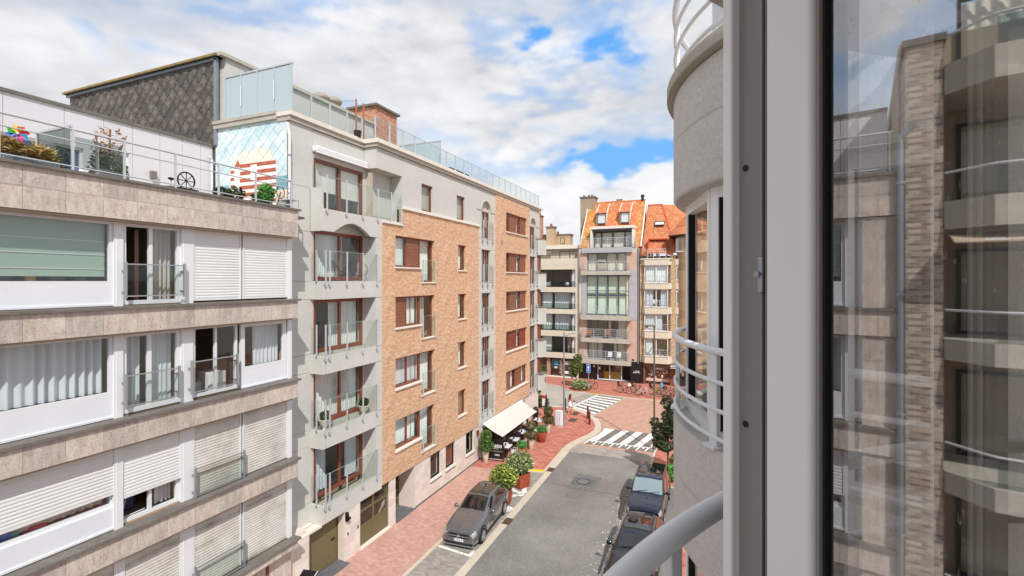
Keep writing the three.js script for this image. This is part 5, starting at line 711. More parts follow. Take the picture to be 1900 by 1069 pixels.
// ================================================================ the building the view is taken from: round bays with railings
{
  const P = thing('corner_building', 'grey pebbledash building with round bays and curved metal railings, its casement open', 'building', [0, 0, 0]);
  const CX = 1.65, phi0 = 1.5 * Math.PI - 1.75, phiL = 3.5;
  const ring = (d, pts, seg = 64, m = M.pebble, name = 'bay_spandrel') => { const g = new THREE.LatheGeometry(pts.map(p => new THREE.Vector2(...p)), seg, phi0, phiL); g.translate(CX, 0, -d); const u = g.attributes.uv; for (let i = 0; i < u.count; i++) u.setXY(i, u.getX(i) * 7, g.attributes.position.getY(i) + u.getY(i) * .6); return mesh(name, g, m, P); };
  const spandrel = (d, y0, y1, cop) => {
    const gy = mix(y0, y1, .55);
    ring(d, [[1.66, y0], [1.97, y0], [2.0, y0 + .03], [2.0, gy - .012], [1.985, gy], [2.0, gy + .012], [2.0, y1 - (cop ? .02 : .0)], [1.99, y1], [1.6, y1], [1.6, y0], [1.66, y0]]);
    if (cop) ring(d, [[1.6, y1], [2.05, y1], [2.06, y1 + .02], [2.06, y1 + .1], [2.04, y1 + .12], [1.6, y1 + .12]], 64, M.cornice, 'bay_coping');
  };
  const pos = (d, r, a, y) => [CX - r * Math.cos(a), y, -(d + r * Math.sin(a))];
  const railing = (d, yb, a0, a1, posts, lower = true) => {
    const RR = d < 1 ? 1.88 : 1.985, hr = d < 1 ? .0245 : .028;
    for (const [h, r] of [[.70, hr], ...(lower ? [[.48, .017], [.28, .017], [.08, .017]] : [])]) { const p = []; for (let k = 0; k <= 24; k++) p.push(pos(d, RR, mix(a0, a1, k / 24), yb + h)); mesh(h === .70 ? 'handrail' : 'rail', tube(p, r, 72, h === .70 ? 16 : 10), M.railPaint, P); }
    for (const a of posts) { const own = d < 1, p = pos(d, own ? RR : RR - .02, a, yb), g = own ? rb(-.01, .01, 0, .675, -.022, .022, .004) : rb(-.018, .018, 0, .68, -.045, .045, .006), pl = rb(-.06, .06, 0, .018, -.075, .075, .005); for (const q of [g, pl]) { q.rotateY(-a); q.translate(...p); } const m = mesh('rail_post', g, M.railPaint, P); mesh('base_plate', pl, M.railPaint, m); }
  };
  for (const d of [.25, 4.87]) {
    spandrel(d, 12.1, 13.03, true); spandrel(d, 9.2, 10.2, false); spandrel(d, 6.35, 7.35, false); spandrel(d, 3.5, 4.5, false);
    railing(d, 10.2, -1.6, 1.6, d > 1 ? [-1.3, -.58, -.02, .6, 1.2] : [-1.2, -.62, .41, 1.0]); railing(d, 13.15, -1.6, 1.6, [-1.2, -.6, 0, .6, 1.2]); railing(d, 7.35, -1.6, 1.6, [-1.2, -.6, 0, .6, 1.2]);
    for (const y of [13.02, 12.28, 9.55, 9.3]) { const g = new THREE.CylinderGeometry(1.75, 1.75, .1, 48); g.translate(CX, y, -d); mesh('bay_slab', g, M.concrete, P); }
  }
  // facets of the bays: frames and panes between posts on a circle
  const facet = (d, R, a0, a1, y0, y1, deepPane = true) => {
    const A = pos(d, R, a0, 0), Bp = pos(d, R, a1, 0), w = Math.hypot(Bp[0] - A[0], Bp[2] - A[2]), ang = Math.atan2(-(Bp[2] - A[2]), Bp[0] - A[0]);
    const fr = [bg(0, .075, y0, y1, -.04, .04), bg(w - .075, w, y0, y1, -.04, .04), bg(.075, w - .075, y0, y0 + .08, -.038, .038), bg(.075, w - .075, y1 - .08, y1, -.038, .038), bg(.03, .055, y0, y1, .04, .052), bg(w - .055, w - .03, y0, y1, .04, .052)];
    const place = g => { g.rotateY(ang); g.translate(A[0], 0, A[2]); return g; };
    const f = mesh('bay_window', fr.map(place), M.pvc, P);
    mesh('gasket', [bg(.075, .085, y0 + .08, y1 - .08, -.03, .03), bg(w - .085, w - .075, y0 + .08, y1 - .08, -.03, .03)].map(place), M.rubber, f);
    mesh('pane', place(new THREE.PlaneGeometry(w - .16, y1 - y0 - .16).translate(w / 2, (y0 + y1) / 2, 0)), M.glass, f);
  };
  const dg = THREE.MathUtils.degToRad;
  for (const [a, b] of [[-88, -58], [-58, -28], [-28, 2], [2, 32], [32, 62], [62, 88]]) facet(4.87, 1.86, dg(a), dg(b), 10.2, 12.1);
  for (const [a, b] of [[20, 51], [51, 86], [-20, -55], [-55, -88]]) facet(.25, 1.7, dg(a), dg(b), 10.2, 12.1);
  for (const d of [.25, 4.87]) for (const [y0, y1] of [[7.35, 9.2], [4.5, 6.35]]) for (const [a, b] of [[-88, -58], [-58, -28], [-28, 2], [2, 32], [32, 62], [62, 88]]) facet(d, 1.86, dg(a), dg(b), y0, y1);
  // rooms behind the bays
  const wall = std(S(206, 199, 188), .95), ceil = std(S(206, 204, 200), .95), floorW = std(S(120, 92, 66), .7);
  for (const [d0, d1] of [[-2.2, 2.35], [2.65, 7.0]]) { mesh('room_wall', bg(4.6, 4.8, 9.6, 12.3, -d1, -d0), wall, P); mesh('room_wall', bg(1.35, 4.6, 9.6, 12.3, -d0, -d0 + .15), wall, P); mesh('room_wall', bg(1.35, 4.6, 9.6, 12.3, -d1 - .15, -d1), wall, P); mesh('room_ceiling', bg(1.35, 4.8, 12.3, 12.5, -d1, -d0), ceil, P); mesh('room_floor', bg(1.35, 4.8, 9.5, 9.65, -d1, -d0), floorW, P); }
  // flat wall between and beside the bays
  for (const [d0, d1] of [[2.02, 3.02], [6.7, 7.15], [-6, -1.55]]) mesh('facade_wall', bg(1.2, 1.35, 3.0, 13.1, -d1, -d0), M.pebble, P);
  mesh('side_wall', bg(1.36, 4.8, 3.0, 13.1, -7.15, -7.0), M.pebble, P); mesh('roof_slab', bg(1.2, 4.8, 12.85, 13.1, -7.15, 6), M.concrete, P); mesh('back_wall', bg(4.8, 5.0, 0, 13.1, -7.15, 6), M.pebble, P);
  mesh('ground_column', [bg(.2, .5, 0, 3.5, -5.3, -4.9), bg(1.3, 1.5, 0, 3.5, -7.1, -6.7)], M.white, P); mesh('ground_wall', bg(1.5, 1.7, 0, 3.5, -7.0, 6), M.brickRed, P);
  // --- open casement hinged on the jamb of our bay: s runs along the sash, n out of it towards the street side
  const J = [.013, .71], s = [.62, -.7846], ang = Math.atan2(-(-s[1]), s[0]);   // world direction of s is (s0, 0, -s1)
  const place = g => { g.rotateY(Math.atan2(s[1], s[0])); g.translate(J[0], 0, -J[1]); return g; };
  const jamb = mesh('window_jamb', [rb(-.004, .0135, 10.2, 12.1, -.09, 0, .003), bg(.0, .06, 10.2, 12.1, -.12, -.055)].map(place), M.pvc, P);
  mesh('jamb_gasket', [place(bg(-.003, .009, 10.2, 12.1, -.055, -.012))], M.rubber, jamb);
  const keep = mesh('jamb_rebate', [place(rb(.009, .06, 10.2, 12.1, -.055, -.0125, .002))], std(S(138, 135, 131), .5), P);
  for (const y of [11.546, 11.214]) mesh('screw_hole', place(at(new THREE.CylinderGeometry(.0042, .0042, .003, 16), .0255, y, -.012, 0, Math.PI / 2)), M.black, keep);
  mesh('striker_plate', [place(rb(.049, .056, 11.385, 11.43, -.016, -.008, .002)), place(at(new THREE.CylinderGeometry(.004, .004, .008, 12), .052, 11.408, -.008, 0, Math.PI / 2))], M.steel, keep);
  mesh('rebate_groove', [place(bg(.0535, .0575, 10.2, 12.1, -.05, -.0118))], M.dark, keep);
  const w = .62, sash = mesh('sash', [rb(.071, .134, 10.26, 12.04, -.055, 0, .005, 3), rb(w - .07, w, 10.26, 12.04, -.055, 0, .006, 3), rb(.13, w - .066, 10.26, 10.33, -.055, -.001, .006), rb(.13, w - .066, 11.97, 12.04, -.055, -.001, .006)].map(place), M.pvc, P);
  mesh('sash_bead', [place(bg(.133, .138, 10.33, 11.97, -.03, -.007))], std(S(150, 146, 142), .5), sash);
  mesh('sash_gasket', [place(bg(.136, .1415, 10.33, 11.97, -.036, -.012)), place(bg(.141, w - .08, 10.33, 10.34, -.036, -.012)), place(bg(.141, w - .08, 11.96, 11.97, -.036, -.012))], M.rubber, sash);
  mesh('glazing_spacer', [place(bg(.1415, .147, 10.34, 11.96, -.032, -.02))], std(S(90, 88, 86), .5, { metalness: .5 }), sash);
  const gl = new THREE.MeshPhysicalMaterial({ color: 0xffffff, transmission: 1, thickness: 0, roughness: 0, ior: 3.6, side: THREE.DoubleSide });
  for (const n of [-.017, -.035]) mesh('pane', place(new THREE.PlaneGeometry(w - .22, 1.63).translate((.14 + w - .07) / 2, 11.15, n)), gl, sash);
  // dried specks and smears on the outer face of the pane
  const dust = tex(512, .42, (u, v) => { const a = fT(u, v, 90, 2, 811), b = fT(u, v, 7, 4, 812), st = fT(u, (v * .12) % 1, 50, 2, 813); return (a > .8 ? 60 * b : 0) + Math.max(0, b - .45) * 22; }, false);
  mesh('dust_film', place(new THREE.PlaneGeometry(w - .22, 1.63).translate((.14 + w - .07) / 2, 11.15, -.0164)), std(S(206, 206, 202), .9, { transparent: true, alphaMap: dust, side: THREE.DoubleSide }), sash);
}
{ // --- brick strip and balcony block facing the open casement
  const P = thing('apartment_building', 'brick edged block with angled pale balconies next to the rose stone block', 'building', [-13.3, 0, 0], Math.PI / 2);
  mesh('body', bg(-9, -.12, 0, 17.3, -10, -1.5), std(S(160, 144, 122), .9), P);
  mesh('brick_strip', bg(-.8, -.16, 0, 16.6, -1.5, .1), M.brickGrey, P); mesh('strip_coping', bg(-.86, -.1, 16.6, 16.75, -1.5, .16), M.coping, P);
  mesh('downpipe', [bar([-.08, .1, .06], [-.08, 14.6, .06], .075), bar([-.08, 14.6, .06], [-.3, 14.9, .14], .075)], M.galv, P); for (const y of [3, 5.7, 8.4, 11.1, 13.6]) mesh('pipe_clip', at(new THREE.CylinderGeometry(.09, .09, .06, 12), -.08, y, .06), M.steel, P);
  for (const [a, b] of [[15.4, 16.05], [12.5, 13.1], [9.7, 10.15], [6.85, 7.3], [4, 4.45]]) {
    const s = new THREE.Shape([[-.82, 1.4], [-.82, -.1], [-1.5, -.75], [-8.5, -.75], [-8.5, 1.4]].map(p => new THREE.Vector2(...p))), g = new THREE.ExtrudeGeometry(s, { depth: b - a, bevelEnabled: false }); g.rotateX(-Math.PI / 2); g.scale(1, 1, -1); g.translate(0, a, 0); g.index || 0;
    const q = mesh('balcony', bg(-8.5, -1.5, a, b, -1.4, .75), M.cornice, P); const g2 = new THREE.BufferGeometry(); { const t = [[-.82, .1], [-1.5, .75], [-1.5, -1.4], [-.82, -1.4]], pp = []; const tri = (A, B, C) => pp.push(...A, ...B, ...C); const lo = t.map(v => [v[0], a, v[1]]), hi = t.map(v => [v[0], b, v[1]]); tri(hi[0], hi[1], hi[2]); tri(hi[0], hi[2], hi[3]); tri(lo[0], lo[2], lo[1]); tri(lo[0], lo[3], lo[2]); tri(lo[0], lo[1], hi[1]); tri(lo[0], hi[1], hi[0]); tri(lo[3], lo[0], hi[0]); tri(lo[3], hi[0], hi[3]); g2.setAttribute('position', new THREE.Float32BufferAttribute(pp, 3)); g2.setAttribute('uv', new THREE.Float32BufferAttribute(new Float32Array(pp.length / 3 * 2), 2)); g2.computeVertexNormals(); } mesh('balcony_end', g2, M.cornice, q);
    mesh('handrail', tube([[-.84, b + .62, .08], [-1.5, b + .62, .7], [-8.4, b + .62, .7]].flatMap((p, i, A) => i < A.length - 1 ? [p, [mix(p[0], A[i + 1][0], .98), p[1], mix(p[2], A[i + 1][2], .98)]] : [p]), .03, 40, 8), M.alu, P);
    mesh('balcony_glass', [new THREE.PlaneGeometry(6.8, .55).translate(-4.95, b + .3, .68)], M.glassSmoke, P);
    win(P, -8, -1.2, b, b + 2.0, -1.42, { mat: M.dark, f: .07, mull: [-5.5, -3.2], curt: [[-7.9, -1.3, 3]], full: 1, wl: .3 });
  }
  { const aw = mesh('awning', [at(bg(-6, -.9, -.015, .015, 0, 1.0), 0, 12.42, -.1, 0, .25)], std(S(196, 172, 148), .9), P); for (let k = 0; k < 8; k++) mesh('awning_stripe', [at(bg(-6 + k * .62, -5.7 + k * .62, .016, .02, .72, 1.0), 0, 12.42, -.1, 0, .25)], M.fabricWhite, aw); }
}

// ================================================================ foliage
function leafMass(blobs, n, size, cols, seed, stretch = 1.6) {   // leaf sized faces spread through overlapping lumps
  const r = rng(seed), P = [], C = [], U = [], q = new THREE.Quaternion(), v = V(0, 0, 0), tot = blobs.reduce((s, b) => s + b[3] * b[4] * b[5], 0), col = new THREE.Color();
  for (const [x, y, z, a, b, c] of blobs) {
    const m = Math.max(6, Math.round(n * a * b * c / tot));
    for (let k = 0; k < m; k++) {
      let dx, dy, dz, l; do { dx = r() * 2 - 1; dy = r() * 2 - 1; dz = r() * 2 - 1; l = dx * dx + dy * dy + dz * dz; } while (l > 1 || l < .0001);
      l = Math.sqrt(l); const rad = (.55 + .45 * Math.pow(r(), .6)) * (.86 + .28 * noise3(dx / l * 2.2 + x * 3 + seed, dy / l * 2.2 + y, dz / l * 2.2 + z)); dx = dx / l * rad; dy = dy / l * rad; dz = dz / l * rad;
      const s = size * (.5 + 1.0 * r()), px = x + dx * a, py = y + dy * b, pz = z + dz * c;
      q.setFromEuler(new THREE.Euler((r() - .5) * 2.4 - .5 * dz, r() * 6.28, (r() - .5) * 2.4 - .5 * dx));
      const o = [[-.5, 0, 0], [0, 0, .5 * stretch], [.5, 0, 0], [0, .12, -.5 * stretch]].map(p => { v.set(p[0] * s, p[1] * s, p[2] * s).applyQuaternion(q); return [px + v.x, py + v.y, pz + v.z]; });
      col.copy(cols[Math.floor(r() * cols.length)]).multiplyScalar(.8 + .4 * r());
      for (const i of [0, 1, 2, 0, 2, 3]) { P.push(...o[i]); C.push(col.r, col.g, col.b); U.push(0, 0); }
    }
  }
  const g = new THREE.BufferGeometry(); g.setAttribute('position', new THREE.Float32BufferAttribute(P, 3)); g.setAttribute('color', new THREE.Float32BufferAttribute(C, 3)); g.setAttribute('uv', new THREE.Float32BufferAttribute(U, 2)); g.computeVertexNormals(); return g;
}
const leafMat = new THREE.MeshPhysicalMaterial({ vertexColors: true, roughness: .75, side: THREE.DoubleSide, transmission: .18, thickness: 0 });
const G1 = [S(74, 104, 40), S(92, 124, 50), S(58, 86, 32), S(110, 140, 58)], G2 = [S(148, 160, 62), S(116, 138, 48), S(86, 112, 36), S(176, 176, 84)], G3 = [S(150, 166, 112), S(104, 132, 66), S(188, 196, 148), S(76, 104, 46)], GB = [S(120, 104, 44), S(96, 96, 40), S(138, 112, 52), S(80, 88, 36)], GD = [S(46, 66, 32), S(60, 82, 38), S(38, 54, 26), S(74, 96, 44)], GG = [S(84, 150, 60), S(66, 130, 50), S(104, 166, 74)], GW = [S(176, 150, 84), S(160, 128, 60), S(190, 168, 104)];
function planter(kind, x, d, label, blobs, n, size, cols, seed, extra) {
  const t = thing('potted_plant', label, 'plant', [x, 0, -d], seed * .37);
  if (kind === 'square') { mesh('planter', plate([[-.36, 0], [.36, 0], [.42, .72], [-.42, .72]], [], .78, .39), M.terracotta, t); mesh('soil', bc(0, .73, 0, .72, .03, .7), M.dark, t); }
  else if (kind === 'round') { mesh('pot', lathe([[0, 0], [.22, 0], [.3, .1], [.38, .45], [.37, .7], [.33, .72], [.31, .66], [0, .64]], 6), M.terracotta, t); }
  else if (kind === 'tall') { mesh('pot', lathe([[0, 0], [.17, 0], [.27, .72], [.25, .74], [.23, .7], [0, .68]], 4), M.cream, t); mesh('stem', bar([0, .6, 0], [0, 1.6, 0], .03), M.wood, t); }
  mesh('foliage', leafMass(blobs, n, size, cols, seed), leafMat, t); return t;
}
planter('square', -9.95, 25.1, 'rust brown square planter with a round variegated bush beside the green bin', [[0, 1.3, 0, .72, .6, .72], [.3, 1.15, .2, .4, .35, .4], [-.3, 1.35, -.2, .45, .4, .45]], 1700, .085, G3, 3);
planter('square', -10.05, 23.0, 'rust brown square planter with a yellow green bush behind the grey hatchback', [[0, 1.25, 0, .74, .62, .74], [-.25, 1.2, .3, .4, .36, .4], [.3, 1.4, -.1, .4, .36, .4]], 1900, .09, G2, 5);
planter('round', -11.38, 28.95, 'faceted rust pot with bright green herbs at the near end of the cafe terrace', [[0, .85, 0, .36, .28, .36]], 500, .07, GG, 7);
planter('round', -11.25, 32.5, 'faceted rust pot with bright green herbs halfway along the cafe terrace', [[0, .85, 0, .34, .28, .34]], 500, .07, GG, 9);
planter('tall', -13.2, 27.45, 'tall cream pot with two tiers of clipped green topiary against the house wall', [[0, 1.02, 0, .5, .36, .5], [0, 1.65, 0, .38, .42, .38]], 2200, .06, G1, 11);
planter('tall', -11.4, 30.75, 'tall cream pot with brownish two tier topiary between the rust pots', [[0, 1.0, 0, .46, .32, .46], [0, 1.6, 0, .32, .36, .32]], 1600, .06, GB, 13);
planter('tall', -11.45, 34.6, 'tall cream pot with two tier topiary at the far end of the cafe terrace', [[0, 1.0, 0, .46, .34, .46], [0, 1.65, 0, .36, .4, .36]], 1600, .06, [...GB, ...GD], 15);
function tree(x, d, h, label, blobs, n, size, cols, seed, tr = .06, name = 'street_tree') {
  const t = thing(name, label, 'tree', [x, 0, -d]); const r = rng(seed);
  const g = [tube([[0, 0, 0], [.03, h * .3, .02], [-.02, h * .6, -.02], [.02, h * .9, 0]], tr, 12, 7)]; for (let k = 0; k < 7; k++) { const b = blobs[k % blobs.length]; g.push(tube([[0, h * (.3 + .07 * k), 0], [b[0] * .5 + (r() - .5) * .2, (h * (.35 + .07 * k) + b[1]) / 2, b[2] * .5], [b[0] + (r() - .5) * b[3], b[1], b[2] + (r() - .5) * b[5]]], tr * .35, 8, 5)); }
  mesh('trunk', g, std(0xffffff, .9, { map: mottle(104, 86, 68, 14, .6, 700 + seed, 5, 12) }), t); mesh('crown', leafMass(blobs, n, size, cols, seed), leafMat, t); return t;
}
tree(-2.5, 29.7, 4.2, 'young dark leaved street tree beside the parked van', [[-.4, 2.5, 0, .5, .55, .5], [.3, 3.5, .1, .6, .55, .6], [-.7, 3.1, .2, .3, .3, .3], [-.1, 1.8, .2, .5, .35, .5], [.0, 4.3, 0, .35, .4, .35], [.6, 2.5, -.2, .55, .55, .55], [-.55, 1.9, .1, .3, .26, .3], [.1, 2.9, .1, .5, .45, .5]], 3000, .115, [...GD, S(70, 52, 36)], 21);
tree(-15.3, 43.6, 3.4, 'slender street tree at the corner of the brick block', [[0, 1.9, 0, .6, .9, .6], [.2, 2.9, .1, .5, .6, .5], [-.2, 1.2, .1, .5, .5, .5]], 1300, .12, G1, 23, .04);
tree(-13.6, 50.4, 3.6, 'slender street tree in front of the grey block', [[0, 2.2, 0, .75, .8, .75], [.2, 3.1, 0, .5, .5, .5], [-.3, 1.5, 0, .5, .5, .5]], 1300, .13, [...G1, ...GB], 25, .04);
for (const [x, d, a, b, c, l, s, cols] of [[-14.6, 41.6, .9, .5, .8, 'dense green hedge bush at the kerb by the cafe corner', 31, G1], [-12.85, 49.5, 1.0, .55, .7, 'rounded pale green bush beside the road sign', 33, G3], [-2.3, 28.9, .5, .45, .4, 'bright green low bush at the foot of the young tree', 35, GG], [-1.9, 30.6, .6, .5, .5, 'brown tinged low shrub behind the young tree', 37, GB]]) { const t = thing('bush', l, 'bush', [x, 0, -d]); mesh('stem', [bar([0, 0, 0], [.1, b * .8, 0], .03), bar([0, 0, 0], [-.2, b * .7, .1], .025)], M.wood, t); mesh('foliage', leafMass([[0, b, 0, a, b, c], [a * .4, b * .9, 0, a * .5, b * .8, c * .6], [-a * .4, b, .1, a * .5, b * .8, c * .6]], 1100, .11, cols, s), leafMat, t); }

// ================================================================ cars
function crm(a, b, c, d, t) { return .5 * (2 * b + (c - a) * t + (2 * a - 5 * b + 4 * c - d) * t * t + (3 * b - a - 3 * c + d) * t * t * t); }
function carSurf(st) {                               // st: [z, [[x, y] x 8]]; q = 0 on the roof line, 7 under the floor, sign is the side
  const N = st.length - 1;
  return (s, q) => {
    const side = q < 0 ? -1 : 1, rg = clamp(7 - Math.abs(q), 0, 7), i = Math.min(N - 1, Math.floor(s)), t = s - i, j = Math.min(6, Math.floor(rg)), w = rg - j;
    const S4 = [Math.max(0, i - 1), i, i + 1, Math.min(N, i + 2)], R4 = [Math.max(0, j - 1), j, j + 1, Math.min(7, j + 2)];
    const at4 = k => { const col = R4.map(m => st[S4[k]][1][m]); return [crm(col[0][0], col[1][0], col[2][0], col[3][0], w), crm(col[0][1], col[1][1], col[2][1], col[3][1], w)]; };
    const c = [0, 1, 2, 3].map(at4); return [side * Math.max(0, crm(c[0][0], c[1][0], c[2][0], c[3][0], t)), crm(c[0][1], c[1][1], c[2][1], c[3][1], t), crm(st[S4[0]][0], st[S4[1]][0], st[S4[2]][0], st[S4[3]][0], t)];
  };
}
function patch(f, s0, s1, q0, q1, ns, nq, off = 0) {
  const P = [], I = [], U = []; for (let i = 0; i <= ns; i++) for (let j = 0; j <= nq; j++) { const s = mix(s0, s1, i / ns), q = mix(q0, q1, j / nq); const p = V(...f(s, q)); if (off) { const e = .02, a = V(...f(Math.max(0, s - e), q)), b = V(...f(s + e, q)), c = V(...f(s, q - e)), d = V(...f(s, q + e)), n = b.sub(a).cross(d.sub(c)).normalize(); if (n.dot(V(p.x, p.y - .6, p.z * .35)) < 0) n.negate(); p.addScaledVector(n, off); } P.push(p.x, p.y, p.z); U.push(i / ns, j / nq); }
  for (let i = 0; i < ns; i++) for (let j = 0; j < nq; j++) { const a = i * (nq + 1) + j, b = a + nq + 1; I.push(a, a + 1, b + 1, a, b + 1, b); }
  const g = new THREE.BufferGeometry(); g.setAttribute('position', new THREE.Float32BufferAttribute(P, 3)); g.setAttribute('uv', new THREE.Float32BufferAttribute(U, 2)); g.setIndex(I); g.computeVertexNormals(); return g;
}
function wheel(P, x, z, R, w = .2) {
  const s = Math.sign(x), m = mesh('wheel', at(lathe([[R * .62, -w / 2], [R * .93, -w / 2], [R, -w * .3], [R, w * .3], [R * .93, w / 2], [R * .62, w / 2]], 28), x, R, z, 0, 0, Math.PI / 2), M.rubber, P);
  const g = [at(new THREE.CylinderGeometry(R * .1, R * .1, .03, 12), x + s * (w / 2 - .01), R, z, 0, 0, Math.PI / 2)]; for (let k = 0; k < 10; k++) { const b = bg(R * .08, R * .6, -.022, .022, -.012, .012); b.rotateZ(k * Math.PI / 5); b.rotateY(Math.PI / 2); b.translate(x + s * (w / 2 - .02), R, z); g.push(b); }
  g.push(at(new THREE.TorusGeometry(R * .62, .018, 6, 28), x + s * (w / 2 - .012), R, z, Math.PI / 2)); mesh('rim', g, M.steel, m); mesh('brake_disc', at(new THREE.CylinderGeometry(R * .58, R * .58, .02, 20), x + s * (w / 2 - .06), R, z, 0, 0, Math.PI / 2), M.dark, m);
  mesh('wheel_arch', at(new THREE.TorusGeometry(R + .055, .04, 6, 20, Math.PI), x + s * (w / 2 - .035), R, z, Math.PI / 2), M.black, P);
}
const carGlass = new THREE.MeshPhysicalMaterial({ color: S(22, 25, 28), roughness: .03, ior: 1.6, clearcoat: 1, clearcoatRoughness: .02 });
const lampGlass = new THREE.MeshPhysicalMaterial({ color: S(150, 155, 160), roughness: .12, clearcoat: 1 });
function car(o) {
  const t = thing('parked_car', o.label, 'car', o.pos, o.ry), f = carSurf(o.st), N = o.st.length - 1, paint = new THREE.MeshPhysicalMaterial({ color: o.paint, roughness: .24, metalness: .5, clearcoat: 1, clearcoatRoughness: .03 });
  const cap = s => { const P = [], st = o.st[s], r = st[1]; const pts = [...r.map(p => [p[0], p[1]]), ...r.slice(1, 7).reverse().map(p => [-p[0], p[1]])], c = [0, (r[0][1] + r[7][1]) / 2]; for (let k = 0; k < pts.length; k++) { const a = pts[k], b = pts[(k + 1) % pts.length]; P.push(c[0], c[1], st[0] + (s ? -.02 : .02), a[0], a[1], st[0], b[0], b[1], st[0]); } const g = new THREE.BufferGeometry(); g.setAttribute('position', new THREE.Float32BufferAttribute(P, 3)); g.setAttribute('uv', new THREE.Float32BufferAttribute(new Float32Array(P.length / 3 * 2), 2)); g.computeVertexNormals(); return g; };
  const body = mesh('body', [patch(f, 0, N, -7, 7, N * 5, 56), cap(0), cap(N)], paint, t);
  const { a, b, c, d } = o.glass;                     // windscreen a..b, rear window c..d (station parameters)
  mesh('windscreen', patch(f, a + .06, b - .06, -1.75, 1.75, 8, 16, .006), o.screen || carGlass, t); mesh('rear_window', patch(f, c + .1, d - .1, -1.6, 1.6, 6, 12, .006), carGlass, t);
  if (o.roofGlass) mesh('glass_roof', patch(f, b + .1, c - .35, -1.45, 1.45, 8, 12, .006), carGlass, t);
  for (const sg of [-1, 1]) for (const [p, q] of o.side) mesh('side_window', patch(f, p, q, sg * 2.12, sg * 2.88, 8, 6, .008), carGlass, t);
  for (const sg of [-1, 1]) { mesh('headlight', patch(f, .28, 1.35, sg * 2.45, sg * 3.5, 8, 6, .008), lampGlass, t); mesh('tail_light', patch(f, N - .9, N - .25, sg * 2.2, sg * 3.6, 6, 6, .008), std(S(120, 16, 16), .2), t);
    const mz = o.st[Math.floor(a)][0] - .25, mx = o.W / 2; const mi = mesh('mirror', [at(new THREE.SphereGeometry(.12, 14, 10).scale(1, .72, .62), sg * (mx + .1), o.mirY, mz), bar([sg * (mx - .1), o.mirY - .06, mz], [sg * (mx + .06), o.mirY - .03, mz], .03)], o.mirror || paint, t); mesh('mirror_glass', at(new THREE.CircleGeometry(.09, 14), sg * (mx + .1), o.mirY, mz - .078, Math.PI), M.steel, mi);
    for (const z of o.handles) mesh('door_handle', rb(sg * (mx - .012) - .014, sg * (mx - .012) + .014, o.mirY - .18, o.mirY - .15, z - .1, z + .1, .01), paint, t);
    for (const z of [o.wf, o.wr]) wheel(t, sg * (mx - .085), z, o.R); }
  const F = o.st[0][0], seam = (p, n) => mesh(n, tube(p, .006, 24, 5), M.black, body), at2 = (s, q) => f(s, q);
  for (const sg of [-1, 1]) { for (const s of o.gaps) seam([2.05, 2.6, 3.1, 3.8, 4.6, 5.4].map(q => at2(s, sg * q)), 'door_gap'); seam(Array.from({ length: 9 }, (_, k) => at2(1.1 + k * .34, sg * (2.35 - k * .04))), 'bonnet_gap'); seam(Array.from({ length: 12 }, (_, k) => at2(4.3 + k * .33, sg * 3.02)), 'window_trim'); }
  seam(Array.from({ length: 11 }, (_, k) => at2(.75, -2.3 + k * .46)), 'bonnet_gap');
  mesh('grille', [rb(-.52, .52, o.gy - .09, o.gy + .1, F - .03, F + .03, .05)], M.black, t); mesh('grille_bar', [rb(-.5, .5, o.gy - .012, o.gy + .018, F + .025, F + .045, .008)], M.steel, t);
  if (o.star) mesh('emblem', [at(new THREE.TorusGeometry(.075, .01, 8, 24), 0, o.gy, F + .055), ...[0, 1, 2].map(k => at(bg(-.008, .008, 0, .072, -.006, .006), 0, 0, 0, 0, 0, k * 2.094).translate(0, o.gy, F + .055))], M.steel, t); else mesh('emblem', at(new THREE.SphereGeometry(.075, 16, 10).scale(1, .42, .25), 0, o.gy + .02, F + .05), M.alu, t);
  mesh('lower_intake', [rb(-.7, .7, .2, .3, F - .06, F + .015, .03)], M.black, t); mesh('front_lip', [rb(-.76, .76, .15, .18, F - .1, F + .03, .012)], o.lip || M.steel, t);
  const pl = mesh('number_plate', bc(0, .4, F + .035, .52, .11, .012), M.white, t); const r = rng(o.seed); for (let k = 0; k < 7; k++) if (k !== 1 && k !== 5) mesh('plate_mark', bc(-.17 + k * .058, .4, F + .042, .022 + r() * .014, .065, .003), std(S(168, 30, 40), .6), pl); mesh('plate_band', bc(-.235, .4, F + .042, .045, .108, .003), std(S(30, 60, 160), .6), pl);
  mesh('wiper', [bar([-.5, o.cowl + .03, o.st[Math.floor(a)][0] + .0], [.0, o.cowl + .1, o.st[Math.floor(a)][0] - .1], .01), bar([.1, o.cowl + .03, o.st[Math.floor(a)][0] + .0], [.55, o.cowl + .1, o.st[Math.floor(a)][0] - .1], .01)], M.black, t);
  mesh('sill_trim', [bg(-o.W / 2 + .02, -o.W / 2 + .09, .17, .27, o.wr + .35, o.wf - .35), bg(o.W / 2 - .09, o.W / 2 - .02, .17, .27, o.wr + .35, o.wf - .35)], M.black, t);
  if (o.slim) t.scale.x = o.slim;
  return t;
}
const ringAt = (W, yb, belt, gw, gy, top, crown = .06) => [[0, yb], [W * .82, yb], [W * .97, yb + .12], [W, yb + (belt - yb) * .55], [W * .955, belt], [gw, gy], [gw * .72, top - crown * .45], [0, top]];
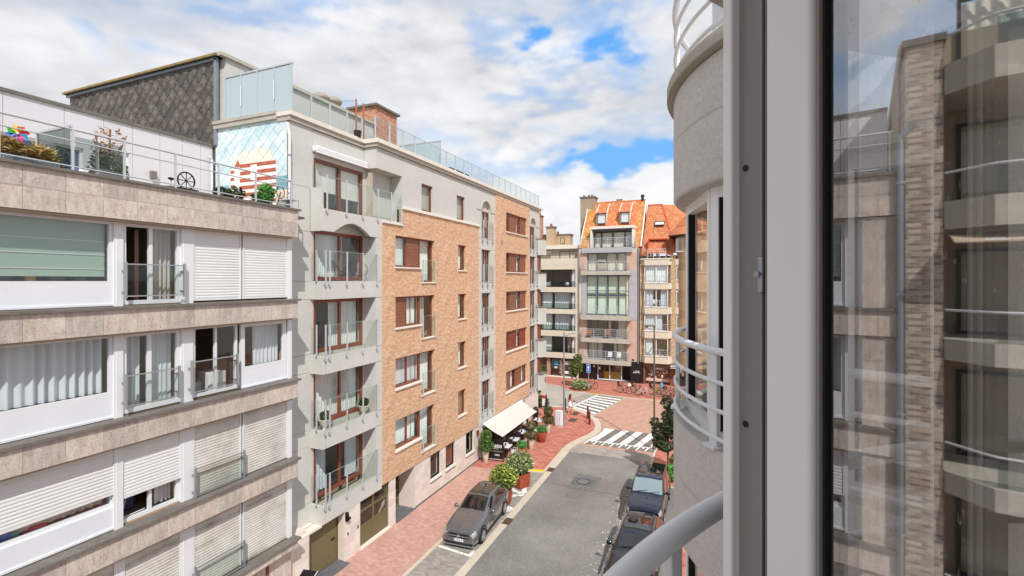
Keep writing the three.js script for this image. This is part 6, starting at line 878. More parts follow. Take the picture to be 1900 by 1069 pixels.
const hatch = [[2.2, ringAt(.66, .2, .58, .46, .62, .64)], [2.1, ringAt(.8, .18, .68, .62, .73, .76)], [1.7, ringAt(.88, .18, .8, .66, .87, .9)], [1.2, ringAt(.9, .18, .87, .68, .95, .99)], [.78, ringAt(.9, .18, .9, .7, 1.0, 1.05)], [.0, ringAt(.9, .18, .92, .62, 1.36, 1.42)], [-.6, ringAt(.9, .18, .94, .62, 1.41, 1.46)], [-1.35, ringAt(.9, .18, .98, .59, 1.38, 1.43)], [-1.74, ringAt(.89, .2, 1.02, .57, 1.26, 1.32)], [-1.97, ringAt(.85, .24, .98, .58, 1.02, 1.06)], [-2.07, ringAt(.78, .3, .8, .5, .84, .86)]];
car({ label: 'grey metallic hatchback with a glass roof parked in the marked bay', pos: [-10.18, -.03, -20.4], ry: .06, slim: .91, st: hatch, W: 1.8, R: .33, wf: 1.42, wr: -1.31, paint: S(112, 112, 115), glass: { a: 4, b: 5, c: 7.7, d: 9.1 }, side: [[4.5, 5.75], [5.85, 7.55]], roofGlass: true, mirY: 1.0, gaps: [4.35, 5.8, 7.2], handles: [-.15, -1.05], gy: .56, star: true, cowl: 1.03, seed: 5 });
const suv = [[2.3, ringAt(.67, .24, .8, .56, .86, .88)], [2.2, ringAt(.78, .22, .9, .68, .97, 1.0)], [1.75, ringAt(.84, .22, .98, .72, 1.06, 1.09)], [1.3, ringAt(.845, .22, 1.02, .74, 1.11, 1.14)], [.95, ringAt(.845, .22, 1.04, .74, 1.14, 1.18)], [.3, ringAt(.845, .22, 1.06, .68, 1.62, 1.68)], [-.6, ringAt(.845, .22, 1.08, .68, 1.68, 1.74)], [-1.5, ringAt(.845, .22, 1.08, .67, 1.66, 1.72)], [-2.1, ringAt(.84, .24, 1.06, .66, 1.56, 1.6)], [-2.3, ringAt(.82, .28, 1.0, .62, 1.3, 1.34)], [-2.36, ringAt(.78, .34, .8, .56, .95, 1.0)]];
car({ label: 'dark blue van like car with a pale windscreen parked behind the black one', pos: [-2.98, -.05, -25.15], ry: .0, st: suv, W: 1.69, R: .35, wf: 1.5, wr: -1.45, paint: S(17, 23, 46), glass: { a: 4, b: 5, c: 8, d: 9.4 }, side: [[4.6, 5.8], [5.9, 7.0], [7.1, 8.0]], mirY: 1.2, gaps: [4.4, 5.85, 7.05], handles: [-.2, -1.2], gy: .72, cowl: 1.17, seed: 6, lip: M.black, roofGlass: true, screen: new THREE.MeshPhysicalMaterial({ color: S(122, 140, 146), roughness: .06, ior: 1.7, clearcoat: 1 }) });
car({ label: 'black car whose roof mirrors the sky, parked in front of the blue van like car', pos: [-2.85, -.05, -19.9], ry: .0, st: hatch.map(([z, p]) => [z * 1.04, p.map(([x, y]) => [x, y * 1.03])]), W: 1.82, R: .33, wf: 1.45, wr: -1.35, paint: S(14, 15, 18), glass: { a: 4, b: 5, c: 7.7, d: 9.1 }, side: [[4.5, 5.75], [5.85, 7.55]], roofGlass: true, mirY: 1.02, gaps: [4.35, 5.8, 7.2], handles: [-.15, -1.05], gy: .58, cowl: 1.06, seed: 8, lip: M.black });

// ================================================================ street furniture
{ const t = thing('wheelie_bin', 'green wheeled bin between the two square planters', 'bin', [-10.75, 0, -24.6], -.35); const s = plate([[-.24, 0], [.24, 0], [.34, .98], [-.34, .98]], [], .72, .36); mesh('body', s, std(S(64, 130, 72), .55), t); const l = mesh('lid', [at(rb(-.37, .37, 0, .07, -.4, .4, .025), 0, .99, 0, 0, -.06), rb(-.3, .3, .96, 1.0, .36, .42, .015)], std(S(84, 148, 88), .5), t); mesh('lid_rib', [at(rb(-.3, .3, .075, .09, -.3, -.28, .005), 0, .99, 0, 0, -.06), at(rb(-.3, .3, .075, .09, .2, .22, .005), 0, .99, 0, 0, -.06)], std(S(60, 120, 66), .5), l); mesh('handle', bar([-.28, .93, -.42], [.28, .93, -.42], .022), M.dark, t); for (const x of [-.26, .26]) mesh('wheel', at(new THREE.CylinderGeometry(.13, .13, .06, 18), x, .13, -.34, 0, 0, Math.PI / 2), M.rubber, t); }
{ const t = thing('street_lamp', 'grey street lamp with a short arm beside the white cabinet', 'lamp', [-10.93, 0, -36.95]); mesh('pole', [bar([0, 0, 0], [0, 3.2, 0], .085, .075, 14), bar([0, 3.2, 0], [0, 7.35, 0], .065, .05, 12)], M.galv, t); mesh('base', at(new THREE.CylinderGeometry(.13, .15, .25, 14), 0, .12, 0), M.galv, t); mesh('arm', tube([[0, 7.0, 0], [.3, 7.12, .0], [.6, 7.26, 0]], .03, 10, 8), M.galv, t); const h = mesh('lamp_head', at(rb(-.3, .3, -.035, .045, -.12, .12, .03), .8, 7.3, 0, 0, 0, .12), M.alu, t); mesh('lens', at(bg(-.22, .2, -.05, -.036, -.09, .09), .8, 7.3, 0, 0, 0, .12), M.glassFrost, h); mesh('service_door', bg(-.05, .05, .5, .9, .068, .086), M.galv, t); }
{ const t = thing('street_lamp', 'slim brown grey street lamp with a flat head in front of the bicycles', 'lamp', [-3.72, 0, -34.0]); mesh('pole', [bar([0, 0, 0], [0, 8.3, 0], .07, .05, 12)], std(S(110, 100, 90), .5, { metalness: .4 }), t); mesh('base', at(new THREE.CylinderGeometry(.12, .14, .3, 14), 0, .15, 0), std(S(110, 100, 90), .5), t); const h = mesh('lamp_head', [rb(-.62, .08, 8.3, 8.38, -.11, .11, .03), at(new THREE.CylinderGeometry(.13, .11, .12, 14), -.5, 8.27, 0)], std(S(96, 88, 80), .5), t); mesh('lens', at(new THREE.CylinderGeometry(.09, .09, .02, 14), -.5, 8.2, 0), M.glassFrost, h); }
{ const t = thing('utility_cabinet', 'white utility cabinet on a stone foot beside the grey lamp post', 'cabinet', [-11.15, 0, -36.35], -.18); mesh('foot', bg(-.26, .26, 0, .16, -.2, .2), M.kerb, t); mesh('case', rb(-.26, .26, .16, 1.2, -.2, .2, .02), M.white, t); mesh('roof', rb(-.28, .28, 1.2, 1.25, -.22, .22, .015), M.whitePanel, t); mesh('door_leaf', bg(-.22, .22, .24, 1.12, .2, .208), M.whitePanel, t); mesh('door_handle', bg(.14, .17, .62, .74, .208, .225), M.galv, t); }
for (const [x, d, l] of [[-9.62, 39.4, 'red brown bollard at the kerb by the zebra crossing'], [-9.1, 37.85, 'red brown bollard at the outer bend of the kerb']]) { const t = thing('bollard', l, 'bollard', [x, 0, -d]); mesh('post', lathe([[0, 0], [.085, 0], [.085, .85], [.07, .87], [.07, .92], [.085, .94], [.085, 1.02], [.06, 1.06], [0, 1.07]], 14), std(S(96, 32, 28), .5), t); mesh('reflector', at(new THREE.CylinderGeometry(.088, .088, .08, 14), 0, .78, 0), std(S(150, 40, 36), .4), t); }
{ const t = thing('bollard', 'black slim bollard next to the person', 'bollard', [-12.15, 0, -41.55]); mesh('post', lathe([[0, 0], [.06, 0], [.06, .85], [.05, .87], [.05, .9], [.06, .92], [.06, .98], [0, 1.0]], 12), M.black, t); mesh('foot', at(new THREE.CylinderGeometry(.09, .1, .06, 12), 0, .03, 0), M.black, t); }
{ const t = thing('road_sign', 'blue arrow road sign on a red white and yellow post by the bush', 'sign', [-12.15, 0, -50.1]); mesh('pole', bar([0, .9, 0], [0, 2.7, 0], .04), M.alu, t); mesh('post_sleeve', bar([0, 0, 0], [0, .95, 0], .09), std(S(214, 150, 40), .6), t); mesh('red_band', [bar([0, 1.3, 0], [0, 1.55, 0], .05), bar([0, .97, 0], [0, 1.1, 0], .05)], std(S(190, 50, 50), .6), t); const sgn = canvasTex(128, 192, (c, w, h) => { c.fillStyle = '#1f5fb4'; c.fillRect(0, 0, w, h); c.strokeStyle = '#fff'; c.lineWidth = 5; c.strokeRect(6, 6, w - 12, h - 12); c.fillStyle = '#fff'; c.fillRect(w / 2 - 9, 70, 18, 90); c.beginPath(); c.moveTo(w / 2 - 32, 78); c.lineTo(w / 2, 28); c.lineTo(w / 2 + 32, 78); c.fill(); }); const p = mesh('sign_plate', bg(-.22, .22, 1.75, 2.65, .04, .06), std(S(40, 90, 170), .5), t); mesh('sign_face', new THREE.PlaneGeometry(.42, .86).translate(0, 2.2, .063), std(0xffffff, .5, { map: sgn }), p); }
// bicycles
function bicycle(label, x, d, ry, frameCol, o = {}) {
  const t = thing('bicycle', label, 'bicycle', [x, .012, -d], ry, undefined); const fm = std(frameCol, .35, { metalness: .2 });
  for (const z of [-.52, .52]) { const w = mesh('wheel', at(new THREE.TorusGeometry(.33, .018, 8, 28), z, .345, 0), M.rubber, t); const sp = []; for (let k = 0; k < 9; k++) { const a = k * Math.PI / 9; sp.push(bar([z + Math.cos(a) * .32, .345 + Math.sin(a) * .32, 0], [z - Math.cos(a) * .32, .345 - Math.sin(a) * .32, 0], .003, .003, 4)); } mesh('spokes', sp, M.steel, w); mesh('mudguard', at(new THREE.TorusGeometry(.365, .014, 5, 16, 2.4), z, .345, 0, 0, 0, .35), fm, t); }
  mesh('frame', [bar([-.52, .345, 0], [-.1, .32, 0], .014), bar([-.52, .345, 0], [-.2, .82, 0], .012), bar([-.1, .32, 0], [-.22, .88, 0], .018), bar([-.1, .32, 0], [.36, .78, 0], .02), bar([-.2, .78, 0], [.35, .86, 0], .017), bar([.36, .76, 0], [.33, .98, 0], .02)], fm, t);
  mesh('fork', [bar([.37, .74, .03], [.52, .345, .04], .012), bar([.37, .74, -.03], [.52, .345, -.04], .012)], fm, t); mesh('handlebar', tube([[.2, 1.04, .27], [.33, 1.06, .16], [.33, 1.03, 0], [.33, 1.06, -.16], [.2, 1.04, -.27]], .012, 20, 6), M.steel, t);
  mesh('saddle', at(new THREE.SphereGeometry(.1, 12, 8).scale(1.3, .42, .75), -.24, .94, 0), M.black, t); mesh('chainset', [at(new THREE.CylinderGeometry(.09, .09, .02, 16), -.1, .32, .03, 0, Math.PI / 2), bar([-.1, .32, .05], [0, .2, .06], .01), bar([-.1, .32, -.05], [-.2, .44, -.06], .01)], M.dark, t); mesh('stand', bar([-.3, .33, .03], [-.36, .02, .16], .01), M.dark, t);
  mesh('luggage_rack', [bar([-.24, .72, .05], [-.72, .7, .05], .008), bar([-.24, .72, -.05], [-.72, .7, -.05], .008), bar([-.6, .7, .05], [-.52, .35, .05], .008), bar([-.6, .7, -.05], [-.52, .35, -.05], .008)], M.dark, t);
  if (o.seat) mesh('child_seat', [rb(-.68, -.42, .74, .82, -.14, .14, .04), rb(-.74, -.64, .78, 1.18, -.15, .15, .05)], std(o.seat, .6), t); if (o.basket) mesh('basket', [rb(.42, .7, .8, 1.05, -.17, .17, .04)], std(o.basket, .8), t); if (o.bags) { mesh('pannier', rb(-.7, -.4, .42, .74, .07, .2, .04), std(o.bags, .7), t); mesh('pannier', rb(-.7, -.4, .42, .74, -.2, -.07, .04), std(o.bags, .7), t); }
  return t;
}
bicycle('dark bicycle standing alone next to the road sign', -11.75, 49.9, 1.0, S(40, 42, 48), { bags: S(150, 150, 156) });
bicycle('bicycle with a black child seat and cream bag, first of the row', -8.35, 49.6, -.35, S(50, 50, 54), { seat: S(26, 26, 28), basket: S(226, 214, 196) });
bicycle('black bicycle with a black child seat beside the white one', -7.1, 49.9, -.5, S(30, 30, 32), { seat: S(24, 24, 26) });
bicycle('white framed bicycle parked at the front of the row', -6.45, 49.0, -.18, S(232, 232, 228), {});
bicycle('bicycle with a large black seat and lime green mudguards', -5.35, 49.7, -.7, S(110, 170, 50), { seat: S(28, 28, 32) });
bicycle('silver bicycle leaning close to the lamp post', -4.75, 50.0, -.9, S(170, 172, 176), { basket: S(60, 60, 64) });
bicycle('bicycle carrying a turquoise bag in the middle of the row', -4.25, 50.2, -.6, S(150, 152, 160), { seat: S(60, 170, 200) });
bicycle('pink framed bicycle beside the one with the turquoise bag', -3.75, 49.6, -.5, S(206, 110, 120), { basket: S(220, 220, 216) });
bicycle('red framed bicycle near the end of the row', -3.2, 50.2, -.7, S(190, 52, 60), {});
bicycle('grey bicycle with white basket, last of the row', -2.6, 49.7, -.4, S(120, 124, 130), { basket: S(230, 230, 226) });

// ================================================================ cafe terrace
{
  const t = thing('awning', 'off white sloping awning over the cafe tables', 'awning', [-13.7, 0, -31.2]);
  const P = [], U = [], I = [], n = 24, w = [[.1, 2.17, 3.2], [.1, 2.17, -3.5], [1.47, 1.64, 3.4], [1.47, 1.64, -2.95]];
  for (let l = 0; l < 2; l++) for (let i = 0; i <= n; i++) for (let j = 0; j <= 4; j++) { const u = i / n, v = j / 4, a = w[0].map((q, k) => mix(q, w[1][k], u)), b = w[2].map((q, k) => mix(q, w[3][k], u)); P.push(mix(a[0], b[0], v), mix(a[1], b[1], v) - .05 * Math.sin(v * Math.PI) + .008 * Math.sin(u * 40) - l * .012, mix(a[2], b[2], v)); U.push(u, v); }
  for (let l = 0; l < 2; l++) for (let i = 0; i < n; i++) for (let j = 0; j < 4; j++) { const a = l * (n + 1) * 5 + i * 5 + j, b = a + 5; I.push(...(l ? [a, b + 1, a + 1, a, b, b + 1] : [a, a + 1, b + 1, a, b + 1, b])); }
  const g = new THREE.BufferGeometry(); g.setAttribute('position', new THREE.Float32BufferAttribute(P, 3)); g.setAttribute('uv', new THREE.Float32BufferAttribute(U, 2)); g.setIndex(I); g.computeVertexNormals();
  mesh('canvas', g, M.fabricWhite, t); mesh('front_bar', bar(w[2], w[3], .035), M.white, t); mesh('cassette', bar([.08, 2.2, 3.2], [.08, 2.2, -3.5], .07), M.white, t);
  for (const k of [0, 1]) mesh('folding_arm', bar([.08, 2.1, k ? -3.2 : 2.9], [1.44, 1.6, k ? -2.8 : 3.2], .025), M.dark, t);
}
{
  const t = thing('wind_screen', 'black cafe wind screen with white lettering at the end of the terrace', 'screen', [-13.2, 0, -27.85], .1);
  const sg = canvasTex(512, 640, (c, w, h) => { c.fillStyle = '#17151a'; c.fillRect(0, 0, w, h); c.fillStyle = '#f4f2ee'; c.font = 'bold 190px sans-serif'; c.textAlign = 'center'; c.fillText('Tato', w / 2 + 30, 250); c.fillRect(150, 285, 220, 10); c.font = 'bold 92px sans-serif'; c.fillText('ieks', w / 2 + 50, 540); c.fillStyle = '#8d8a88'; c.fillRect(0, 368, w, 22); });
  for (const x of [0, .97]) mesh('post', bg(x - .025, x + .025, 0, x ? 1.62 : 1.5, -.025, .025), M.black, t);
  mesh('rail', bg(.025, .945, 1.33, 1.37, -.02, .02), M.dark, t); mesh('rail', bg(.025, .945, .1, .14, -.03, .03), M.alu, t); mesh('board', bg(.025, .945, .16, 1.3, -.012, .0), M.black, t);
  mesh('lettering', new THREE.PlaneGeometry(.9, 1.12).translate(.485, .73, .004), std(0xffffff, .5, { map: sg }), t);
}
function cafeTable(x, d, label) { const t = thing('cafe_table', label, 'table', [x, 0, -d], .05, 'square white tables under the awning'); mesh('table_top', rb(-.36, .36, .72, .75, -.36, .36, .012), M.white, t); mesh('pedestal', bar([0, .02, 0], [0, .72, 0], .035), M.black, t); mesh('foot', [bc(0, .015, 0, .5, .03, .06), bc(0, .016, 0, .06, .03, .5)], M.black, t); return t; }
function cafeChair(x, d, ry, m, label) { const t = thing('cafe_chair', label, 'chair', [x, 0, -d], ry, 'chairs at the cafe tables'); mesh('seat', rb(-.21, .21, .43, .46, -.2, .21, .014), m, t); mesh('backrest', at(rb(-.2, .2, 0, .34, -.012, .012, .01), 0, .5, -.21, 0, -.15), m, t); for (const [a, b] of [[-.18, -.18], [.18, -.18], [-.18, .18], [.18, .18]]) mesh('leg', bar([a * 1.15, 0, b * 1.15], [a, .44, b], .014), m, t); for (const a of [-.18, .18]) mesh('back_post', bar([a, .44, -.19], [a, .8, -.25], .014), m, t); mesh('armrest', [bar([-.22, .64, -.2], [-.22, .63, .16], .014), bar([.22, .64, -.2], [.22, .63, .16], .014), bar([-.22, .63, .16], [-.2, .44, .18], .012), bar([.22, .63, .16], [.2, .44, .18], .012)], m, t); return t; }
const tabs = [[-12.42, 28.75, 'square white cafe table nearest the black wind screen'], [-12.45, 30.2, 'square white cafe table beside the brownish topiary'], [-12.5, 31.8, 'square white cafe table beside the second rust pot'], [-12.55, 33.3, 'square white cafe table near the far end of the awning'], [-12.4, 34.9, 'square white cafe table beyond the far edge of the awning']];
const pale = std(S(206, 202, 196), .6), blk = std(S(34, 34, 38), .6);
tabs.forEach(([x, d, l], i) => {
  cafeTable(x, d, l); const where = ['at the table by the wind screen', 'at the table by the brownish topiary', 'at the table by the second rust pot', 'at the table near the far awning end', 'at the table beyond the awning'][i];
  { const s = thing('table_lantern', 'small dark lantern on the cafe table, ' + ['first', 'second', 'third', 'fourth', 'fifth'][i] + ' from the wind screen', 'lantern', [x, .75, -d], .3, 'lanterns on the cafe tables'); mesh('jar', at(new THREE.CylinderGeometry(.05, .055, .14, 10), 0, .07, 0), M.black, s); mesh('cap', at(new THREE.CylinderGeometry(.03, .05, .04, 10), 0, .16, 0), M.dark, s); }
  cafeChair(x + .62, d + .05, -Math.PI / 2 + .1, i % 2 ? pale : M.white, 'white armchair on the street side ' + where); cafeChair(x - .62, d, Math.PI / 2, blk, 'black armchair on the wall side ' + where); cafeChair(x - .1, d - .6, 0.05, blk, 'black armchair on the wind screen side ' + where); cafeChair(x - .15, d + .62, Math.PI, i % 2 ? blk : pale, (i % 2 ? 'black' : 'pale') + ' armchair on the far side ' + where);
});
{ const t = thing('parasol', 'closed black parasol standing at the far end of the cafe', 'parasol', [-12.15, 0, -36.2]); mesh('pole', bar([0, 0, 0], [0, 2.5, 0], .03), M.black, t); mesh('foot', at(new THREE.CylinderGeometry(.25, .28, .08, 16), 0, .04, 0), M.black, t); mesh('folded_cloth', lathe([[.04, 1.2], [.13, 1.25], [.1, 1.9], [.03, 2.45]], 10), M.black, t); }
{ const t = thing('menu_stand', 'red and white menu stand by the cafe corner', 'sign', [-13.0, 0, -38.2]); mesh('post', bar([0, 0, 0], [0, 1.2, 0], .03), M.dark, t); mesh('board', bg(-.18, .18, 1.0, 1.9, -.02, .02), M.white, t); mesh('red_header', bg(-.18, .18, 1.62, 1.9, .02, .026), std(S(190, 50, 36), .6), t); mesh('foot', at(new THREE.CylinderGeometry(.2, .22, .05, 14), 0, .025, 0), M.dark, t); }
{ const t = thing('waste_bin', 'black litter bin against the cafe wall', 'bin', [-13.4, 0, -37.2]); mesh('drum', at(lathe([[0, 0], [.2, 0], [.24, .8], [.24, .84], [.2, .84], [.18, .7], [0, .7]], 18), 0, .05, 0), M.black, t); mesh('hood', at(new THREE.SphereGeometry(.24, 16, 8, 0, 6.3, 0, 1.57), 0, .92, 0), M.dark, t); mesh('foot', at(new THREE.CylinderGeometry(.2, .22, .05, 14), 0, .03, 0), M.dark, t); }

// ================================================================ things on balconies and roof terrace
for (const [d, ry, l] of [[15.55, .7, 'black string armchair on the concrete balcony, turned to the brick field'], [16.75, -.7, 'black string armchair on the concrete balcony beside the brick field']]) { const t = thing('string_chair', l, 'chair', [-14.12, 11.3, -d], ry + Math.PI / 2, 'string chairs on the balcony'); mesh('hoop', tube(Array.from({ length: 14 }, (_, k) => { const a = k / 14 * 6.283; return [Math.cos(a) * .36, .62 + Math.sin(a) * .34, -.12 - Math.sin(a) * .26 + .1]; }), .012, 40, 6, true), M.black, t); mesh('seat_ring', tube(Array.from({ length: 10 }, (_, k) => { const a = k / 10 * 6.283; return [Math.cos(a) * .16, .32, Math.sin(a) * .14]; }), .01, 24, 6, true), M.black, t); const st = []; for (let k = 0; k < 22; k++) { const a = k / 22 * 6.283; st.push(bar([Math.cos(a) * .36, .62 + Math.sin(a) * .34, -.02 - Math.sin(a) * .26], [Math.cos(-a) * .16, .32, -Math.sin(a) * .14], .005, .005, 4)); } mesh('strings', st, M.black, t); for (let k = 0; k < 3; k++) { const a = k * 2.094 + .5; mesh('leg', bar([Math.cos(a) * .15, .33, Math.sin(a) * .15], [Math.cos(a) * .3, 0, Math.sin(a) * .3], .012), M.black, t); } }
for (const [d, l] of [[14.75, 'white urn with a clipped box ball at the open corner of the balcony'], [17.05, 'white urn with a clipped box ball against the inner balcony wall']]) { const t = thing('urn_planter', l, 'planter', [-14.1, 5.5, -d], 0, 'urns on the balcony'); mesh('urn', lathe([[0, 0], [.13, 0], [.13, .05], [.06, .1], [.08, .16], [.19, .3], [.21, .42], [.24, .44], [.24, .47], [.19, .47], [.17, .4], [0, .4]], 20), M.sill, t); mesh('foliage', leafMass([[0, .6, 0, .21, .2, .21]], 420, .05, GD, 60 + d), leafMat, t); }
const TY = 13.7, TX = -13.3;
{ const t = thing('terrace_planter', 'long grey planter with dry grasses on the roof terrace', 'planter', [TX - .75, TY, -5.75], .1); mesh('trough', rb(-.25, .25, 0, .4, -.5, .5, .03), std(S(104, 112, 120), .6), t); mesh('foliage', leafMass([[0, .58, .3, .27, .22, .27], [0, .56, -.28, .25, .2, .25]], 800, .035, GW, 71, 9), leafMat, t); }
{ const t = thing('pinwheel', 'rainbow coloured pinwheel stuck in the grass planter', 'pinwheel', [TX - .72, TY + .3, -5.62], 1.2); mesh('stick', bar([0, 0, 0], [0, .6, 0], .012), M.white, t); [[214, 30, 50], [236, 120, 30], [238, 206, 40], [40, 150, 60], [30, 90, 190], [110, 50, 160], [230, 60, 150], [70, 180, 220]].forEach((c, k) => { const g = new THREE.BufferGeometry(), P = [0, 0, 0, .09, .11, .05, .2, .04, .0, 0, 0, 0, .2, .04, 0, .14, -.02, .0]; g.setAttribute('position', new THREE.Float32BufferAttribute(P, 3)); g.setAttribute('uv', new THREE.Float32BufferAttribute(new Float32Array(12), 2)); g.computeVertexNormals(); g.rotateZ(k * Math.PI / 4); g.translate(0, .6, .04); mesh('blade', g, std(S(...c), .5, { side: THREE.DoubleSide }), t); }); mesh('hub', at(new THREE.SphereGeometry(.03, 10, 8), 0, .6, .06), M.white, t); }
{ const t = thing('garden_chair', 'white plastic garden chair behind the terrace railing', 'chair', [TX - .9, TY, -6.25], .9); mesh('seat', rb(-.22, .22, .38, .42, -.22, .22, .02), M.white, t); for (let k = 0; k < 5; k++) mesh('back_slat', rb(-.19 + k * .085, -.14 + k * .085, .42, .8, -.24, -.2, .015), M.white, t); mesh('back_top', rb(-.22, .22, .78, .84, -.25, -.2, .02), M.white, t); for (const [a, b] of [[-.2, -.2], [.2, -.2], [-.2, .2], [.2, .2]]) mesh('leg', bar([a * 1.1, 0, b * 1.1], [a, .4, b], .025), M.white, t); }
{ const t = thing('terrace_shrub', 'tall shrub with orange brown top in a grey tub behind the glass', 'plant', [TX - 1.1, TY, -7.55]); mesh('tub', rb(-.3, .3, 0, .5, -.32, .32, .03), std(S(112, 112, 112), .7), t); mesh('stem', [bar([0, .4, 0], [.05, 1.6, 0], .02), bar([0, .4, 0], [-.2, 1.4, .2], .012), bar([0, .4, 0], [.2, 1.5, -.3], .012)], M.wood, t); mesh('foliage', leafMass([[0, .6, 0, .34, .3, .42], [.05, .8, .15, .2, .2, .24]], 650, .06, [...GD, ...G1], 73), leafMat, t); mesh('foliage', leafMass([[0, 1.3, 0, .26, .4, .34], [.1, 1.0, .2, .24, .26, .26]], 260, .05, [S(176, 128, 58), S(160, 116, 54), S(190, 146, 78)], 74), leafMat, t); }
{ const t = thing('garden_ornament', 'black iron wheel ornament on a boat shaped trough on the terrace', 'ornament', [TX - .55, TY + .1, -9.05], Math.PI / 2); mesh('trough', at(lathe([[0, 0], [.2, .02], [.34, .16], [.36, .2], [0, .2]], 16).scale(1.3, 1, .6), 0, 0, 0), M.black, t); mesh('rim', at(new THREE.TorusGeometry(.24, .022, 8, 26), .12, .44, 0), M.black, t); for (let k = 0; k < 4; k++) mesh('spoke', bar([.12 + Math.cos(k * .785) * .24, .44 + Math.sin(k * .785) * .24, 0], [.12 - Math.cos(k * .785) * .24, .44 - Math.sin(k * .785) * .24, 0], .012), M.black, t); mesh('bird', at(new THREE.SphereGeometry(.06, 10, 8).scale(1.5, .7, .6), -.3, .42, 0), M.black, t); mesh('bird_rod', bar([-.3, .2, 0], [-.3, .4, 0], .008), M.black, t); }
for (const [d, r, l, s] of [[10.25, .17, 'small clipped ball shrub in a dark pot on the terrace', 75], [10.75, .22, 'low spreading shrub in a dark pot on the terrace', 76]]) { const t = thing('terrace_shrub', l, 'plant', [TX - .6, TY, -d]); mesh('pot', lathe([[0, 0], [.12, 0], [.17, .26], [.15, .26], [0, .22]], 14), M.dark, t); mesh('foliage', leafMass([[0, .26 + r * .8, 0, r * 1.3, r, r * 1.3]], 420, .055, GD, s), leafMat, t); }
{ const t = thing('terrace_shrub', 'light green feathery plant below the painted gable', 'plant', [TX - .7, TY, -11.95]); mesh('pot', lathe([[0, 0], [.14, 0], [.2, .3], [.18, .3], [0, .26]], 14), M.terracotta, t); mesh('foliage', leafMass([[0, .62, 0, .26, .34, .26], [.1, .45, .3, .24, .15, .3]], 520, .07, GG, 77, 3), leafMat, t); }
{ const t = thing('exercise_bike', 'dark blue folded bicycle standing in front of the painted gable', 'bicycle', [TX - .9, TY, -12.45], Math.PI / 2 + .25); for (const x of [-.35, .38]) { const w = mesh('wheel', at(new THREE.TorusGeometry(.22, .016, 8, 24), x, x > 0 ? .86 : .8, 0), M.black, t); mesh('spokes', [0, 1, 2, 3].map(k => bar([x + Math.cos(k * .785) * .21, (x > 0 ? .86 : .8) + Math.sin(k * .785) * .21, 0], [x - Math.cos(k * .785) * .21, (x > 0 ? .86 : .8) - Math.sin(k * .785) * .21, 0], .004)), M.steel, w); } mesh('frame', [bar([-.35, .8, 0], [-.1, .35, 0], .022), bar([-.1, .35, 0], [.3, .2, 0], .022), bar([.38, .86, 0], [.12, .25, 0], .022), bar([-.1, .35, 0], [-.45, .12, 0], .025)], std(S(30, 38, 84), .4), t); mesh('saddle', at(new THREE.SphereGeometry(.1, 12, 8).scale(1.2, .5, .7), -.45, .14, 0), M.black, t); mesh('handlebar', bar([.3, .2, -.2], [.3, .2, .2], .015), M.black, t); }
{ const t = thing('glass_lantern_box', 'clear glass box with a grey frame at the corner of the terrace', 'box', [TX - .8, TY, -13.0]); mesh('frame', [bg(-.3, -.27, 0, .6, -.2, -.17), bg(.27, .3, 0, .6, -.2, -.17), bg(-.3, -.27, 0, .6, .17, .2), bg(.27, .3, 0, .6, .17, .2), bg(-.3, .3, .57, .6, -.2, .2)], M.alu, t); mesh('side_pane', [new THREE.PlaneGeometry(.54, .56).translate(0, .29, .185)], M.glassSmoke, t); mesh('tray', bg(-.28, .28, 0, .06, -.18, .18), std(S(70, 96, 110), .6), t); }
{ const t = thing('solar_lamp', 'small solar panel lamp fixed below the lowest stone band', 'lamp', [-12.95, 1.15, -12.75], .2); mesh('panel', at(bg(-.26, .26, -.015, .015, -.16, .16), 0, .1, 0, 0, .35), M.black, t); mesh('panel_frame', at(new THREE.BoxGeometry(.56, .02, .36), 0, .085, 0, 0, .35), M.white, t); mesh('bracket', bar([-.3, .0, 0], [0, .08, 0], .015), M.galv, t); }

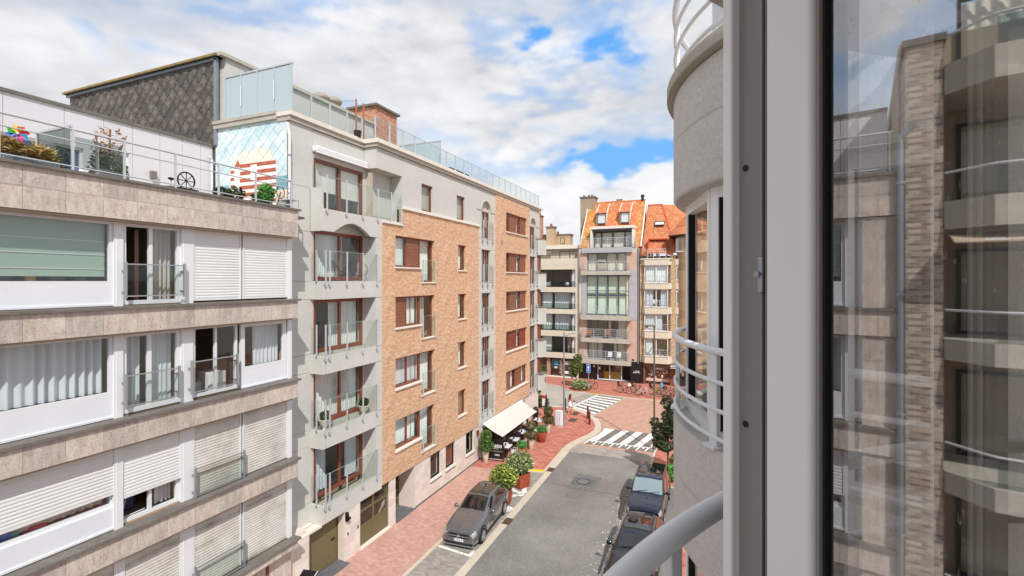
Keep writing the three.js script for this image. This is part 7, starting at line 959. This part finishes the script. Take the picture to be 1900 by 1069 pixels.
// ================================================================ the person crossing the pavement
function surfaceNet(f, lo, hi, h) {                  // skin of the field f = 0 on a grid of cell h
  const n = [0, 1, 2].map(k => Math.ceil((hi[k] - lo[k]) / h) + 1), [nx, ny, nz] = n, F = new Float32Array(nx * ny * nz), id = (i, j, k) => (k * ny + j) * nx + i;
  for (let k = 0; k < nz; k++) for (let j = 0; j < ny; j++) for (let i = 0; i < nx; i++) F[id(i, j, k)] = f(lo[0] + i * h, lo[1] + j * h, lo[2] + k * h);
  const vid = new Int32Array(nx * ny * nz).fill(-1), P = [], I = [];
  for (let k = 0; k < nz - 1; k++) for (let j = 0; j < ny - 1; j++) for (let i = 0; i < nx - 1; i++) {
    let c = 0, sx = 0, sy = 0, sz = 0; const v = (a, b, d) => F[id(i + a, j + b, k + d)];
    const edge = (a, b) => { const p = v(...a), q = v(...b); if ((p < 0) !== (q < 0)) { const t = p / (p - q); sx += mix(a[0], b[0], t); sy += mix(a[1], b[1], t); sz += mix(a[2], b[2], t); c++; } };
    const s0 = v(0, 0, 0) < 0; let any = false; for (let m = 1; m < 8 && !any; m++) any = (v(m & 1, m >> 1 & 1, m >> 2) < 0) !== s0; if (!any) continue;
    for (const a of [0, 1]) for (const b of [0, 1]) { edge([0, a, b], [1, a, b]); edge([a, 0, b], [a, 1, b]); edge([a, b, 0], [a, b, 1]); }
    vid[id(i, j, k)] = P.length / 3; P.push(lo[0] + (i + sx / c) * h, lo[1] + (j + sy / c) * h, lo[2] + (k + sz / c) * h);
  }
  const quad = (a, b, c, d, flip) => { if (a < 0 || b < 0 || c < 0 || d < 0) return; flip ? I.push(a, c, b, a, d, c) : I.push(a, b, c, a, c, d); };
  for (let k = 1; k < nz - 1; k++) for (let j = 1; j < ny - 1; j++) for (let i = 1; i < nx - 1; i++) { const s = F[id(i, j, k)] < 0;
    if (s !== (F[id(i + 1, j, k)] < 0)) quad(vid[id(i, j - 1, k - 1)], vid[id(i, j, k - 1)], vid[id(i, j, k)], vid[id(i, j - 1, k)], !s);
    if (s !== (F[id(i, j + 1, k)] < 0)) quad(vid[id(i - 1, j, k - 1)], vid[id(i - 1, j, k)], vid[id(i, j, k)], vid[id(i, j, k - 1)], !s);
    if (s !== (F[id(i, j, k + 1)] < 0)) quad(vid[id(i - 1, j - 1, k)], vid[id(i, j - 1, k)], vid[id(i, j, k)], vid[id(i - 1, j, k)], !s); }
  const g = new THREE.BufferGeometry(); g.setAttribute('position', new THREE.Float32BufferAttribute(P, 3)); g.setAttribute('uv', new THREE.Float32BufferAttribute(new Float32Array(P.length / 3 * 2), 2)); g.setIndex(I); g.computeVertexNormals(); return g;
}
function capField(bones, k) {                        // bones: [[a], [b], ra, rb]; smooth union
  const B = bones.map(([a, b, ra, rb]) => { const d = [b[0] - a[0], b[1] - a[1], b[2] - a[2]]; return [a, d, d[0] * d[0] + d[1] * d[1] + d[2] * d[2] || 1e-9, ra, rb]; });
  return (x, y, z) => { let r = 9; for (let n = 0; n < B.length; n++) { const q = B[n], a = q[0], d = q[1], px = x - a[0], py = y - a[1], pz = z - a[2]; let t = (px * d[0] + py * d[1] + pz * d[2]) / q[2]; t = t < 0 ? 0 : t > 1 ? 1 : t; const ex = px - d[0] * t, ey = py - d[1] * t, ez = pz - d[2] * t, v = Math.sqrt(ex * ex + ey * ey + ez * ez) - (q[3] + (q[4] - q[3]) * t), h = k - Math.abs(r - v); r = Math.min(r, v) - (h > 0 ? h * h / (4 * k) : 0); } return r; };
}
{ // walking away from the camera (facing -z), right foot forward, bag held on the right side
  const t = thing('person', 'person with long brown hair walking in a white skirt, carrying a pale bag', 'person', [-11.33, 0.004, -40.2], -.25);
  const bones = [[[0, .98, 0], [0, 1.12, 0], .125, .115], [[-.06, 1.0, 0], [.06, 1.0, 0], .11, .11], [[0, 1.12, 0], [0, 1.3, -.01], .11, .125], [[-.1, 1.34, 0], [.1, 1.34, 0], .075, .075], [[0, 1.36, 0], [0, 1.46, -.01], .055, .05],
    [[-.085, .92, 0], [-.085, .5, .04], .095, .058], [[-.085, .5, .04], [-.08, .09, .16], .055, .036], [[-.08, .07, .16], [-.08, .035, .04], .038, .028],
    [[.085, .92, 0], [.085, .5, -.1], .095, .058], [[.085, .5, -.1], [.08, .09, -.12], .055, .036], [[.08, .05, -.12], [.08, .03, -.27], .038, .026],
    [[-.165, 1.35, 0], [-.21, 1.08, .0], .046, .037], [[-.21, 1.08, 0], [-.23, .86, -.09], .036, .026],
    [[.165, 1.35, 0], [.23, 1.1, .03], .046, .037], [[.23, 1.1, .03], [.21, .98, -.17], .036, .026],
    [[0, 1.54, -.005], [0, 1.6, .0], .085, .09], [[0, 1.5, -.05], [0, 1.5, -.06], .05, .045]];
  const body = surfaceNet(capField(bones, .05), [-.34, -.02, -.36], [.34, 1.76, .3], .02);
  const hand = (wx, wy, wz, s) => { const B = [[[0, 0, 0], [0, -.07, -.01], .028, .03]]; [[-.026, .055], [-.009, .066], .0, 0].slice(0, 2); for (const [ox, l, bx] of [[-.024, .055, -.004], [-.008, .064, 0], [.008, .06, 0], [.023, .048, .004]]) { B.push([[ox, -.075, -.008], [ox + bx, -.075 - l * .55, -.018], .0095, .009], [[ox + bx, -.075 - l * .55, -.018], [ox + bx, -.075 - l * .95, -.036], .009, .0075]); } B.push([[s * .022, -.02, -.008], [s * .045, -.05, -.022], .011, .01], [[s * .045, -.05, -.022], [s * .046, -.08, -.032], .01, .008]); const g = surfaceNet(capField(B, .008), [-.07, -.16, -.07], [.07, .05, .05], .005); g.translate(wx, wy, wz); return g; };
  const skin = std(S(206, 150, 118), .55);
  mesh('body', [body, hand(-.23, .85, -.095, -1), hand(.205, .97, -.185, 1)], skin, t);
  const hair = surfaceNet(capField([[[0, 1.57, .02], [0, 1.63, .01], .1, .095], [[0, 1.56, .06], [.01, 1.32, .09], .085, .06], [[-.05, 1.5, .06], [-.06, 1.28, .09], .06, .035], [[.05, 1.5, .06], [.06, 1.26, .09], .06, .035]], .04), [-.2, 1.15, -.14], [.2, 1.78, .22], .016);
  mesh('hair', hair, std(S(66, 34, 24), .6), t);
  mesh('nose', at(new THREE.ConeGeometry(.014, .03, 8), 0, 1.555, -.1, 0, -.6), skin, t); mesh('ear', [at(new THREE.SphereGeometry(.022, 8, 6).scale(.4, 1, .7), -.088, 1.56, -.0), at(new THREE.SphereGeometry(.022, 8, 6).scale(.4, 1, .7), .088, 1.56, -.0)], skin, t); for (const x of [-.033, .033]) mesh('eye', at(new THREE.SphereGeometry(.011, 8, 6), x, 1.575, -.083), M.black, t); mesh('mouth', at(new THREE.SphereGeometry(.02, 10, 6).scale(1, .3, .4), 0, 1.515, -.1), std(S(170, 84, 76), .5), t);
  const skirt = lathe([[.135, 1.14], [.14, 1.1], [.165, 1.0], [.2, .86], [.225, .7], [.215, .7], [.19, .86], [.155, 1.0], [.13, 1.1]], 26); { const p = skirt.attributes.position; for (let i = 0; i < p.count; i++) { const a = Math.atan2(p.getZ(i), p.getX(i)), k = 1 + (1.14 - p.getY(i)) * .16 * Math.sin(a * 7); p.setX(i, p.getX(i) * k); p.setZ(i, p.getZ(i) * k * .86); } skirt.computeVertexNormals(); }
  mesh('skirt', skirt, std(S(214, 222, 236), .85, { side: THREE.DoubleSide }), t);
  const top = surfaceNet(capField([[[0, 1.14, 0], [0, 1.3, -.01], .12, .135], [[-.07, 1.3, -.01], [.07, 1.3, -.01], .095, .095]], .05), [-.24, 1.05, -.2], [.24, 1.36, .2], .02); mesh('top', top, std(S(216, 140, 108), .85), t);
  for (const [x, z] of [[-.08, .1], [.08, -.2]]) mesh('sandal', rb(x - .045, x + .045, .0, .025, z - .12, z + .1, .01), std(S(190, 160, 140), .7), t);
  const bagT = thing('shoulder_bag', 'pale bag hanging at the side of the walking person', 'bag', [-11.33, 0.004, -40.2], -.25); mesh('bag_body', at(rb(-.06, .06, .84, 1.12, -.2, .12, .04), .31, 0, .0), std(S(226, 228, 232), .7), bagT); mesh('bag_flap', at(rb(-.062, .062, 1.02, 1.125, -.19, .11, .03), .312, 0, 0), std(S(64, 70, 92), .7), bagT); mesh('strap', tube([[.3, 1.1, -.18], [.24, 1.2, -.12], [.19, 1.4, .0], [.24, 1.22, .1], [.3, 1.1, .1]], .012, 24, 6), std(S(64, 70, 92), .7), bagT);
}
renderer.render(scene, camera);
